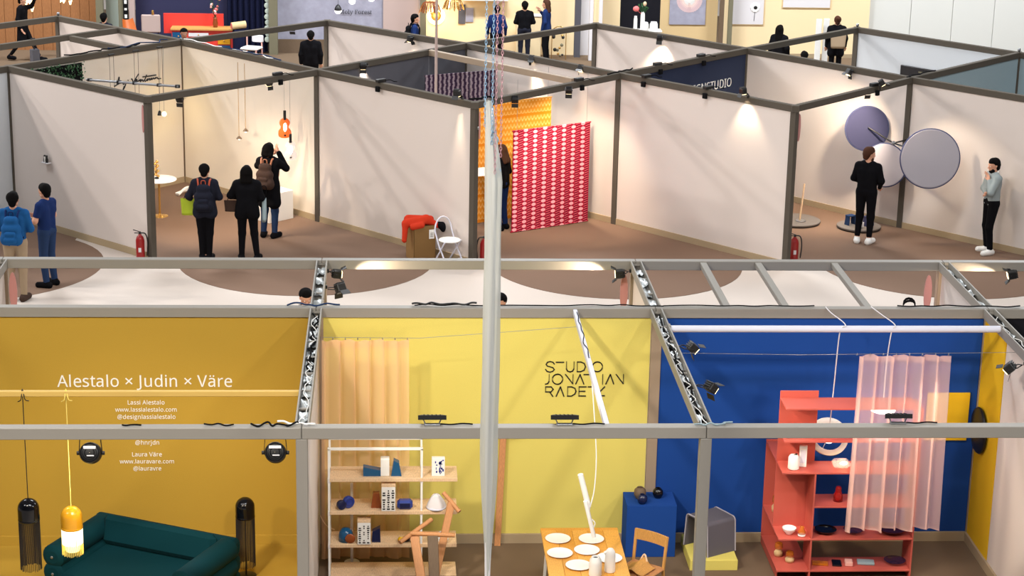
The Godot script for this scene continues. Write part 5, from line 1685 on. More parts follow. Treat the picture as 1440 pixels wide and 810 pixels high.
# ------------------------------------------------------------------ lamps
func spot_lamp(at: Vector3, aim: Vector3, label: String, power: float, angle := 32.0, col := Color(1.0, 0.86, 0.68), fixed := Vector3.ZERO, group := "") -> void:
	# a small black floodlight with barn doors, clamped to a beam above or beside it
	var t := thing("spotlight", label, "spotlight", at, 0.0, group)
	t.scale = Vector3.ONE * 0.82
	var fw := (aim - at).normalized()
	var x := fw.cross(Vector3.UP).normalized()
	var bs := Basis(x, x.cross(fw) * -1.0, -fw)
	bs = Basis(x, (-fw).cross(x), -fw)
	var T := Transform3D(bs, Vector3.ZERO)
	var lit := power > 0.0
	bx(Vector3(0, 0, 0.03), Vector3(0.15, 0.12, 0.13), 0.012, T)
	for i in 4: bx(Vector3(0, -0.045 + 0.03 * i, 0.1), Vector3(0.13, 0.012, 0.03), 0.002, T)
	obj("housing", mats.black, t)
	bx(Vector3(0, 0, -0.04), Vector3(0.12, 0.09, 0.012), 0.003, T)
	obj("lens", mats.lamp_warm if lit else mats.steel, t)
	for sg in [-1.0, 1.0]:
		bx(Vector3(0, 0, -0.045), Vector3(0.15, 0.005, 0.09), 0.001, T * Transform3D(Basis.from_euler(Vector3(sg * 0.55, 0, 0)), Vector3(0, sg * 0.075, -0.02)))
		obj("barn_door", mats.black, t)
	var hook := (fixed - at) / 0.82 if fixed != Vector3.ZERO else Vector3(0, 0.16, 0)
	tube([bs * Vector3(0.085, 0, 0.02), hook * 0.55 + bs * Vector3(0.085, 0, 0), hook * 0.8], 0.008, 6)
	tube([bs * Vector3(-0.085, 0, 0.02), hook * 0.55 + bs * Vector3(-0.085, 0, 0), hook * 0.8], 0.008, 6)
	obj("yoke", mats.black, t)
	bx(hook, Vector3(0.06, 0.05, 0.06), 0.006)
	obj("clamp", mats.black, t)
	if lit:
		var l := SpotLight3D.new()
		l.name = "lamp"
		t.add_child(l)
		l.transform = Transform3D(bs, bs * Vector3(0, 0, -0.13))
		l.light_color = col
		l.light_energy = power
		l.spot_angle = angle
		l.spot_angle_attenuation = 0.7
		l.spot_range = 14.0
		l.spot_attenuation = 2.0
		l.light_size = 0.06
		l.shadow_enabled = true

func round_spot(at: Vector3, label: String) -> void:
	var t := thing("round_spotlight", label, "spotlight", at)
	var R := Transform3D(Basis.from_euler(Vector3(deg_to_rad(66), 0, 0)), Vector3.ZERO)
	lathe(Vector3.ZERO, [[0.001, -0.1], [0.095, -0.1], [0.105, -0.06], [0.105, 0.05], [0.095, 0.075], [0.06, 0.09], [0.001, 0.09]], 24, R)
	obj("housing", mats.black, t)
	for i in 3:
		lathe(Vector3.ZERO, [[0.04 + 0.02 * i, 0.088 - 0.006 * i], [0.046 + 0.02 * i, 0.096 - 0.006 * i], [0.052 + 0.02 * i, 0.088 - 0.006 * i]], 24, R)
	obj("cooling_ring", mats.black_matt, t)
	bx(Vector3(0, 0.095, -0.05), Vector3(0.12, 0.012, 0.03), 0.003, R)
	bx(Vector3(0.01, 0.094, 0.03), Vector3(0.07, 0.008, 0.012), 0.002, R)
	obj("label_strip", mats.off_white, t)
	for sg in [-1.0, 1.0]:
		bar(Vector3(sg * 0.112, 0, 0), Vector3(sg * 0.1, 0.16, 0), 0.03, 0.006, 0.001)
		lathe(Vector3(sg * 0.12, 0, 0), [[0.001, -0.015], [0.02, -0.015], [0.02, 0.015], [0.001, 0.015]], 10, Transform3D(Basis.from_euler(Vector3(0, 0, PI / 2)), Vector3(sg * 0.12, 0, 0)) * Transform3D(Basis(), Vector3(-sg * 0.12, 0, 0)))
	bar(Vector3(-0.1, 0.16, 0), Vector3(0.1, 0.16, 0), 0.03, 0.006, 0.001)
	obj("yoke", mats.black, t)
	lathe(Vector3.ZERO, [[0.001, -0.104], [0.085, -0.104], [0.085, -0.1], [0.001, -0.098]], 24, R)
	obj("lens", mats.lamp_warm, t)
	aimed_light(t, R * Vector3(0, -0.13, 0), Vector3(0, -2.0, -3.2), 4.0, 34.0)

func aimed_light(t: Node3D, at: Vector3, dir: Vector3, power: float, angle: float) -> void:
	var l := SpotLight3D.new()
	l.name = "lamp"
	t.add_child(l)
	l.transform = Transform3D(Basis.looking_at(dir), at)
	l.light_color = Color(1.0, 0.92, 0.8)
	l.light_energy = power
	l.spot_angle = angle
	l.spot_angle_attenuation = 0.8
	l.spot_range = 14.0
	l.spot_attenuation = 2.0
	l.light_size = 0.08
	l.shadow_enabled = true

func flat_flood(at: Vector3, label: String) -> void:
	var t := thing("floodlight", label, "floodlight", at)
	prism(PackedVector2Array([Vector2(-0.14, 0.05), Vector2(0.14, 0.05), Vector2(0.1, -0.09), Vector2(-0.1, -0.09)]), 0.03, 0.075, Transform3D(Basis.from_euler(Vector3(-0.3, 0, 0)), Vector3(0, 0.02, 0)))
	obj("housing", mats.black, t)
	for i in 5: bx(Vector3(-0.08 + 0.04 * i, 0.076, -0.01), Vector3(0.008, 0.012, 0.11), 0.001, Transform3D(Basis.from_euler(Vector3(-0.3, 0, 0)), Vector3(0, 0.018, 0)))
	obj("cooling_fin", mats.black_matt, t)
	bx(Vector3(0, 0.055, -0.092), Vector3(0.17, 0.03, 0.008), 0.001, Transform3D(Basis.from_euler(Vector3(-0.3, 0, 0)), Vector3(0, 0.02, 0)))
	obj("lens", mats.lamp_warm, t)
	aimed_light(t, Vector3(0, 0.03, -0.13), Vector3(0, -2.4, -3.6), 2.2, 54.0)
	for sg in [-1.0, 1.0]: bar(Vector3(sg * 0.06, 0.0, 0.02), Vector3(sg * 0.09, 0.06, 0.0), 0.012, 0.006, 0.001)
	bx(Vector3(0, 0.008, 0.02), Vector3(0.16, 0.016, 0.05), 0.003)
	obj("bracket", mats.steel, t)
	tube(curve([Vector3(0.08, 0.02, 0.03), Vector3(0.18, 0.012, 0.03), Vector3(0.3, 0.012, 0.0), Vector3(0.4, 0.012, 0.02)], 4), 0.007, 6)
	obj("lead", mats.black_matt, t)

func build_lamps() -> void:
	var w := Color(1.0, 0.9, 0.77)
	# front row
	round_spot(Vector3(-2.06, 2.72, 4.0), "round black spotlight on the front beam above the yellow-capped lamp")
	round_spot(Vector3(-0.26, 2.72, 4.0), "round black spotlight on the front beam next to the left post")
	flat_flood(Vector3(1.28, 3.0, 3.97), "flat black floodlight on the front beam above the white shelf frame")
	flat_flood(Vector3(2.59, 3.0, 3.97), "flat black floodlight on the front beam above the dining table")
	flat_flood(Vector3(5.94, 3.0, 3.95), "flat black floodlight on the front beam before the pink curtain")
	spot_lamp(Vector3(0.22, 2.86, -1.86), Vector3(1.6, 2.7, -2.02), "black spotlight on the left channel grazing the rear beam, upper of two", 5, 40, w, Vector3(0.07, 2.9, -1.86))
	spot_lamp(Vector3(0.26, 2.86, -1.15), Vector3(0.6, 1.9, -0.7), "black spotlight on the left channel with a white face, lower of two", 0, 40, w, Vector3(0.07, 2.9, -1.15))
	spot_lamp(Vector3(3.76, 2.86, -1.9), Vector3(2.4, 2.7, -2.03), "black spotlight on the middle channel grazing the rear beam towards the left", 6, 40, w, Vector3(3.93, 2.9, -1.9))
	spot_lamp(Vector3(4.3, 2.86, 1.15), Vector3(6.6, 0.9, 1.0), "black spotlight on the middle channel under the white roof tube", 2.6, 36, w, Vector3(4.08, 2.9, 1.15))
	spot_lamp(Vector3(4.3, 2.86, 2.5), Vector3(6.4, 0.8, 1.3), "black spotlight on the middle channel nearest the front beam", 2.6, 36, w, Vector3(4.08, 2.9, 2.5))
	spot_lamp(Vector3(7.72, 2.84, 1.8), Vector3(5.9, 0.8, 1.1), "black spotlight on the right channel before the pinkish side wall", 2.4, 36, w, Vector3(7.92, 2.9, 1.8))
	spot_lamp(Vector3(8.85, 2.86, -1.9), Vector3(8.2, 2.7, -2.0), "black spotlight on the rear beam at the right edge", 4, 40, w, Vector3(8.85, 2.9, -1.98))
	# lattice
	spot_lamp(Vector3(0.33, 2.9, -16.2), Vector3(0.3, 0.3, -17.5), "black spotlight with bright lens above the dark grey partition", 3, 38, w, Vector3(0.4, 2.95, -16.3))
	spot_lamp(Vector3(3.67, 2.92, -17.05), Vector3(3.3, 0.0, -15.6), "black spotlight above the white partition, left of a pair", 6.5, 44, w, Vector3(3.6, 2.97, -17.2))
	spot_lamp(Vector3(4.56, 2.92, -16.05), Vector3(3.6, 0.0, -14.4), "black spotlight above the white partition, right of a pair", 6.5, 44, w, Vector3(4.5, 2.97, -16.2))
	spot_lamp(Vector3(6.58, 2.92, -19.72), Vector3(6.66, 1.8, -20.0), "black spotlight throwing a bright pool on the far white partition", 3.4, 48, w, Vector3(6.72, 2.96, -19.9))
	spot_lamp(Vector3(9.86, 2.88, -16.12), Vector3(8.6, 0.6, -15.6), "large black spotlight on the pinkish white partition", 6, 46, w, Vector3(9.98, 2.96, -16.2))
	spot_lamp(Vector3(1.27, 2.9, -19.42), Vector3(1.1, 1.0, -19.55), "black spotlight on the far beam left of the grey pole", 1.6, 44, w, Vector3(1.4, 2.97, -19.55))
	spot_lamp(Vector3(-1.25, 2.9, -20.75), Vector3(-0.8, 1.5, -23.0), "black double spotlight on the beam before the grey lettered wall", 4, 40, w, Vector3(-1.2, 2.95, -20.7))
	spot_lamp(Vector3(-2.9, 2.82, -13.2), Vector3(-2.2, 0.0, -15.6), "black spotlight under the beam at the violin booth's open front", 7, 46, w, Vector3(-2.9, 2.9, -13.12))
	spot_lamp(Vector3(-1.4, 2.86, -14.62), Vector3(-2.4, 0.0, -15.8), "black spotlight under the beam right of the violin booth's open front", 7, 46, w, Vector3(-1.36, 2.92, -14.58))
	spot_lamp(Vector3(9.8, 2.88, -14.2), Vector3(9.1, 0.6, -16.6), "black spotlight above the round blue panel", 10, 50, w, Vector3(9.95, 2.95, -14.25))
	spot_lamp(Vector3(4.15, 2.9, -13.9), Vector3(4.4, 0.3, -15.6), "black spotlight on the beam above the red textile", 5.5, 46, w, Vector3(4.13, 2.96, -14.2))
	spot_lamp(Vector3(3.1, 2.9, -13.0), Vector3(3.2, 0.2, -15.4), "black spotlight on the beam above the orange textile", 4, 46, w, Vector3(3.06, 2.96, -13.1))
	spot_lamp(Vector3(7.22, 3.1, -12.92), Vector3(7.36, 1.7, -12.98), "black spotlight on top of the beam right of the navy lettering", 1.6, 40, w, Vector3(7.33, 3.0, -13.0))
	spot_lamp(Vector3(2.04, 3.1, -12.5), Vector3(2.1, 0.4, -12.6), "black spotlight on top of the beam at the orange textile's post", 3, 13, w, Vector3(2.14, 3.0, -12.58))
	spot_lamp(Vector3(10.05, 3.06, -14.1), Vector3(11.1, 1.55, -14.0), "black spotlight on top of the beam turned to the large pale round panel", 3.6, 38, w, Vector3(9.98, 3.0, -14.22))
	# small unlit units lying on the beams
	var k := 0
	for q in [[V.P4.lerp(V.P3, 0.3), "on the beam left of the navy partition"], [V.P4.lerp(V.P5, 0.16), "on the beam before the navy partition"], [V.P4.lerp(V.P5, 0.52), "on the beam under the white lettering"], [V.P4.lerp(V.P14, 0.28), "behind the beam junction, left of the navy lettering"], [V.P4.lerp(V.P14, 0.62), "on the beam over the navy lettering"],
		[V.P2.lerp(V.P3, 0.42), "on the beam at the dark grey partition"], [V.P2.lerp(V.P1, 0.25), "on the beam right of the violin booth's open front"], [V.P5.lerp(V.P6, 0.66), "on the beam above the round blue panel"]]:
		var t := thing("ballast_box", "small black ballast box with lead " + q[1], "ballast", q[0])
		bx(Vector3(0, 0.03, 0), Vector3(0.2, 0.06, 0.09), 0.008, Transform3D(Basis.from_euler(Vector3(0, 0.7, 0)), Vector3.ZERO))
		obj("case", mats.black, t)
		bx(Vector3(0, -0.12, 0.0), Vector3(0.09, 0.1, 0.05), 0.006, Transform3D(Basis.from_euler(Vector3(0, -0.78 if k in [1, 2, 5] else 0.78, 0)), Vector3(0.06 if k in [0, 3, 4, 6, 7] else -0.06, 0, 0.06)))
		obj("hook", mats.black_matt, t)
		tube(curve([Vector3(0.09, 0.03, 0), Vector3(0.16, 0.05, 0.02), Vector3(0.24, 0.012, -0.02), Vector3(0.3, 0.012, 0.0)], 4), 0.008, 6)
		obj("lead", mats.black_matt, t)
		k += 1

# ------------------------------------------------------------------ lettering
func letters(text: String, label: String, at: Vector3, width: float, m: String, turn := 0.0, font := "Droid Sans", category := "lettering") -> void:
	# raised letters, centred on at, of the given width
	var tm := TextMesh.new()
	tm.text = text
	var sf := SystemFont.new()
	sf.font_names = PackedStringArray([font])
	tm.font = sf
	tm.font_size = 48
	tm.pixel_size = 0.01
	tm.depth = 0.02
	tm.curve_step = 1.5
	var bb := tm.get_aabb()
	var k := width / bb.size.x
	tm.pixel_size = 0.01 * k
	tm.depth = 0.004
	var o := MeshInstance3D.new()
	o.name = numbered("wall_lettering")
	o.mesh = tm
	o.material_override = mats[m]
	add_child(o)
	o.position = at
	o.rotation.y = deg_to_rad(turn)
	tag(o, label, category)

func strokes(lines: Array, w: float, fn: Callable) -> void:
	for l in lines:
		for i in l.size() - 1:
			var a: Vector3 = fn.call(l[i])
			var b: Vector3 = fn.call(l[i + 1])
			var d := (b - a).normalized() * w * 0.35
			bar(a - d, b + d, w, 0.006, 0.0)

func arc(cx: float, cy: float, r: float, n := 20) -> Array:
	var a := []
	for i in n + 1: a.append(Vector2(cx + cos(TAU * i / n) * r, cy + sin(TAU * i / n) * r))
	return a

func P(a: Array) -> Array:
	var o := []
	for i in range(0, a.size(), 2): o.append(Vector2(a[i], a[i + 1]))
	return o

func build_lettering() -> void:
	letters("Alestalo × Judin × Väre", "large white lettering of three names on the ochre wall", Vector3(-2.01, 2.09, 0.045), 2.04, "white")
	letters("Lassi Alestalo", "small white name lettering, first line under the large names", Vector3(-2.01, 1.825, 0.045), 0.43, "white")
	letters("www.lassialestalo.com", "small white web address, second line under the large names", Vector3(-2.01, 1.735, 0.045), 0.72, "white")
	letters("@designlassialestalo", "small white handle, third line under the large names", Vector3(-2.01, 1.645, 0.045), 0.68, "white")
	letters("@hnrjdn", "short white handle just below the front beam on the ochre wall", Vector3(-2.01, 1.32, 0.045), 0.28, "white")
	letters("Laura Väre", "small white name lettering below the front beam on the ochre wall", Vector3(-2.02, 1.17, 0.045), 0.35, "white")
	letters("www.lauravare.com", "small white web address below the front beam on the ochre wall", Vector3(-2.02, 1.08, 0.045), 0.64, "white")
	letters("@lauravre", "lowest small white handle on the ochre wall", Vector3(-2.02, 0.99, 0.045), 0.33, "white")
	# stencil letters whose strokes are partly left out
	var f := func(q: Vector2) -> Vector3: return Vector3(2.71 + (q.x - 98.0) * 0.00079, 2.335 - (q.y - 102.0) * 0.00081, 0.045)
	var rows := [[[P([228, 140, 207, 112, 165, 102, 125, 112, 105, 145, 125, 172, 165, 182, 207, 195, 230, 225, 207, 253, 165, 265, 120, 252, 98, 222])], [P([255, 112, 370, 112])], [P([412, 105, 412, 215, 430, 248, 470, 262, 508, 248, 525, 215, 525, 105])],
		[P([575, 105, 575, 258, 630, 258, 680, 235, 700, 182, 680, 130, 630, 108, 575, 108])], [P([750, 105, 750, 258])], [arc(880, 182, 76)]],
		[[P([155, 300, 155, 410, 137, 443, 100, 452])], [arc(282, 375, 78)], [P([402, 302, 515, 445, 515, 302])], [P([560, 450, 622, 302, 682, 450])], [P([680, 303, 795, 303])], [P([850, 302, 850, 450]), P([965, 302, 965, 450])], [P([1015, 450, 1080, 302, 1135, 450])], [P([1168, 302, 1280, 445, 1280, 302])]],
		[[P([105, 575, 105, 494, 190, 494, 222, 532, 190, 572, 105, 572]), P([170, 575, 218, 643])], [P([268, 642, 330, 494, 387, 642])], [P([440, 494, 440, 638, 500, 638, 552, 605, 568, 565, 550, 518, 500, 494, 440, 494])], [P([720, 494, 612, 494, 612, 637, 715, 637]), P([612, 563, 705, 563])], [P([750, 494, 862, 494])], [P([1002, 492, 918, 582]), P([930, 632, 1002, 632])]]]
	var names := ["first line of thin black stencil lettering on the yellow wall", "second line of thin black stencil lettering on the yellow wall", "third line of thin black stencil lettering on the yellow wall"]
	for r in 3:
		var t := thing("wall_lettering", names[r], "lettering")
		for ch in rows[r]:
			strokes(ch, 0.0135, f)
			obj("letter", mats.black, t)
	# the handwritten name on the cream partition of the violin booth
	var u: Vector3 = (V.P8 - V.P0).normalized()
	var nrm := Vector3(-u.z, 0, u.x)
	var o: Vector3 = Vector3(-4.66, 2.27, -17.33)
	var g := func(q: Vector2) -> Vector3: return o + nrm * 0.042 + u * ((q.x - 485.0) / 8.47 / 51.5) + Vector3(0, -((q.y - 525.0) + 0.19 * (q.x - 485.0)) / 8.47 / 71.0, 0)
	var hw := [[485, 525, 520, 500, 545, 410, 540, 470, 515, 505, 545, 490], [580, 470, 592, 500, 622, 468, 605, 530, 582, 572, 600, 520], [645, 446, 641, 456], [638, 474, 634, 484], [680, 432, 690, 440, 703, 470, 740, 410, 765, 370], [718, 465, 746, 445, 733, 440, 735, 466, 768, 452, 785, 438, 780, 466, 802, 442, 812, 460, 832, 440, 855, 380],
		[806, 408, 860, 400, 962, 382], [832, 462, 850, 452, 862, 430, 862, 452, 884, 425, 890, 448, 908, 420, 912, 440, 930, 418, 935, 430, 962, 412, 945, 428, 976, 412, 982, 428, 1016, 424]]
	for l in hw:
		var pts := []
		for q in P(l): pts.append(g.call(q))
		tube(curve(pts, 4), 0.014, 5)
	tag(obj("wall_lettering", mats.black), "black handwritten name across the cream partition", "lettering")
	var u2: Vector3 = (V.P14 - V.P4).normalized()
	letters("DESIGNSTUDIO", "white capital lettering on the dark navy partition", Vector3(7.22, 2.36, -17.3) + Vector3(-u2.z, 0, u2.x) * 0.03, 1.72, "white", 45)
	letters("Moly Forest", "dark lettering on the far lilac-grey wall", Vector3(-0.13, 1.18, -34.37), 0.92, "black", 0, "Droid Serif")

# ------------------------------------------------------------------ the sofa booth
func fringe_lamp(called: String, label: String, x: float, z: float, top: float, length: float, cap_m: String, fr_m: String, fcount: int, standing: bool, lit: bool) -> void:
	var t := thing(called, label, "lamp", Vector3(x, 0.01 if standing else top - length, z))
	var y0 := top - length - t.position.y
	var y1 := top - t.position.y
	var r := 0.112
	var yc := y1 - r - 0.12
	var prof := [[r * 0.97, yc - 0.005], [r, yc], [r, yc + 0.12]]
	for i in range(1, 9): prof.append([maxf(cos(i * PI / 16) * r, 0.001), yc + 0.12 + sin(i * PI / 16) * r])
	lathe(Vector3.ZERO, prof, 28)
	obj("cap", mats[cap_m], t)
	rng.seed = 11
	for i in fcount:
		var a := TAU * i / fcount
		var p := Vector3(cos(a), 0, sin(a)) * (r * 0.965)
		var q := p * rng.randf_range(0.97, 1.02)
		bar(p + Vector3(0, yc + 0.01, 0), Vector3(q.x, y0 + rng.randf_range(0, 0.02), q.z), 0.0045, 0.0045, 0.0, Vector3(0, 0, 1))
	var fr := obj("fringe", mats[fr_m], t)
	fr.set_meta("kind", "stuff")
	lathe(Vector3.ZERO, [[r * 0.9, yc - 0.012], [r * 1.01, yc - 0.012], [r * 1.01, yc + 0.008], [r * 0.9, yc + 0.008]], 28)
	obj("rim", mats[cap_m], t)
	if standing:
		tube([Vector3(0, 0.02, 0), Vector3(0, yc + 0.05, 0)], 0.01, 8)
		obj("pole", mats.black, t)
		lathe(Vector3.ZERO, [[0.001, 0.0], [0.12, 0.0], [0.12, 0.015], [0.02, 0.025], [0.001, 0.025]], 24)
		obj("base", mats.black, t)
	else:
		tube([Vector3(0, y1 - 0.005, 0), Vector3(0, 2.92 - t.position.y, 0)], 0.005, 6)
		obj("cord", mats["fringe_yellow" if lit else "black"], t)
		tube(curve([Vector3(-0.05, 2.86 - t.position.y, 0), Vector3(-0.01, 2.9 - t.position.y, 0.04), Vector3(0.0, 3.0 - t.position.y, 0.0), Vector3(0.03, 2.9 - t.position.y, 0.04), Vector3(0.06, 2.87 - t.position.y, 0)], 4), 0.005, 5)
		obj("knot", mats["fringe_yellow" if lit else "black"], t)
	if lit:
		lathe(Vector3.ZERO, [[0.001, y0 + 0.04], [0.07, y0 + 0.04], [0.085, y0 + 0.09], [0.111, y0 + 0.13], [0.112, yc - 0.014], [0.001, yc - 0.014]], 20)
		obj("glowing_tube", mats.lamp_yellow, t)
		var l := OmniLight3D.new()
		l.name = "lamp"
		t.add_child(l)
		l.position = Vector3(0, (y0 + yc) * 0.5, 0)
		l.light_color = Color(1.0, 0.93, 0.6)
		l.light_energy = 0.5
		l.light_size = 0.07
		l.omni_range = 8
		l.omni_attenuation = 2
		l.shadow_enabled = true

func build_sofa_booth() -> void:
	fringe_lamp("fringe_pendant", "black domed pendant with long dark fringe at the left edge", -2.9, 2.9, 1.79, 0.8, "black_gloss", "fringe_dark", 60, false, false)
	fringe_lamp("fringe_pendant", "lit pendant with mustard yellow cap and glowing fringe over the sofa arm", -2.46, 2.9, 1.7, 0.54, "mustard_gloss", "fringe_yellow", 60, false, true)
	fringe_lamp("fringe_floor_lamp", "black domed standing lamp with dark fringe at the sofa's right end", -0.8, 0.98, 1.0, 0.86, "black_gloss", "fringe_dark", 60, true, false)
	var t := thing("sofa", "dark teal velvet sofa with stacked roll arms", "sofa", Vector3(-1.66, 0.01, 0.92), -25.4)
	var capped := func(a: Vector3, b: Vector3, r: float) -> void:
		var path := []
		var rad := []
		for i in 5:
			var k := float(i) / 4
			path.append(a.lerp(b, 0.0) + (a - b).normalized() * 0.03 * (1.0 - k)); rad.append(r * (0.55 + 0.45 * sin(k * PI / 2)))
		for i in range(1, 12): path.append(a.lerp(b, i / 12.0)); rad.append(r)
		for i in 5:
			var k := float(i) / 4
			path.append(b + (b - a).normalized() * 0.03 * k); rad.append(r * (0.55 + 0.45 * cos(k * PI / 2)))
		tube(path, rad, 18)
	for i in 3:
		var y := 0.13 + 0.205 * i
		capped.call(Vector3(-0.9, y, 0.12), Vector3(0.9, y, 0.12), 0.13)
		obj("back_roll", mats.teal_velvet, t)
		for sg in [-1.0, 1.0]:
			capped.call(Vector3(sg * 0.83, y, 0.16), Vector3(sg * 0.83, y, 1.14), 0.14)
			obj("arm_roll", mats.teal_velvet, t)
			ball(Vector3(sg * 0.83, y, 1.175), Vector3(0.018, 0.018, 0.01), 10, 6)
			obj("button", mats.steel, t)
	bx(Vector3(0, 0.2, 0.72), Vector3(1.5, 0.36, 1.05), 0.06)
	obj("seat_cushion", mats.teal_velvet, t)
	bx(Vector3(0, 0.48, 0.27), Vector3(1.48, 0.34, 0.12), 0.05, Transform3D(Basis.from_euler(Vector3(-0.22, 0, 0)), Vector3(0, 0.03, 0.1)))
	obj("back_cushion", mats.teal_velvet, t)
	tube(curve([Vector3(-0.72, 0.63, 0.2), Vector3(0.0, 0.655, 0.2), Vector3(0.72, 0.63, 0.2)], 6), 0.007, 6)
	obj("piping", mats.teal_velvet, t)
	var ring := []
	for i in 17: ring.append(Vector3(-0.1 + cos(TAU * i / 16) * 0.05, 0.022, 1.02 + sin(TAU * i / 16) * 0.04))
	tube(ring, 0.009, 6, false)
	tag(obj("cable", mats.black_matt), "small black cable ring on the ochre floor by the left post", "cable")

# ------------------------------------------------------------------ curtains, shelves and furniture of the big booth
func curtain(label: String, x0: float, x1: float, z: float, top: float, bottom: float, folds: Array, m: String, flare := 0.0) -> void:
	var t := thing("curtain", label, "curtain", Vector3(x0, bottom, z))
	var w := x1 - x0
	var hh := top - bottom
	var rows := []
	var nu := 150
	for i in 15:
		var v := float(i) / 14
		var row := []
		for j in nu + 1:
			var u := float(j) / nu
			var dz := 0.0
			for k in folds.size():
				dz += sin(u * TAU * folds[k][0] + folds[k][1] + v * folds[k][3]) * folds[k][2]
			var y := hh * v
			if i == 14: y -= absf(sin(u * PI * folds[0][0])) * 0.035
			if i == 0: y += 0.012 * sin(u * TAU * folds[0][0] + 1.0)
			row.append(Vector3(w * u + (u - 0.5) * flare * (1.0 - v) + 0.03 * sin(u * TAU * folds[0][0] + 0.8) + 0.012 * sin(u * TAU * folds[0][0] * 2.0), y, dz * (1.0 - 0.35 * v)))
		rows.append(row)
	grid(rows, false)
	obj("cloth", mats[m], t)
	# hems: narrow doubled strips at top, bottom and both sides
	for i in [0, 13]:
		var r2 := []
		for k in 2:
			var row := []
			for j in nu + 1:
				var q: Vector3 = (rows[i][j] as Vector3).lerp(rows[i + 1][j], 0.14 * k if i == 0 else 0.5 + 0.5 * k)
				row.append(q + Vector3(0, 0, 0.006))
			r2.append(row)
		grid(r2, false)
		obj("hem", mats[m], t)
	var n := int(folds[0][0]) + 1
	for k in n + 1:
		var px := w * k / n
		tube([Vector3(px, hh - 0.012, 0.0), Vector3(px + 0.005, hh + 0.015, 0.006), Vector3(px + 0.01, hh - 0.008, 0.01)], 0.004, 5)
		obj("hook", mats.steel, t)

func book(called: String, label: String, at: Vector3, size: Vector3, m: String, turn := 0.0, cat := "block") -> Node3D:
	var t := thing(called, label, cat, at, turn)
	bx(Vector3(0, size.y * 0.5, 0), size, 0.004)
	obj("body", mats[m], t)
	return t

func wedge(label: String, at: Vector3, w0: float, w1: float, h0: float, h1: float, depth: float, m: String) -> void:
	# a glass block whose top slopes
	var t := thing("glass_block", label, "glass block", at)
	var pl := PackedVector2Array([Vector2(-w0 * 0.5, 0), Vector2(w0 * 0.5, 0), Vector2(w1 * 0.5, h1), Vector2(-w1 * 0.5, h0)])
	prism(pl, -depth * 0.5, depth * 0.5, Transform3D(Basis(Vector3(1, 0, 0), Vector3(0, 0, -1), Vector3(0, 1, 0)), Vector3.ZERO))
	obj("block", mats[m], t)
	bx(Vector3(0, 0.006, 0), Vector3(w0 * 0.96, 0.012, depth * 0.96), 0.002)
	obj("foot", mats.ink_blue, t)

func print_box(label: String, at: Vector3, size: Vector3, sd: int) -> void:
	# a white carton with rows of black type, a wooden lid on top
	var t := thing("printed_box", label, "box", at)
	bx(Vector3(0, size.y * 0.45, 0), Vector3(size.x, size.y * 0.9, size.z), 0.003)
	obj("carton", mats.white, t)
	bx(Vector3(0, size.y * 0.95, 0), Vector3(size.x * 1.02, size.y * 0.1, size.z * 1.02), 0.003)
	obj("lid", mats.pale_wood, t)
	rng.seed = sd
	for c in 3:
		for r in 9:
			if rng.randf() < 0.12: continue
			var w := rng.randf_range(0.3, 0.95) * size.x * 0.24
			bx(Vector3(-size.x * 0.32 + size.x * 0.32 * c, size.y * (0.08 + 0.085 * r), size.z * 0.5 + 0.001), Vector3(w, size.y * 0.05, 0.003), 0.0)
	obj("print", mats.black, t).set_meta("kind", "stuff")

func bowl(label: String, at: Vector3, r: float, h: float, m: String, called := "bowl") -> void:
	var t := thing(called, label, "bowl", at)
	lathe(Vector3.ZERO, [[0.001, 0.0], [r * 0.4, 0.0], [r * 0.45, 0.008], [r * 0.85, h * 0.6], [r, h], [r * 0.95, h], [r * 0.8, h * 0.62], [r * 0.4, 0.018], [0.001, 0.014]], 28)
	obj("shell", mats[m], t)
	lathe(Vector3.ZERO, [[r * 0.36, 0.0], [r * 0.4, 0.0], [r * 0.4, 0.006], [r * 0.36, 0.006]], 24)
	obj("foot_ring", mats[m], t)

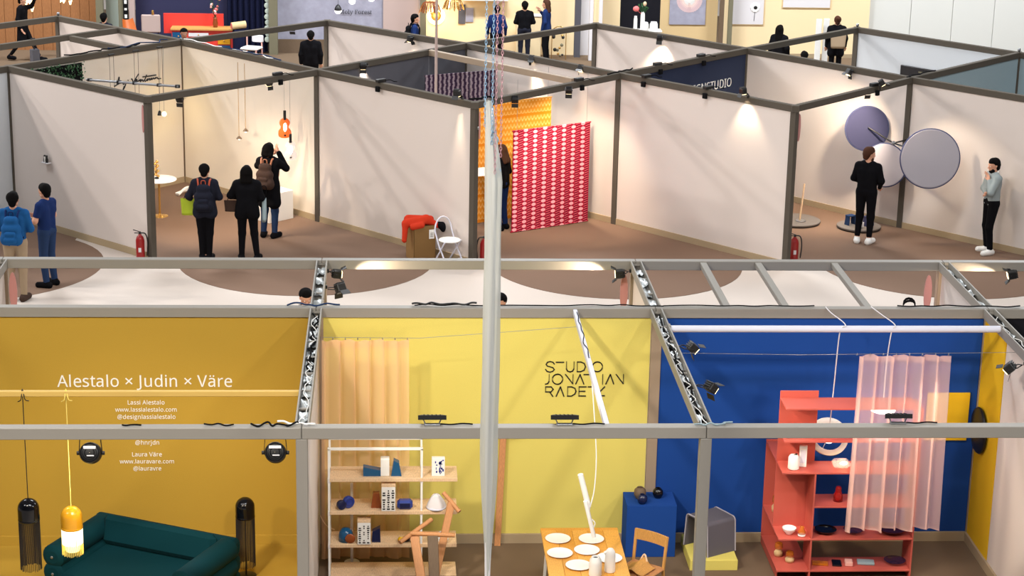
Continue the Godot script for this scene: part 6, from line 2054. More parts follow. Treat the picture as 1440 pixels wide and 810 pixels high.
func build_white_shelf() -> void:
	var t := thing("shelf_unit", "white framed shelf with four pale wooden boards before the peach curtain", "shelf", Vector3(0.17, 0.008, 0.95))
	for q in [[0.0, -0.17], [0.0, 0.17], [1.06, -0.17], [1.06, 0.17]]:
		bx(Vector3(q[0], 0.82, q[1]), Vector3(0.024, 1.64, 0.024), 0.002)
		obj("upright", mats.white, t)
	for z in [-0.17, 0.17]:
		bx(Vector3(0.53, 1.64, z), Vector3(1.084, 0.03, 0.024), 0.002)
		obj("top_rail", mats.white, t)
	var k := 0
	for y in [0.055, 0.45, 0.86, 1.265]:
		bx(Vector3(0.74, y, 0.0), Vector3(1.46, 0.045, 0.38), 0.003)
		obj("board", mats.pale_wood, t)
		for x in [0.0, 1.06]:
			bx(Vector3(x, y - 0.015, 0.0), Vector3(0.03, 0.05, 0.37), 0.002)
			obj("bracket", mats.off_white, t)
		k += 1
	var s := [0.086, 0.481, 0.891, 1.296]
	var z := 1.03
	wedge("dark teal glass block with low sloping top on the top board", Vector3(0.66, s[3], z), 0.2, 0.2, 0.11, 0.07, 0.1, "teal_glass")
	var st := book("ribbed_block", "white vertically ribbed block on the top board", Vector3(0.81, s[3], z), Vector3(0.1, 0.21, 0.1), "white")
	for i in 7: bx(Vector3(-0.045 + 0.015 * i, 0.105, 0.051), Vector3(0.006, 0.2, 0.006), 0.001)
	obj("rib", mats.white, st)
	wedge("cobalt glass trapezoid leaning to a point beside the ribbed block", Vector3(0.94, s[3], z), 0.12, 0.06, 0.19, 0.16, 0.1, "teal_glass")
	var pr := book("print_block", "white block printed with blue marks at the board's free end, top board", Vector3(1.42, s[3], z + 0.02), Vector3(0.15, 0.22, 0.07), "white")
	rng.seed = 5
	for i in 26: bx(Vector3(rng.randf_range(-0.06, 0.065) * (0.4 if i % 3 else 1.0) + 0.02, rng.randf_range(0.02, 0.2), 0.036), Vector3(rng.randf_range(0.006, 0.018), rng.randf_range(0.008, 0.03), 0.003), 0.0, Transform3D(Basis(), Vector3.ZERO))
	obj("print", mats.cobalt, pr).set_meta("kind", "stuff")
	for q in [[0.31, 0.055, z + 0.05, "ink_blue", "smaller dark glass disc leaning at the left of the second board"], [0.39, 0.07, z, "cobalt", "larger cobalt glass disc leaning at the left of the second board"]]:
		var b := thing("glass_disc", q[4], "glass disc", Vector3(q[0], s[2], q[2]), 28)
		lathe(Vector3.ZERO, [[0.001, -0.03], [q[1] * 0.9, -0.03], [q[1], -0.02], [q[1], 0.02], [q[1] * 0.9, 0.03], [0.001, 0.03]], 28, Transform3D(Basis.from_euler(Vector3(PI / 2, 0, 0)), Vector3(0, q[1], 0)))
		obj("disc", mats[q[3]], b)
		lathe(Vector3.ZERO, [[q[1] * 0.55, 0.028], [q[1] * 0.6, 0.034], [q[1] * 0.65, 0.028]], 24, Transform3D(Basis.from_euler(Vector3(PI / 2, 0, 0)), Vector3(0, q[1], 0)))
		obj("rim", mats.ink_blue, b)
	wedge("amber brown glass trapezoid on the second board", Vector3(0.71, s[2], z - 0.02), 0.12, 0.07, 0.18, 0.18, 0.08, "amber")
	print_box("white carton with columns of black type on the second board", Vector3(0.85, s[2], z + 0.05), Vector3(0.16, 0.33, 0.13), 3)
	var rb := thing("glass_block", "long rounded cobalt glass block on the second board", "glass block", Vector3(1.04, s[2], z + 0.03))
	bx(Vector3(0, 0.055, 0), Vector3(0.18, 0.11, 0.12), 0.03)
	obj("block", mats.cobalt, rb)
	bx(Vector3(0, 0.055, 0.058), Vector3(0.12, 0.06, 0.008), 0.003)
	obj("inset", mats.ink_blue, rb)
	var wc := thing("paper_cone", "white folded paper cone at the second board's free end", "lampshade", Vector3(1.4, s[2], z + 0.02))
	var rows := []
	for i in 8:
		var v := float(i) / 7
		var row := []
		for j in 24:
			var a := TAU * j / 24
			var r := lerpf(0.115, 0.035, pow(v, 1.5)) * (1.0 + 0.05 * cos(a * 5.0))
			row.append(Vector3(cos(a) * r, 0.02 + v * 0.15, -sin(a) * r * 0.8))
		rows.append(row)
	var tip := []
	for j in 24: tip.append(Vector3(0, 0.178, 0))
	rows.append(tip)
	grid(rows, true)
	obj("shade", mats.off_white, wc)
	lathe(Vector3.ZERO, [[0.001, 0.0], [0.11, 0.0], [0.116, 0.02], [0.001, 0.022]], 24)
	obj("rim", mats.lilac_white, wc)
	var dome := thing("glass_dome", "teal glass dome at the left of the third board", "glass dome", Vector3(0.36, s[1], z))
	lathe(Vector3.ZERO, [[0.001, 0.0], [0.085, 0.0], [0.085, 0.06], [0.075, 0.11], [0.045, 0.15], [0.001, 0.16]], 28)
	obj("dome", mats.teal_glass, dome)
	ball(Vector3(0.05, 0.06, 0.09), Vector3(0.06, 0.06, 0.02), 16, 10)
	obj("brown_lens", mats.amber, dome)
	print_box("white carton with columns of black type on the third board", Vector3(0.57, s[1], z + 0.06), Vector3(0.15, 0.3, 0.13), 8)
	wedge("ink blue glass block with a stepped top on the third board", Vector3(0.71, s[1], z + 0.02), 0.1, 0.09, 0.13, 0.18, 0.09, "ink_blue")
	for q in [[1.0, 0.035, "deep_yellow", "yellow small glass bead on the third board"], [1.06, 0.04, "black_gloss", "black small glass bead on the third board"], [1.13, 0.035, "sage", "grey-green small glass bead on the third board"]]:
		var b := thing("glass_bead", q[3], "bead", Vector3(q[0], s[1], z + 0.06))
		ball(Vector3(0, q[1], 0), Vector3(q[1] * 1.2, q[1], q[1]), 14, 10)
		obj("bead", mats[q[2]], b)
		lathe(Vector3(0, q[1], 0), [[q[1] * 0.25, -q[1] * 1.02], [q[1] * 0.34, -q[1] * 0.98], [q[1] * 0.34, q[1] * 0.98], [q[1] * 0.25, q[1] * 1.02]], 12)
		obj("hole_ring", mats.off_white, b)
	var pb := book("paper_bundle", "crumpled white paper bundle at the third board's free end", Vector3(1.47, s[1], z - 0.02), Vector3(0.12, 0.03, 0.12), "white", 20, "paper")
	ball(Vector3(0, 0.06, 0), Vector3(0.06, 0.04, 0.05), 7, 5)
	obj("crumple", mats.off_white, pb)
	var rod := thing("tube_lamp", "slim white upright tube behind the left of the shelf boards", "lamp", Vector3(0.42, 0.008, 0.62))
	tube([Vector3(0, 0.02, 0), Vector3(0, 1.02, 0)], 0.018, 10)
	obj("tube", mats.white_gloss, rod)
	lathe(Vector3.ZERO, [[0.001, 0], [0.09, 0], [0.09, 0.02], [0.001, 0.02]], 20)
	obj("base", mats.white, rod)
	# thin glowing strips curled at the left
	for q in [[0.05, 0.55, "upper"], [0.14, 0.4, "lower"]]:
		tube(curve([Vector3(q[0], q[1] + 0.12, 0.72), Vector3(q[0] + 0.07, q[1], 0.74), Vector3(q[0] + 0.17, q[1] - 0.06, 0.74)], 5), 0.006, 6)
		tag(obj("paper_strip", mats.pale_wood), "thin curled wooden strip left of the white shelf, " + q[2], "strip")

func build_stands() -> void:
	# T-topped wooden trestle pieces leaning together
	var t := thing("wooden_stand", "pale wooden stand of leaning legs with crossbars before the white shelf", "stand", Vector3(1.3, 0.008, 1.75))
	for q in [[Vector3(0.0, 0.0, 0.5), Vector3(-0.16, 0.79, -0.12), Vector3(-0.32, 0.76, 0.0), Vector3(0.04, 0.9, -0.32), "pine", 0.1], [Vector3(0.08, 0.0, 0.35), Vector3(0.05, 0.8, -0.1), Vector3(-0.2, 0.825, -0.1), Vector3(0.3, 0.8, -0.1), "dark_wood", 0.12], [Vector3(0.03, 0.0, -0.1), Vector3(0.27, 1.03, -0.5), Vector3(0.18, 1.12, -0.58), Vector3(0.36, 0.95, -0.42), "pine", 0.085]]:
		bar(q[0], q[1], 0.045, q[5], 0.006, Vector3(0, 0, 1))
		obj("leg", mats[q[4]], t)
		tube([q[2], q[3]], 0.026, 10)
		obj("crossbar", mats.pine, t)
	var b := thing("plank", "orange-brown upright plank leaning on the yellow wall", "plank", Vector3(2.2, 0.008, 0.1))
	bx(Vector3(0, 0.72, 0), Vector3(0.075, 1.44, 0.03), 0.003, Transform3D(Basis.from_euler(Vector3(-0.03, 0, -0.035)), Vector3(-0.03, 0, 0.03)))
	obj("board", mats.pine, b)
	tube(curve([Vector3(-0.2, 1.42, 0.03), Vector3(0.0, 1.44, 0.05), Vector3(0.1, 1.44, 0.04), Vector3(0.24, 1.43, 0.02)], 4), 0.006, 6)
	obj("wire_hook", mats.gold, b)

func build_table() -> void:
	var t := thing("dining_table", "honey-coloured wooden table laid with white plates", "table", Vector3(3.04, 0.008, 2.05))
	for i in 5:
		bx(Vector3(-0.356 + 0.178 * i, 0.715, 0), Vector3(0.176, 0.03, 1.5), 0.003)
		obj("plank", mats.orange_wood if i % 2 else mats.honey_wood, t)
	bx(Vector3(0, 0.715, -0.72), Vector3(0.89, 0.0315, 0.07), 0.002)
	obj("end_rail", mats.orange_wood, t)
	for q in [[-1.0, -1.0], [1.0, -1.0], [-1.0, 1.0], [1.0, 1.0]]:
		bar(Vector3(q[0] * 0.4, 0.0, q[1] * 0.64), Vector3(q[0] * 0.37, 0.7, q[1] * 0.6), 0.035, 0.035, 0.004, Vector3(0, 0, 1))
		obj("leg", mats.white, t)
	var k := 0
	var wh := ["far left", "far right, under the leaning white lamp", "second on the left", "middle right", "beside the white flask", "nearest on the left"]
	for q in [[2.77, 1.63], [3.15, 1.64], [2.76, 2.03], [3.07, 1.95], [3.3, 2.17], [2.94, 2.36]]:
		var p := thing("plate", "white dinner plate on the wooden table, " + wh[k], "plate", Vector3(q[0], 0.739, q[1]), 0.0, "white plates on the wooden table")
		lathe(Vector3.ZERO, [[0.001, 0.0], [0.085, 0.0], [0.1, 0.006], [0.142, 0.016], [0.145, 0.019], [0.14, 0.02], [0.1, 0.011], [0.001, 0.009]], 36)
		obj("dish", mats.white_gloss, p)
		lathe(Vector3.ZERO, [[0.07, 0.0], [0.075, -0.001], [0.08, 0.0]], 30)
		obj("foot_ring", mats.off_white, p)
		k += 1
	var v := thing("flask", "white ceramic jug with a dark spout hole on the wooden table", "jug", Vector3(3.1, 0.739, 2.6))
	lathe(Vector3.ZERO, [[0.001, 0.0], [0.062, 0.0], [0.07, 0.01], [0.07, 0.15], [0.062, 0.19], [0.045, 0.215], [0.045, 0.225], [0.036, 0.225], [0.036, 0.2], [0.001, 0.2]], 28)
	obj("body", mats.white, v)
	lathe(Vector3.ZERO, [[0.001, 0.203], [0.034, 0.203], [0.034, 0.206], [0.001, 0.206]], 20)
	obj("opening", mats.cloth_charcoal, v)
	v = thing("flask", "tall white ceramic bottle with slanted top on the wooden table", "bottle", Vector3(3.27, 0.739, 2.5))
	lathe(Vector3.ZERO, [[0.001, 0.0], [0.055, 0.0], [0.06, 0.01], [0.058, 0.2], [0.05, 0.24], [0.03, 0.27], [0.001, 0.275]], 28)
	obj("body", mats.white, v)
	bx(Vector3(-0.02, 0.255, 0.0), Vector3(0.07, 0.02, 0.05), 0.006, Transform3D(Basis.from_euler(Vector3(0, 0, 0.5)), Vector3(0.1, 0.02, 0)))
	obj("spout", mats.white, v)
	# the leaning pendant: two tubes hung from the thin roof bar
	var l := thing("tube_pendant", "leaning white two-part tube lamp hanging over the table", "lamp", Vector3(3.03, 1.0, 2.2))
	tube([Vector3(-0.085, 0.76, 0.0), Vector3(0.015, 0.38, 0.0)], 0.032, 14)
	obj("upper_tube", mats.white, l)
	tube([Vector3(-0.025, 0.46, 0.035), Vector3(0.085, 0.03, 0.035)], 0.024, 14)
	obj("lower_tube", mats.white_gloss, l)
	bx(Vector3(0.0, 0.42, 0.018), Vector3(0.05, 0.06, 0.03), 0.004)
	obj("joint", mats.white, l)
	tube(curve([Vector3(0.0, 1.925, 0.0), Vector3(0.06, 1.3, 0.0), Vector3(0.085, 0.9, 0.0), Vector3(0.07, 0.55, 0.0), Vector3(0.02, 0.3, 0.02), Vector3(0.09, 0.2, 0.03), Vector3(0.06, 0.12, 0.03)], 6), 0.007, 6)
	obj("cord", mats.white, l)
	# the chair
	var c := thing("dining_chair", "wooden chair pulled up to the table, with leather on the seat", "chair", Vector3(3.69, 0.008, 1.83), -39)
	var ch := c
	# local: back at -z, facing +z
	for sg in [-1.0, 1.0]:
		bar(Vector3(sg * 0.2, 0.0, -0.22), Vector3(sg * 0.2, 0.45, -0.18), 0.032, 0.032, 0.006, Vector3(0, 0, 1))
		obj("leg", mats.wood, ch)
		bar(Vector3(sg * 0.2, 0.43, -0.182), Vector3(sg * 0.205, 0.82, -0.235), 0.034, 0.03, 0.006, Vector3(0, 0, 1))
		obj("back_post", mats.wood, ch)
		bar(Vector3(sg * 0.19, 0.0, 0.19), Vector3(sg * 0.19, 0.43, 0.17), 0.032, 0.032, 0.006, Vector3(0, 0, 1))
		obj("leg", mats.wood, ch)
	var rows := []
	for i in 5:
		var row := []
		for j in 9:
			var u := float(j) / 8 * 2 - 1
			row.append(Vector3(u * 0.215, 0.7 + 0.1225 * i / 4.0, -0.222 - 0.012 * i / 4.0 - 0.03 * (1 - u * u)))
		rows.append(row)
	for i in 4:
		for j in 8:
			for off in [Vector3.ZERO, Vector3(0, 0, 0.02)]:
				quad(rows[i][j] + off, rows[i][j + 1] + off, rows[i + 1][j + 1] + off, rows[i + 1][j] + off, Vector3(0, 0, 1 if off.z > 0 else -1))
	for j in 8:
		quad(rows[4][j], rows[4][j + 1], rows[4][j + 1] + Vector3(0, 0, 0.02), rows[4][j] + Vector3(0, 0, 0.02), Vector3.UP)
		quad(rows[0][j], rows[0][j + 1], rows[0][j + 1] + Vector3(0, 0, 0.02), rows[0][j] + Vector3(0, 0, 0.02), Vector3.DOWN)
	obj("top_rail", mats.wood, ch)
	bx(Vector3(0, 0.44, 0), Vector3(0.43, 0.025, 0.42), 0.01)
	obj("seat", mats.pine, ch)
	var bag := thing("leather_piece", "folded tan leather piece lying on the chair seat", "leather", Vector3(3.66, 0.47, 1.87), -39)
	rows = []
	for i in 7:
		var row := []
		for j in 9:
			var u := float(j) / 8 * 2 - 1
			var v2 := float(i) / 6 * 2 - 1
			row.append(Vector3(u * 0.15, 0.012 + 0.07 * exp(-u * u * 5.0) * (1.0 - 0.4 * v2), v2 * 0.14))
		rows.append(row)
	grid(rows, false)
	obj("hide", mats.wood, bag)
	tube(curve([Vector3(-0.04, 0.06, -0.12), Vector3(0.0, 0.14, -0.14), Vector3(0.05, 0.07, -0.12)], 5), 0.012, 8)
	obj("rolled_edge", mats.pale_wood, bag)

func build_cube_side() -> void:
	var t := book("plinth", "deep blue square plinth beneath three glass vases", Vector3(3.99, 0.008, 0.275), Vector3(0.6, 0.66, 0.44), "blue", 0, "plinth")
	bx(Vector3(0, 0.662, 0), Vector3(0.6, 0.004, 0.44), 0.001)
	obj("top", mats.blue, t)
	for q in [[3.87, 0.26, 0.075, "dark_wood", "brown woven-looking round vase on the blue plinth"], [3.88, 0.42, 0.062, "ink_blue", "small dark blue round vase at the front of the blue plinth"], [4.09, 0.24, 0.065, "black_gloss", "black round vase on the right of the blue plinth"]]:
		var v := thing("round_vase", q[4], "vase", Vector3(q[0], 0.672, q[1]))
		var r: float = q[2]
		lathe(Vector3.ZERO, [[0.001, 0.0], [r * 0.6, 0.0], [r * 0.95, r * 0.6], [r, r], [r * 0.9, r * 1.5], [r * 0.55, r * 1.85], [r * 0.5, r * 1.9], [r * 0.42, r * 1.85], [r * 0.7, r * 1.4], [0.001, r * 0.3]], 24)
		obj("body", mats[q[3]], v)
		lathe(Vector3.ZERO, [[r * 0.42, r * 1.86], [r * 0.48, r * 1.95], [r * 0.56, r * 1.86]], 20)
		obj("lip", mats[q[3]], v)
	t = book("platform", "low pale yellow platform under the grey felt stool", Vector3(4.7, 0.008, 0.5), Vector3(0.57, 0.13, 0.78), "yellow", 0, "platform")
	bx(Vector3(0, 0.131, 0), Vector3(0.56, 0.004, 0.77), 0.001)
	obj("top", mats.yellow, t)
	# bent felt stool: a wide upside-down U with rounded shoulders
	t = thing("felt_stool", "grey felt stool bent like an upside-down U on the yellow platform", "stool", Vector3(4.7, 0.142, 0.52), -60)
	var prof := []
	for i in 7: prof.append(Vector2(-0.2 + 0.05 - 0.05 * cos(i * PI / 12.0), 0.42 - 0.05 + 0.05 * sin(i * PI / 12.0)))
	var outer := [Vector2(-0.23, 0.0)] + prof
	for i in range(6, -1, -1): outer.append(Vector2(-prof[i].x, prof[i].y))
	outer.append(Vector2(0.23, 0.0))
	var inner := []
	for q in outer: inner.append(Vector2(q.x * 0.9, q.y - 0.022 if q.y > 0.1 else q.y))
	var poly := PackedVector2Array(outer)
	inner.reverse()
	poly.append_array(PackedVector2Array(inner))
	prism(poly, -0.21, 0.21, Transform3D(Basis(Vector3(1, 0, 0), Vector3(0, 0, -1), Vector3(0, 1, 0)), Vector3.ZERO))
	obj("shell", mats.felt_grey, t)
	for zz in [-0.211, 0.211]:
		var path := []
		for q in outer: path.append(Vector3(q.x, q.y, zz))
		tube(path, 0.009, 6)
		obj("rolled_edge", mats.disc_grey, t)
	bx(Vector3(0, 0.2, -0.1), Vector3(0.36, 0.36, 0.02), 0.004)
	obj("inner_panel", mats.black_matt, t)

func build_coral_shelf() -> void:
	var t := thing("shelf_unit", "coral red shelving unit before the deep blue wall", "shelf", Vector3(0, 0.008, 0))
	var th := 0.02
	var boards := [[0.12, 0.0, 7.0], [0.52, -10.0, 7.0], [0.93, 9.0, 7.0], [1.35, -10.0, 7.0], [1.74, 1.0, 7.0], [2.14, 1.0, 6.95]]
	for b in boards:
		var y: float = b[0] - 0.008
		var x0 := 5.4
		if b[1] == 9.0: x0 = 5.8
		bx(Vector3((x0 + b[2]) * 0.5, y - th * 0.5, 0.96), Vector3(b[2] - x0, th, 0.38), 0.002)
		if b[1] <= 0.0:
			bx(Vector3(5.605, y - th * 0.5, 0.43), Vector3(0.41, th, 0.68), 0.002)
		obj("board", mats.coral, t)
	bx(Vector3(5.625, 1.36, 0.755), Vector3(0.45, 1.7, th), 0.002)
	obj("back_panel", mats.coral, t)
	bx(Vector3(5.625, 0.72, 0.1), Vector3(0.45, 1.28, th), 0.002)
	obj("back_panel", mats.coral, t)
	bx(Vector3(5.79, 0.665, 0.96), Vector3(th, 1.33, 0.375), 0.002)
	obj("side_panel", mats.coral, t)
	bx(Vector3(6.99, 1.06, 0.96), Vector3(th, 2.12, 0.375), 0.002)
	obj("side_panel", mats.coral, t)
	bx(Vector3(5.41, 0.06, 0.6), Vector3(th, 0.1, 1.0), 0.002)
	obj("plinth_board", mats.coral, t)
	var z := 0.98
	# boards' top heights
	var F := 0.122
	var E2 := 0.522
	var D := 0.932
	var Cc := 1.352
	var B := 1.742
	var j := thing("jug", "white rounded jug with a dark spout on the coral shelf", "jug", Vector3(5.55, Cc, 1.02))
	lathe(Vector3.ZERO, [[0.001, 0], [0.06, 0], [0.066, 0.01], [0.064, 0.14], [0.045, 0.17], [0.03, 0.175], [0.001, 0.172]], 26)
	obj("body", mats.white, j)
	tube([Vector3(0.0, 0.17, 0.0), Vector3(0.03, 0.19, 0.02)], 0.009, 8)
	obj("spout", mats.black, j)
	var bk := book("folded_card", "tall white card standing beside the jug on the coral shelf", Vector3(5.67, Cc, 0.95), Vector3(0.09, 0.26, 0.04), "white", -12, "card")
	bx(Vector3(0.0, 0.13, 0.021), Vector3(0.06, 0.16, 0.002), 0.0)
	obj("print", mats.lilac_white, bk)
	var wp := thing("vase", "small white lobed vase high on the coral shelf", "vase", Vector3(5.62, B, 0.98))
	for q in [[-0.03, 0.03], [0.03, 0.035], [0.0, 0.08]]:
		ball(Vector3(q[0], q[1], 0), Vector3(0.036, 0.036, 0.036), 14, 10)
	obj("lobes", mats.off_white, wp)
	lathe(Vector3.ZERO, [[0.012, 0.11], [0.018, 0.12], [0.012, 0.122]], 14)
	obj("lip", mats.white, wp)
	var gl := thing("glass_lamp", "low lit glass lamp on the coral shelf at the curtain's edge", "lamp", Vector3(6.12, Cc, 0.97))
	bx(Vector3(0, 0.045, 0), Vector3(0.2, 0.09, 0.16), 0.03)
	obj("glass", mats.clear, gl)
	ball(Vector3(0.03, 0.045, 0), Vector3(0.05, 0.025, 0.03), 12, 8)
	obj("bulb", mats.lamp_warm, gl)
	var li := OmniLight3D.new()
	li.name = "lamp"
	gl.add_child(li)
	li.position = Vector3(0.03, 0.045, 0)
	li.light_color = Color(1, 0.85, 0.6)
	li.light_energy = 0.06
	li.light_size = 0.02
	li.omni_attenuation = 2
	li.shadow_enabled = true
	var rv := thing("glass_bottle", "dark red glass bottle on the middle coral board", "bottle", Vector3(6.11, D, 0.98))
	lathe(Vector3.ZERO, [[0.001, 0], [0.058, 0], [0.055, 0.07], [0.035, 0.12], [0.035, 0.16], [0.025, 0.18], [0.001, 0.182]], 22)
	obj("body", mats.red_glass, rv)
	ball(Vector3(0, 0.05, 0), Vector3(0.04, 0.045, 0.04), 12, 8)
	obj("core", mats.red, rv)
	bowl("wide dark bowl of sparkling glass on the coral board", Vector3(5.99, E2, 0.97), 0.13, 0.05, "black_gloss")
	bowl("white bowl on the coral shelf's left bay", Vector3(5.55, E2, 1.0), 0.085, 0.08, "white_gloss")
	bowl("smoky violet bowl under the pink curtain's hem", Vector3(6.32, E2, 0.98), 0.12, 0.05, "smoke")
	bowl("wide dark brown bowl under the pink curtain's hem", Vector3(6.78, E2, 0.97), 0.17, 0.06, "plum")
	bowl("smoky flat bowl on the lowest coral board", Vector3(6.85, F, 0.96), 0.13, 0.045, "smoke")
	var ab := thing("glass_bottle", "small amber bottle on a white foot in the coral shelf's left bay", "bottle", Vector3(5.69, E2, 1.06))
	lathe(Vector3.ZERO, [[0.001, 0.02], [0.042, 0.02], [0.045, 0.06], [0.022, 0.09], [0.026, 0.12], [0.001, 0.122]], 18)
	obj("body", mats.amber_glass, ab)
	lathe(Vector3.ZERO, [[0.001, 0], [0.045, 0], [0.045, 0.022], [0.001, 0.022]], 18)
	obj("foot", mats.white, ab)
	for q in [[5.52, E2, 0.32, "tall amber glass stacked piece behind the coral panel", 0.2], [5.5, F, 0.72, "amber glass piece in the dark lower bay of the coral shelf", 0.16], [5.6, F, 0.9, "ochre jar in the front of the lower coral bay", 0.13]]:
		var gp := thing("glass_stack", q[3], "vase", Vector3(q[0], q[1], q[2]))
		var hh: float = q[4]
		lathe(Vector3.ZERO, [[0.001, 0], [0.05, 0], [0.055, hh * 0.3], [0.03, hh * 0.5], [0.001, hh * 0.5]], 18)
		obj("lower_bulb", mats.gold_beige, gp)
		lathe(Vector3.ZERO, [[0.03, hh * 0.5], [0.05, hh * 0.65], [0.045, hh], [0.035, hh], [0.001, hh * 0.95]], 18)
		obj("upper_cup", mats.amber_glass, gp)
	for q in [[5.95, 0.98, Vector3(0.19, 0.025, 0.1), "amber_glass", "flat amber glass bar on the lowest coral board"], [6.15, 0.97, Vector3(0.11, 0.02, 0.17), "black_gloss", "flat black slab on the lowest coral board"], [6.29, 0.99, Vector3(0.09, 0.05, 0.12), "clay_pink", "dusty pink block on the lowest coral board"], [6.5, 0.96, Vector3(0.2, 0.03, 0.12), "pale_blue", "flat grey-blue slab on the lowest coral board"]]:
		var sl := thing("glass_slab", q[3 + 1], "slab", Vector3(q[0], F, q[1]), -8)
		bx(Vector3(0, q[2].y * 0.5, 0), q[2], 0.006)
		obj("slab", mats[q[3]], sl)
		bx(Vector3(0, q[2].y, 0), Vector3(q[2].x * 0.8, 0.004, q[2].z * 0.8), 0.001)
		obj("face", mats[q[3]], sl)
	# pendants on white cords from the roof tube
	var tb := thing("roof_tube", "long white tube across the blue booth under the roof", "tube", Vector3(4.07, 2.97, 0.75))
	tube([Vector3(0.01, 0, 0), Vector3(3.86, 0, 0)], 0.04, 18)
	obj("tube", mats.lilac_white, tb)
	for x in [0.0, 3.87]:
		bx(Vector3(x, 0.0, 0), Vector3(0.02, 0.1, 0.1), 0.004)
		obj("bracket", mats.frame, tb)
	var rp := thing("ring_pendant", "white ring lamp hanging behind the coral shelf", "lamp", Vector3(6.05, 1.57, 0.55))
	var ringp := []
	var RT := Transform3D(Basis.from_euler(Vector3(0.9, 0, 0)), Vector3.ZERO)
	lathe(Vector3.ZERO, [[0.17, -0.015], [0.235, -0.015], [0.235, 0.015], [0.17, 0.015], [0.17, -0.015]], 40, RT)
	obj("ring", mats.white, rp)
	lathe(Vector3.ZERO, [[0.001, -0.02], [0.08, -0.02], [0.085, 0.0], [0.06, 0.02], [0.001, 0.025]], 28, RT)
	obj("disc", mats.lamp_white, rp)
	for a in [0.0, TAU / 3, TAU * 2 / 3]:
		tube([RT * Vector3(cos(a) * 0.08, 0.0, sin(a) * 0.08), RT * Vector3(cos(a) * 0.172, 0, sin(a) * 0.172)], 0.004, 5)
	obj("spoke", mats.white, rp)
	tube(curve([Vector3(0, 0.02, 0.0), Vector3(0.0, 0.7, 0.1), Vector3(0.0, 1.35, 0.2), Vector3(0.06, 1.45, 0.2), Vector3(0.0, 1.44, -0.3), Vector3(-0.02, 1.445, -0.52)], 8), 0.007, 6)
	obj("cord", mats.off_white, rp)
	var dp := thing("disc_pendant", "round glowing white disc lamp behind the pink curtain", "lamp", Vector3(6.63, 1.98, 0.72))
	lathe(Vector3.ZERO, [[0.001, -0.02], [0.14, -0.02], [0.15, 0.0], [0.1, 0.02], [0.001, 0.03]], 32)
	obj("disc", mats.lamp_white, dp)
	lathe(Vector3.ZERO, [[0.001, 0.028], [0.03, 0.028], [0.02, 0.05], [0.001, 0.05]], 16)
	obj("holder", mats.white, dp)
	tube(curve([Vector3(0, 0.04, 0.0), Vector3(0.0, 0.6, 0.02), Vector3(0.02, 0.96, 0.05), Vector3(0.06, 1.04, 0.03), Vector3(0.0, 1.035, -0.4), Vector3(-0.05, 1.035, -0.7)], 8), 0.007, 6)
	obj("cord", mats.off_white, dp)
	var l2 := OmniLight3D.new()
	l2.name = "lamp"
	dp.add_child(l2)
	l2.position = Vector3(0, -0.06, 0)
	l2.light_energy = 0.12
	l2.light_size = 0.1
	l2.omni_attenuation = 2
	l2.shadow_enabled = true
	# curtain wires
	tube([Vector3(4.05, 2.86, 1.3), Vector3(5.5, 2.84, 1.3), Vector3(7.97, 2.87, 1.3)], 0.003, 5)
	tag(obj("curtain_wire", mats.steel), "thin steel wire carrying the pink curtain", "wire")
	tube([Vector3(0.03, 2.8, 0.55), Vector3(1.2, 2.79, 0.55), Vector3(2.0, 2.85, 0.55), Vector3(3.02, 2.93, 0.55)], 0.003, 5)
	tag(obj("curtain_wire", mats.steel), "thin steel wire carrying the peach curtain", "wire")
	curtain("sheer pink curtain hanging before the coral shelving", 6.13, 7.18, 1.3, 2.845, 0.7, [[6.0, 0.4, 0.07, 0.3], [3.0, 1.3, 0.04, 0.5], [11.0, 0.2, 0.018, 0.0]], "pink_sheer", 0.06)
	curtain("sheer peach curtain hanging behind the white shelf", 0.06, 1.06, 0.55, 2.78, 0.05, [[6.0, 0.9, 0.045, 0.2], [2.5, 0.3, 0.03, 0.4], [11.0, 1.2, 0.012, 0.0]], "peach_sheer", 0.04)
	# right end: yellow panel and round black wall lamp
	var yp := thing("wall_panel", "yellow and beige hanging panel between the curtain and the corner", "panel", Vector3(7.6, 1.34, 0.06))
	bx(Vector3(-0.13, 0.3, 0), Vector3(0.26, 0.61, 0.025), 0.003)
	obj("beige_half", mats.gold_beige, yp)
	bx(Vector3(0.13, 0.3, 0), Vector3(0.258, 0.61, 0.025), 0.003)
	obj("yellow_half", mats.deep_yellow, yp)
	var bd := thing("wall_disc", "round black disc on the narrow yellow side wall", "wall lamp", Vector3(7.95, 1.55, 0.3))
	lathe(Vector3.ZERO, [[0.001, 0.0], [0.27, 0.0], [0.285, 0.02], [0.27, 0.045], [0.15, 0.06], [0.001, 0.062]], 40, Transform3D(Basis.from_euler(Vector3(0, 0, PI / 2)), Vector3.ZERO))
	obj("disc", mats.black, bd)
	lathe(Vector3.ZERO, [[0.001, -0.01], [0.06, -0.01], [0.06, 0.002], [0.001, 0.002]], 20, Transform3D(Basis.from_euler(Vector3(0, 0, PI / 2)), Vector3.ZERO))
	obj("mount", mats.steel, bd)

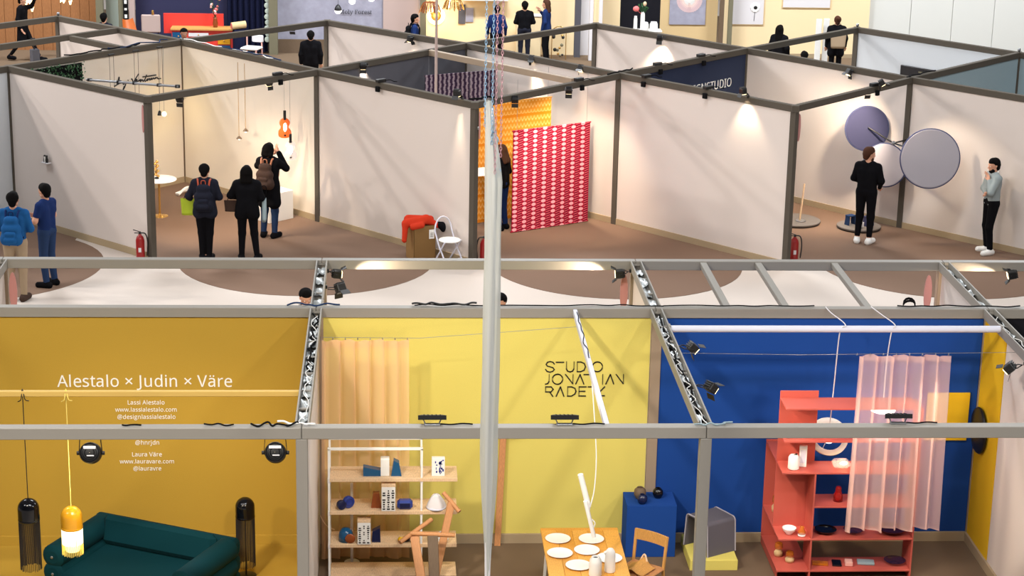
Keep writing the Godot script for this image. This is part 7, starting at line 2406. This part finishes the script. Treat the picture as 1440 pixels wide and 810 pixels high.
# ------------------------------------------------------------------ the hanging plastic sleeve and the hoist chains
func build_hoist() -> void:
	var t := thing("plastic_sleeve", "long pale plastic sleeve hanging in front of the booths", "plastic sleeve", Vector3(1.735, 2.2, 6.0))
	rng.seed = 21
	var ph := []
	for k in 5: ph.append(rng.randf() * TAU)
	var rows := []
	for i in 60:
		var v := float(i) / 59
		var y := lerpf(-0.1, 4.45, v)
		var r := lerpf(0.016, 0.07, smoothstep(0.0, 0.3, v))
		if v > 0.85: r *= lerpf(1.0, 0.4, (v - 0.85) / 0.15)
		var cx := lerpf(0.015, 0.0, smoothstep(0.0, 0.35, v)) - (v - 0.85) * 0.35 * (1.0 if v > 0.85 else 0.0)
		var row := []
		for j in 36:
			var a := TAU * j / 36
			var w := 1.0 + 0.13 * sin(3 * a + ph[0] + v * 3.0) + 0.09 * sin(7 * a + ph[1] - v * 5.0) + 0.05 * sin(13 * a + ph[2] + v * 16.0)
			row.append(Vector3(cx + cos(a) * r * w, y, -sin(a) * r * w * 0.8))
		rows.append(row)
	grid(rows, true)
	obj("sleeve", mats.poly, t)
	for q in [[-0.02, 0.0, 0.016], [0.022, 0.01, 0.014], [0.0, -0.02, 0.012]]:
		tube([Vector3(q[0] * 0.4 + 0.012, -0.1, q[1] * 0.3), Vector3(q[0], 1.3, q[1]), Vector3(q[0], 3.2, q[1]), Vector3(q[0] * 0.5 - 0.03, 4.4, q[1])], q[2], 8)
		obj("bundled_cable", mats.off_white, t)
	var s := thing("hoist_strap", "black strap with a chain knot above the plastic sleeve", "strap", Vector3(1.7, 6.3, 6.0))
	tube([Vector3(-0.03, 0.35, 0), Vector3(0.03, 0.02, 0)], 0.011, 8)
	obj("strap", mats.black, s)
	for i in 9:
		var rr := []
		var c := Vector3(0.03 + 0.02 * sin(i * 2.1) + 0.004 * i, 0.06 - 0.045 * i, 0.015 * cos(i * 1.7))
		for k in 10: rr.append(c + Vector3(cos(TAU * k / 9.0) * 0.02, sin(TAU * k / 9.0) * 0.032, sin(TAU * k / 9.0 + i) * 0.014))
		tube(rr, 0.0065, 6, false)
		obj("link", mats.chain_blue, s)
	var n := 0
	for q in [[1.655, 12.0, 6.45, "chain_blue", "leftmost pale blue hoist chain"], [1.715, 12.0, 6.3, "chain_blue", "second hoist chain, pale blue, ending at the strap"], [1.745, 12.0, 6.05, "chain_red", "third hoist chain, dull red, reaching lowest"], [1.79, 12.0, 6.2, "chain_red", "rightmost hoist chain, dull red and blue"]]:
		var ch := thing("hoist_chain", q[4] + " above the plastic sleeve", "chain", Vector3(q[0], q[2], 6.02 + 0.02 * n))
		var y := 0.0
		var k := 0
		while q[2] + y < 9.2:
			for seg in 1:
				var rr := []
				for a in 9:
					var th := TAU * a / 8.0
					var lx := cos(th) * 0.0085
					var ly := sin(th) * 0.019
					rr.append(Vector3(lx if k % 2 == 0 else 0.0, y + ly, 0.0 if k % 2 == 0 else lx))
				tube(rr, 0.0028, 4, false)
			y += 0.029
			k += 1
		var o := obj("links", mats[q[3]], ch)
		o.set_meta("kind", "stuff")
		tube([Vector3(0, y, 0), Vector3(0, 15.0 - q[2], 0)], 0.006, 6)
		obj("upper_run", mats.steel, ch)
		n += 1
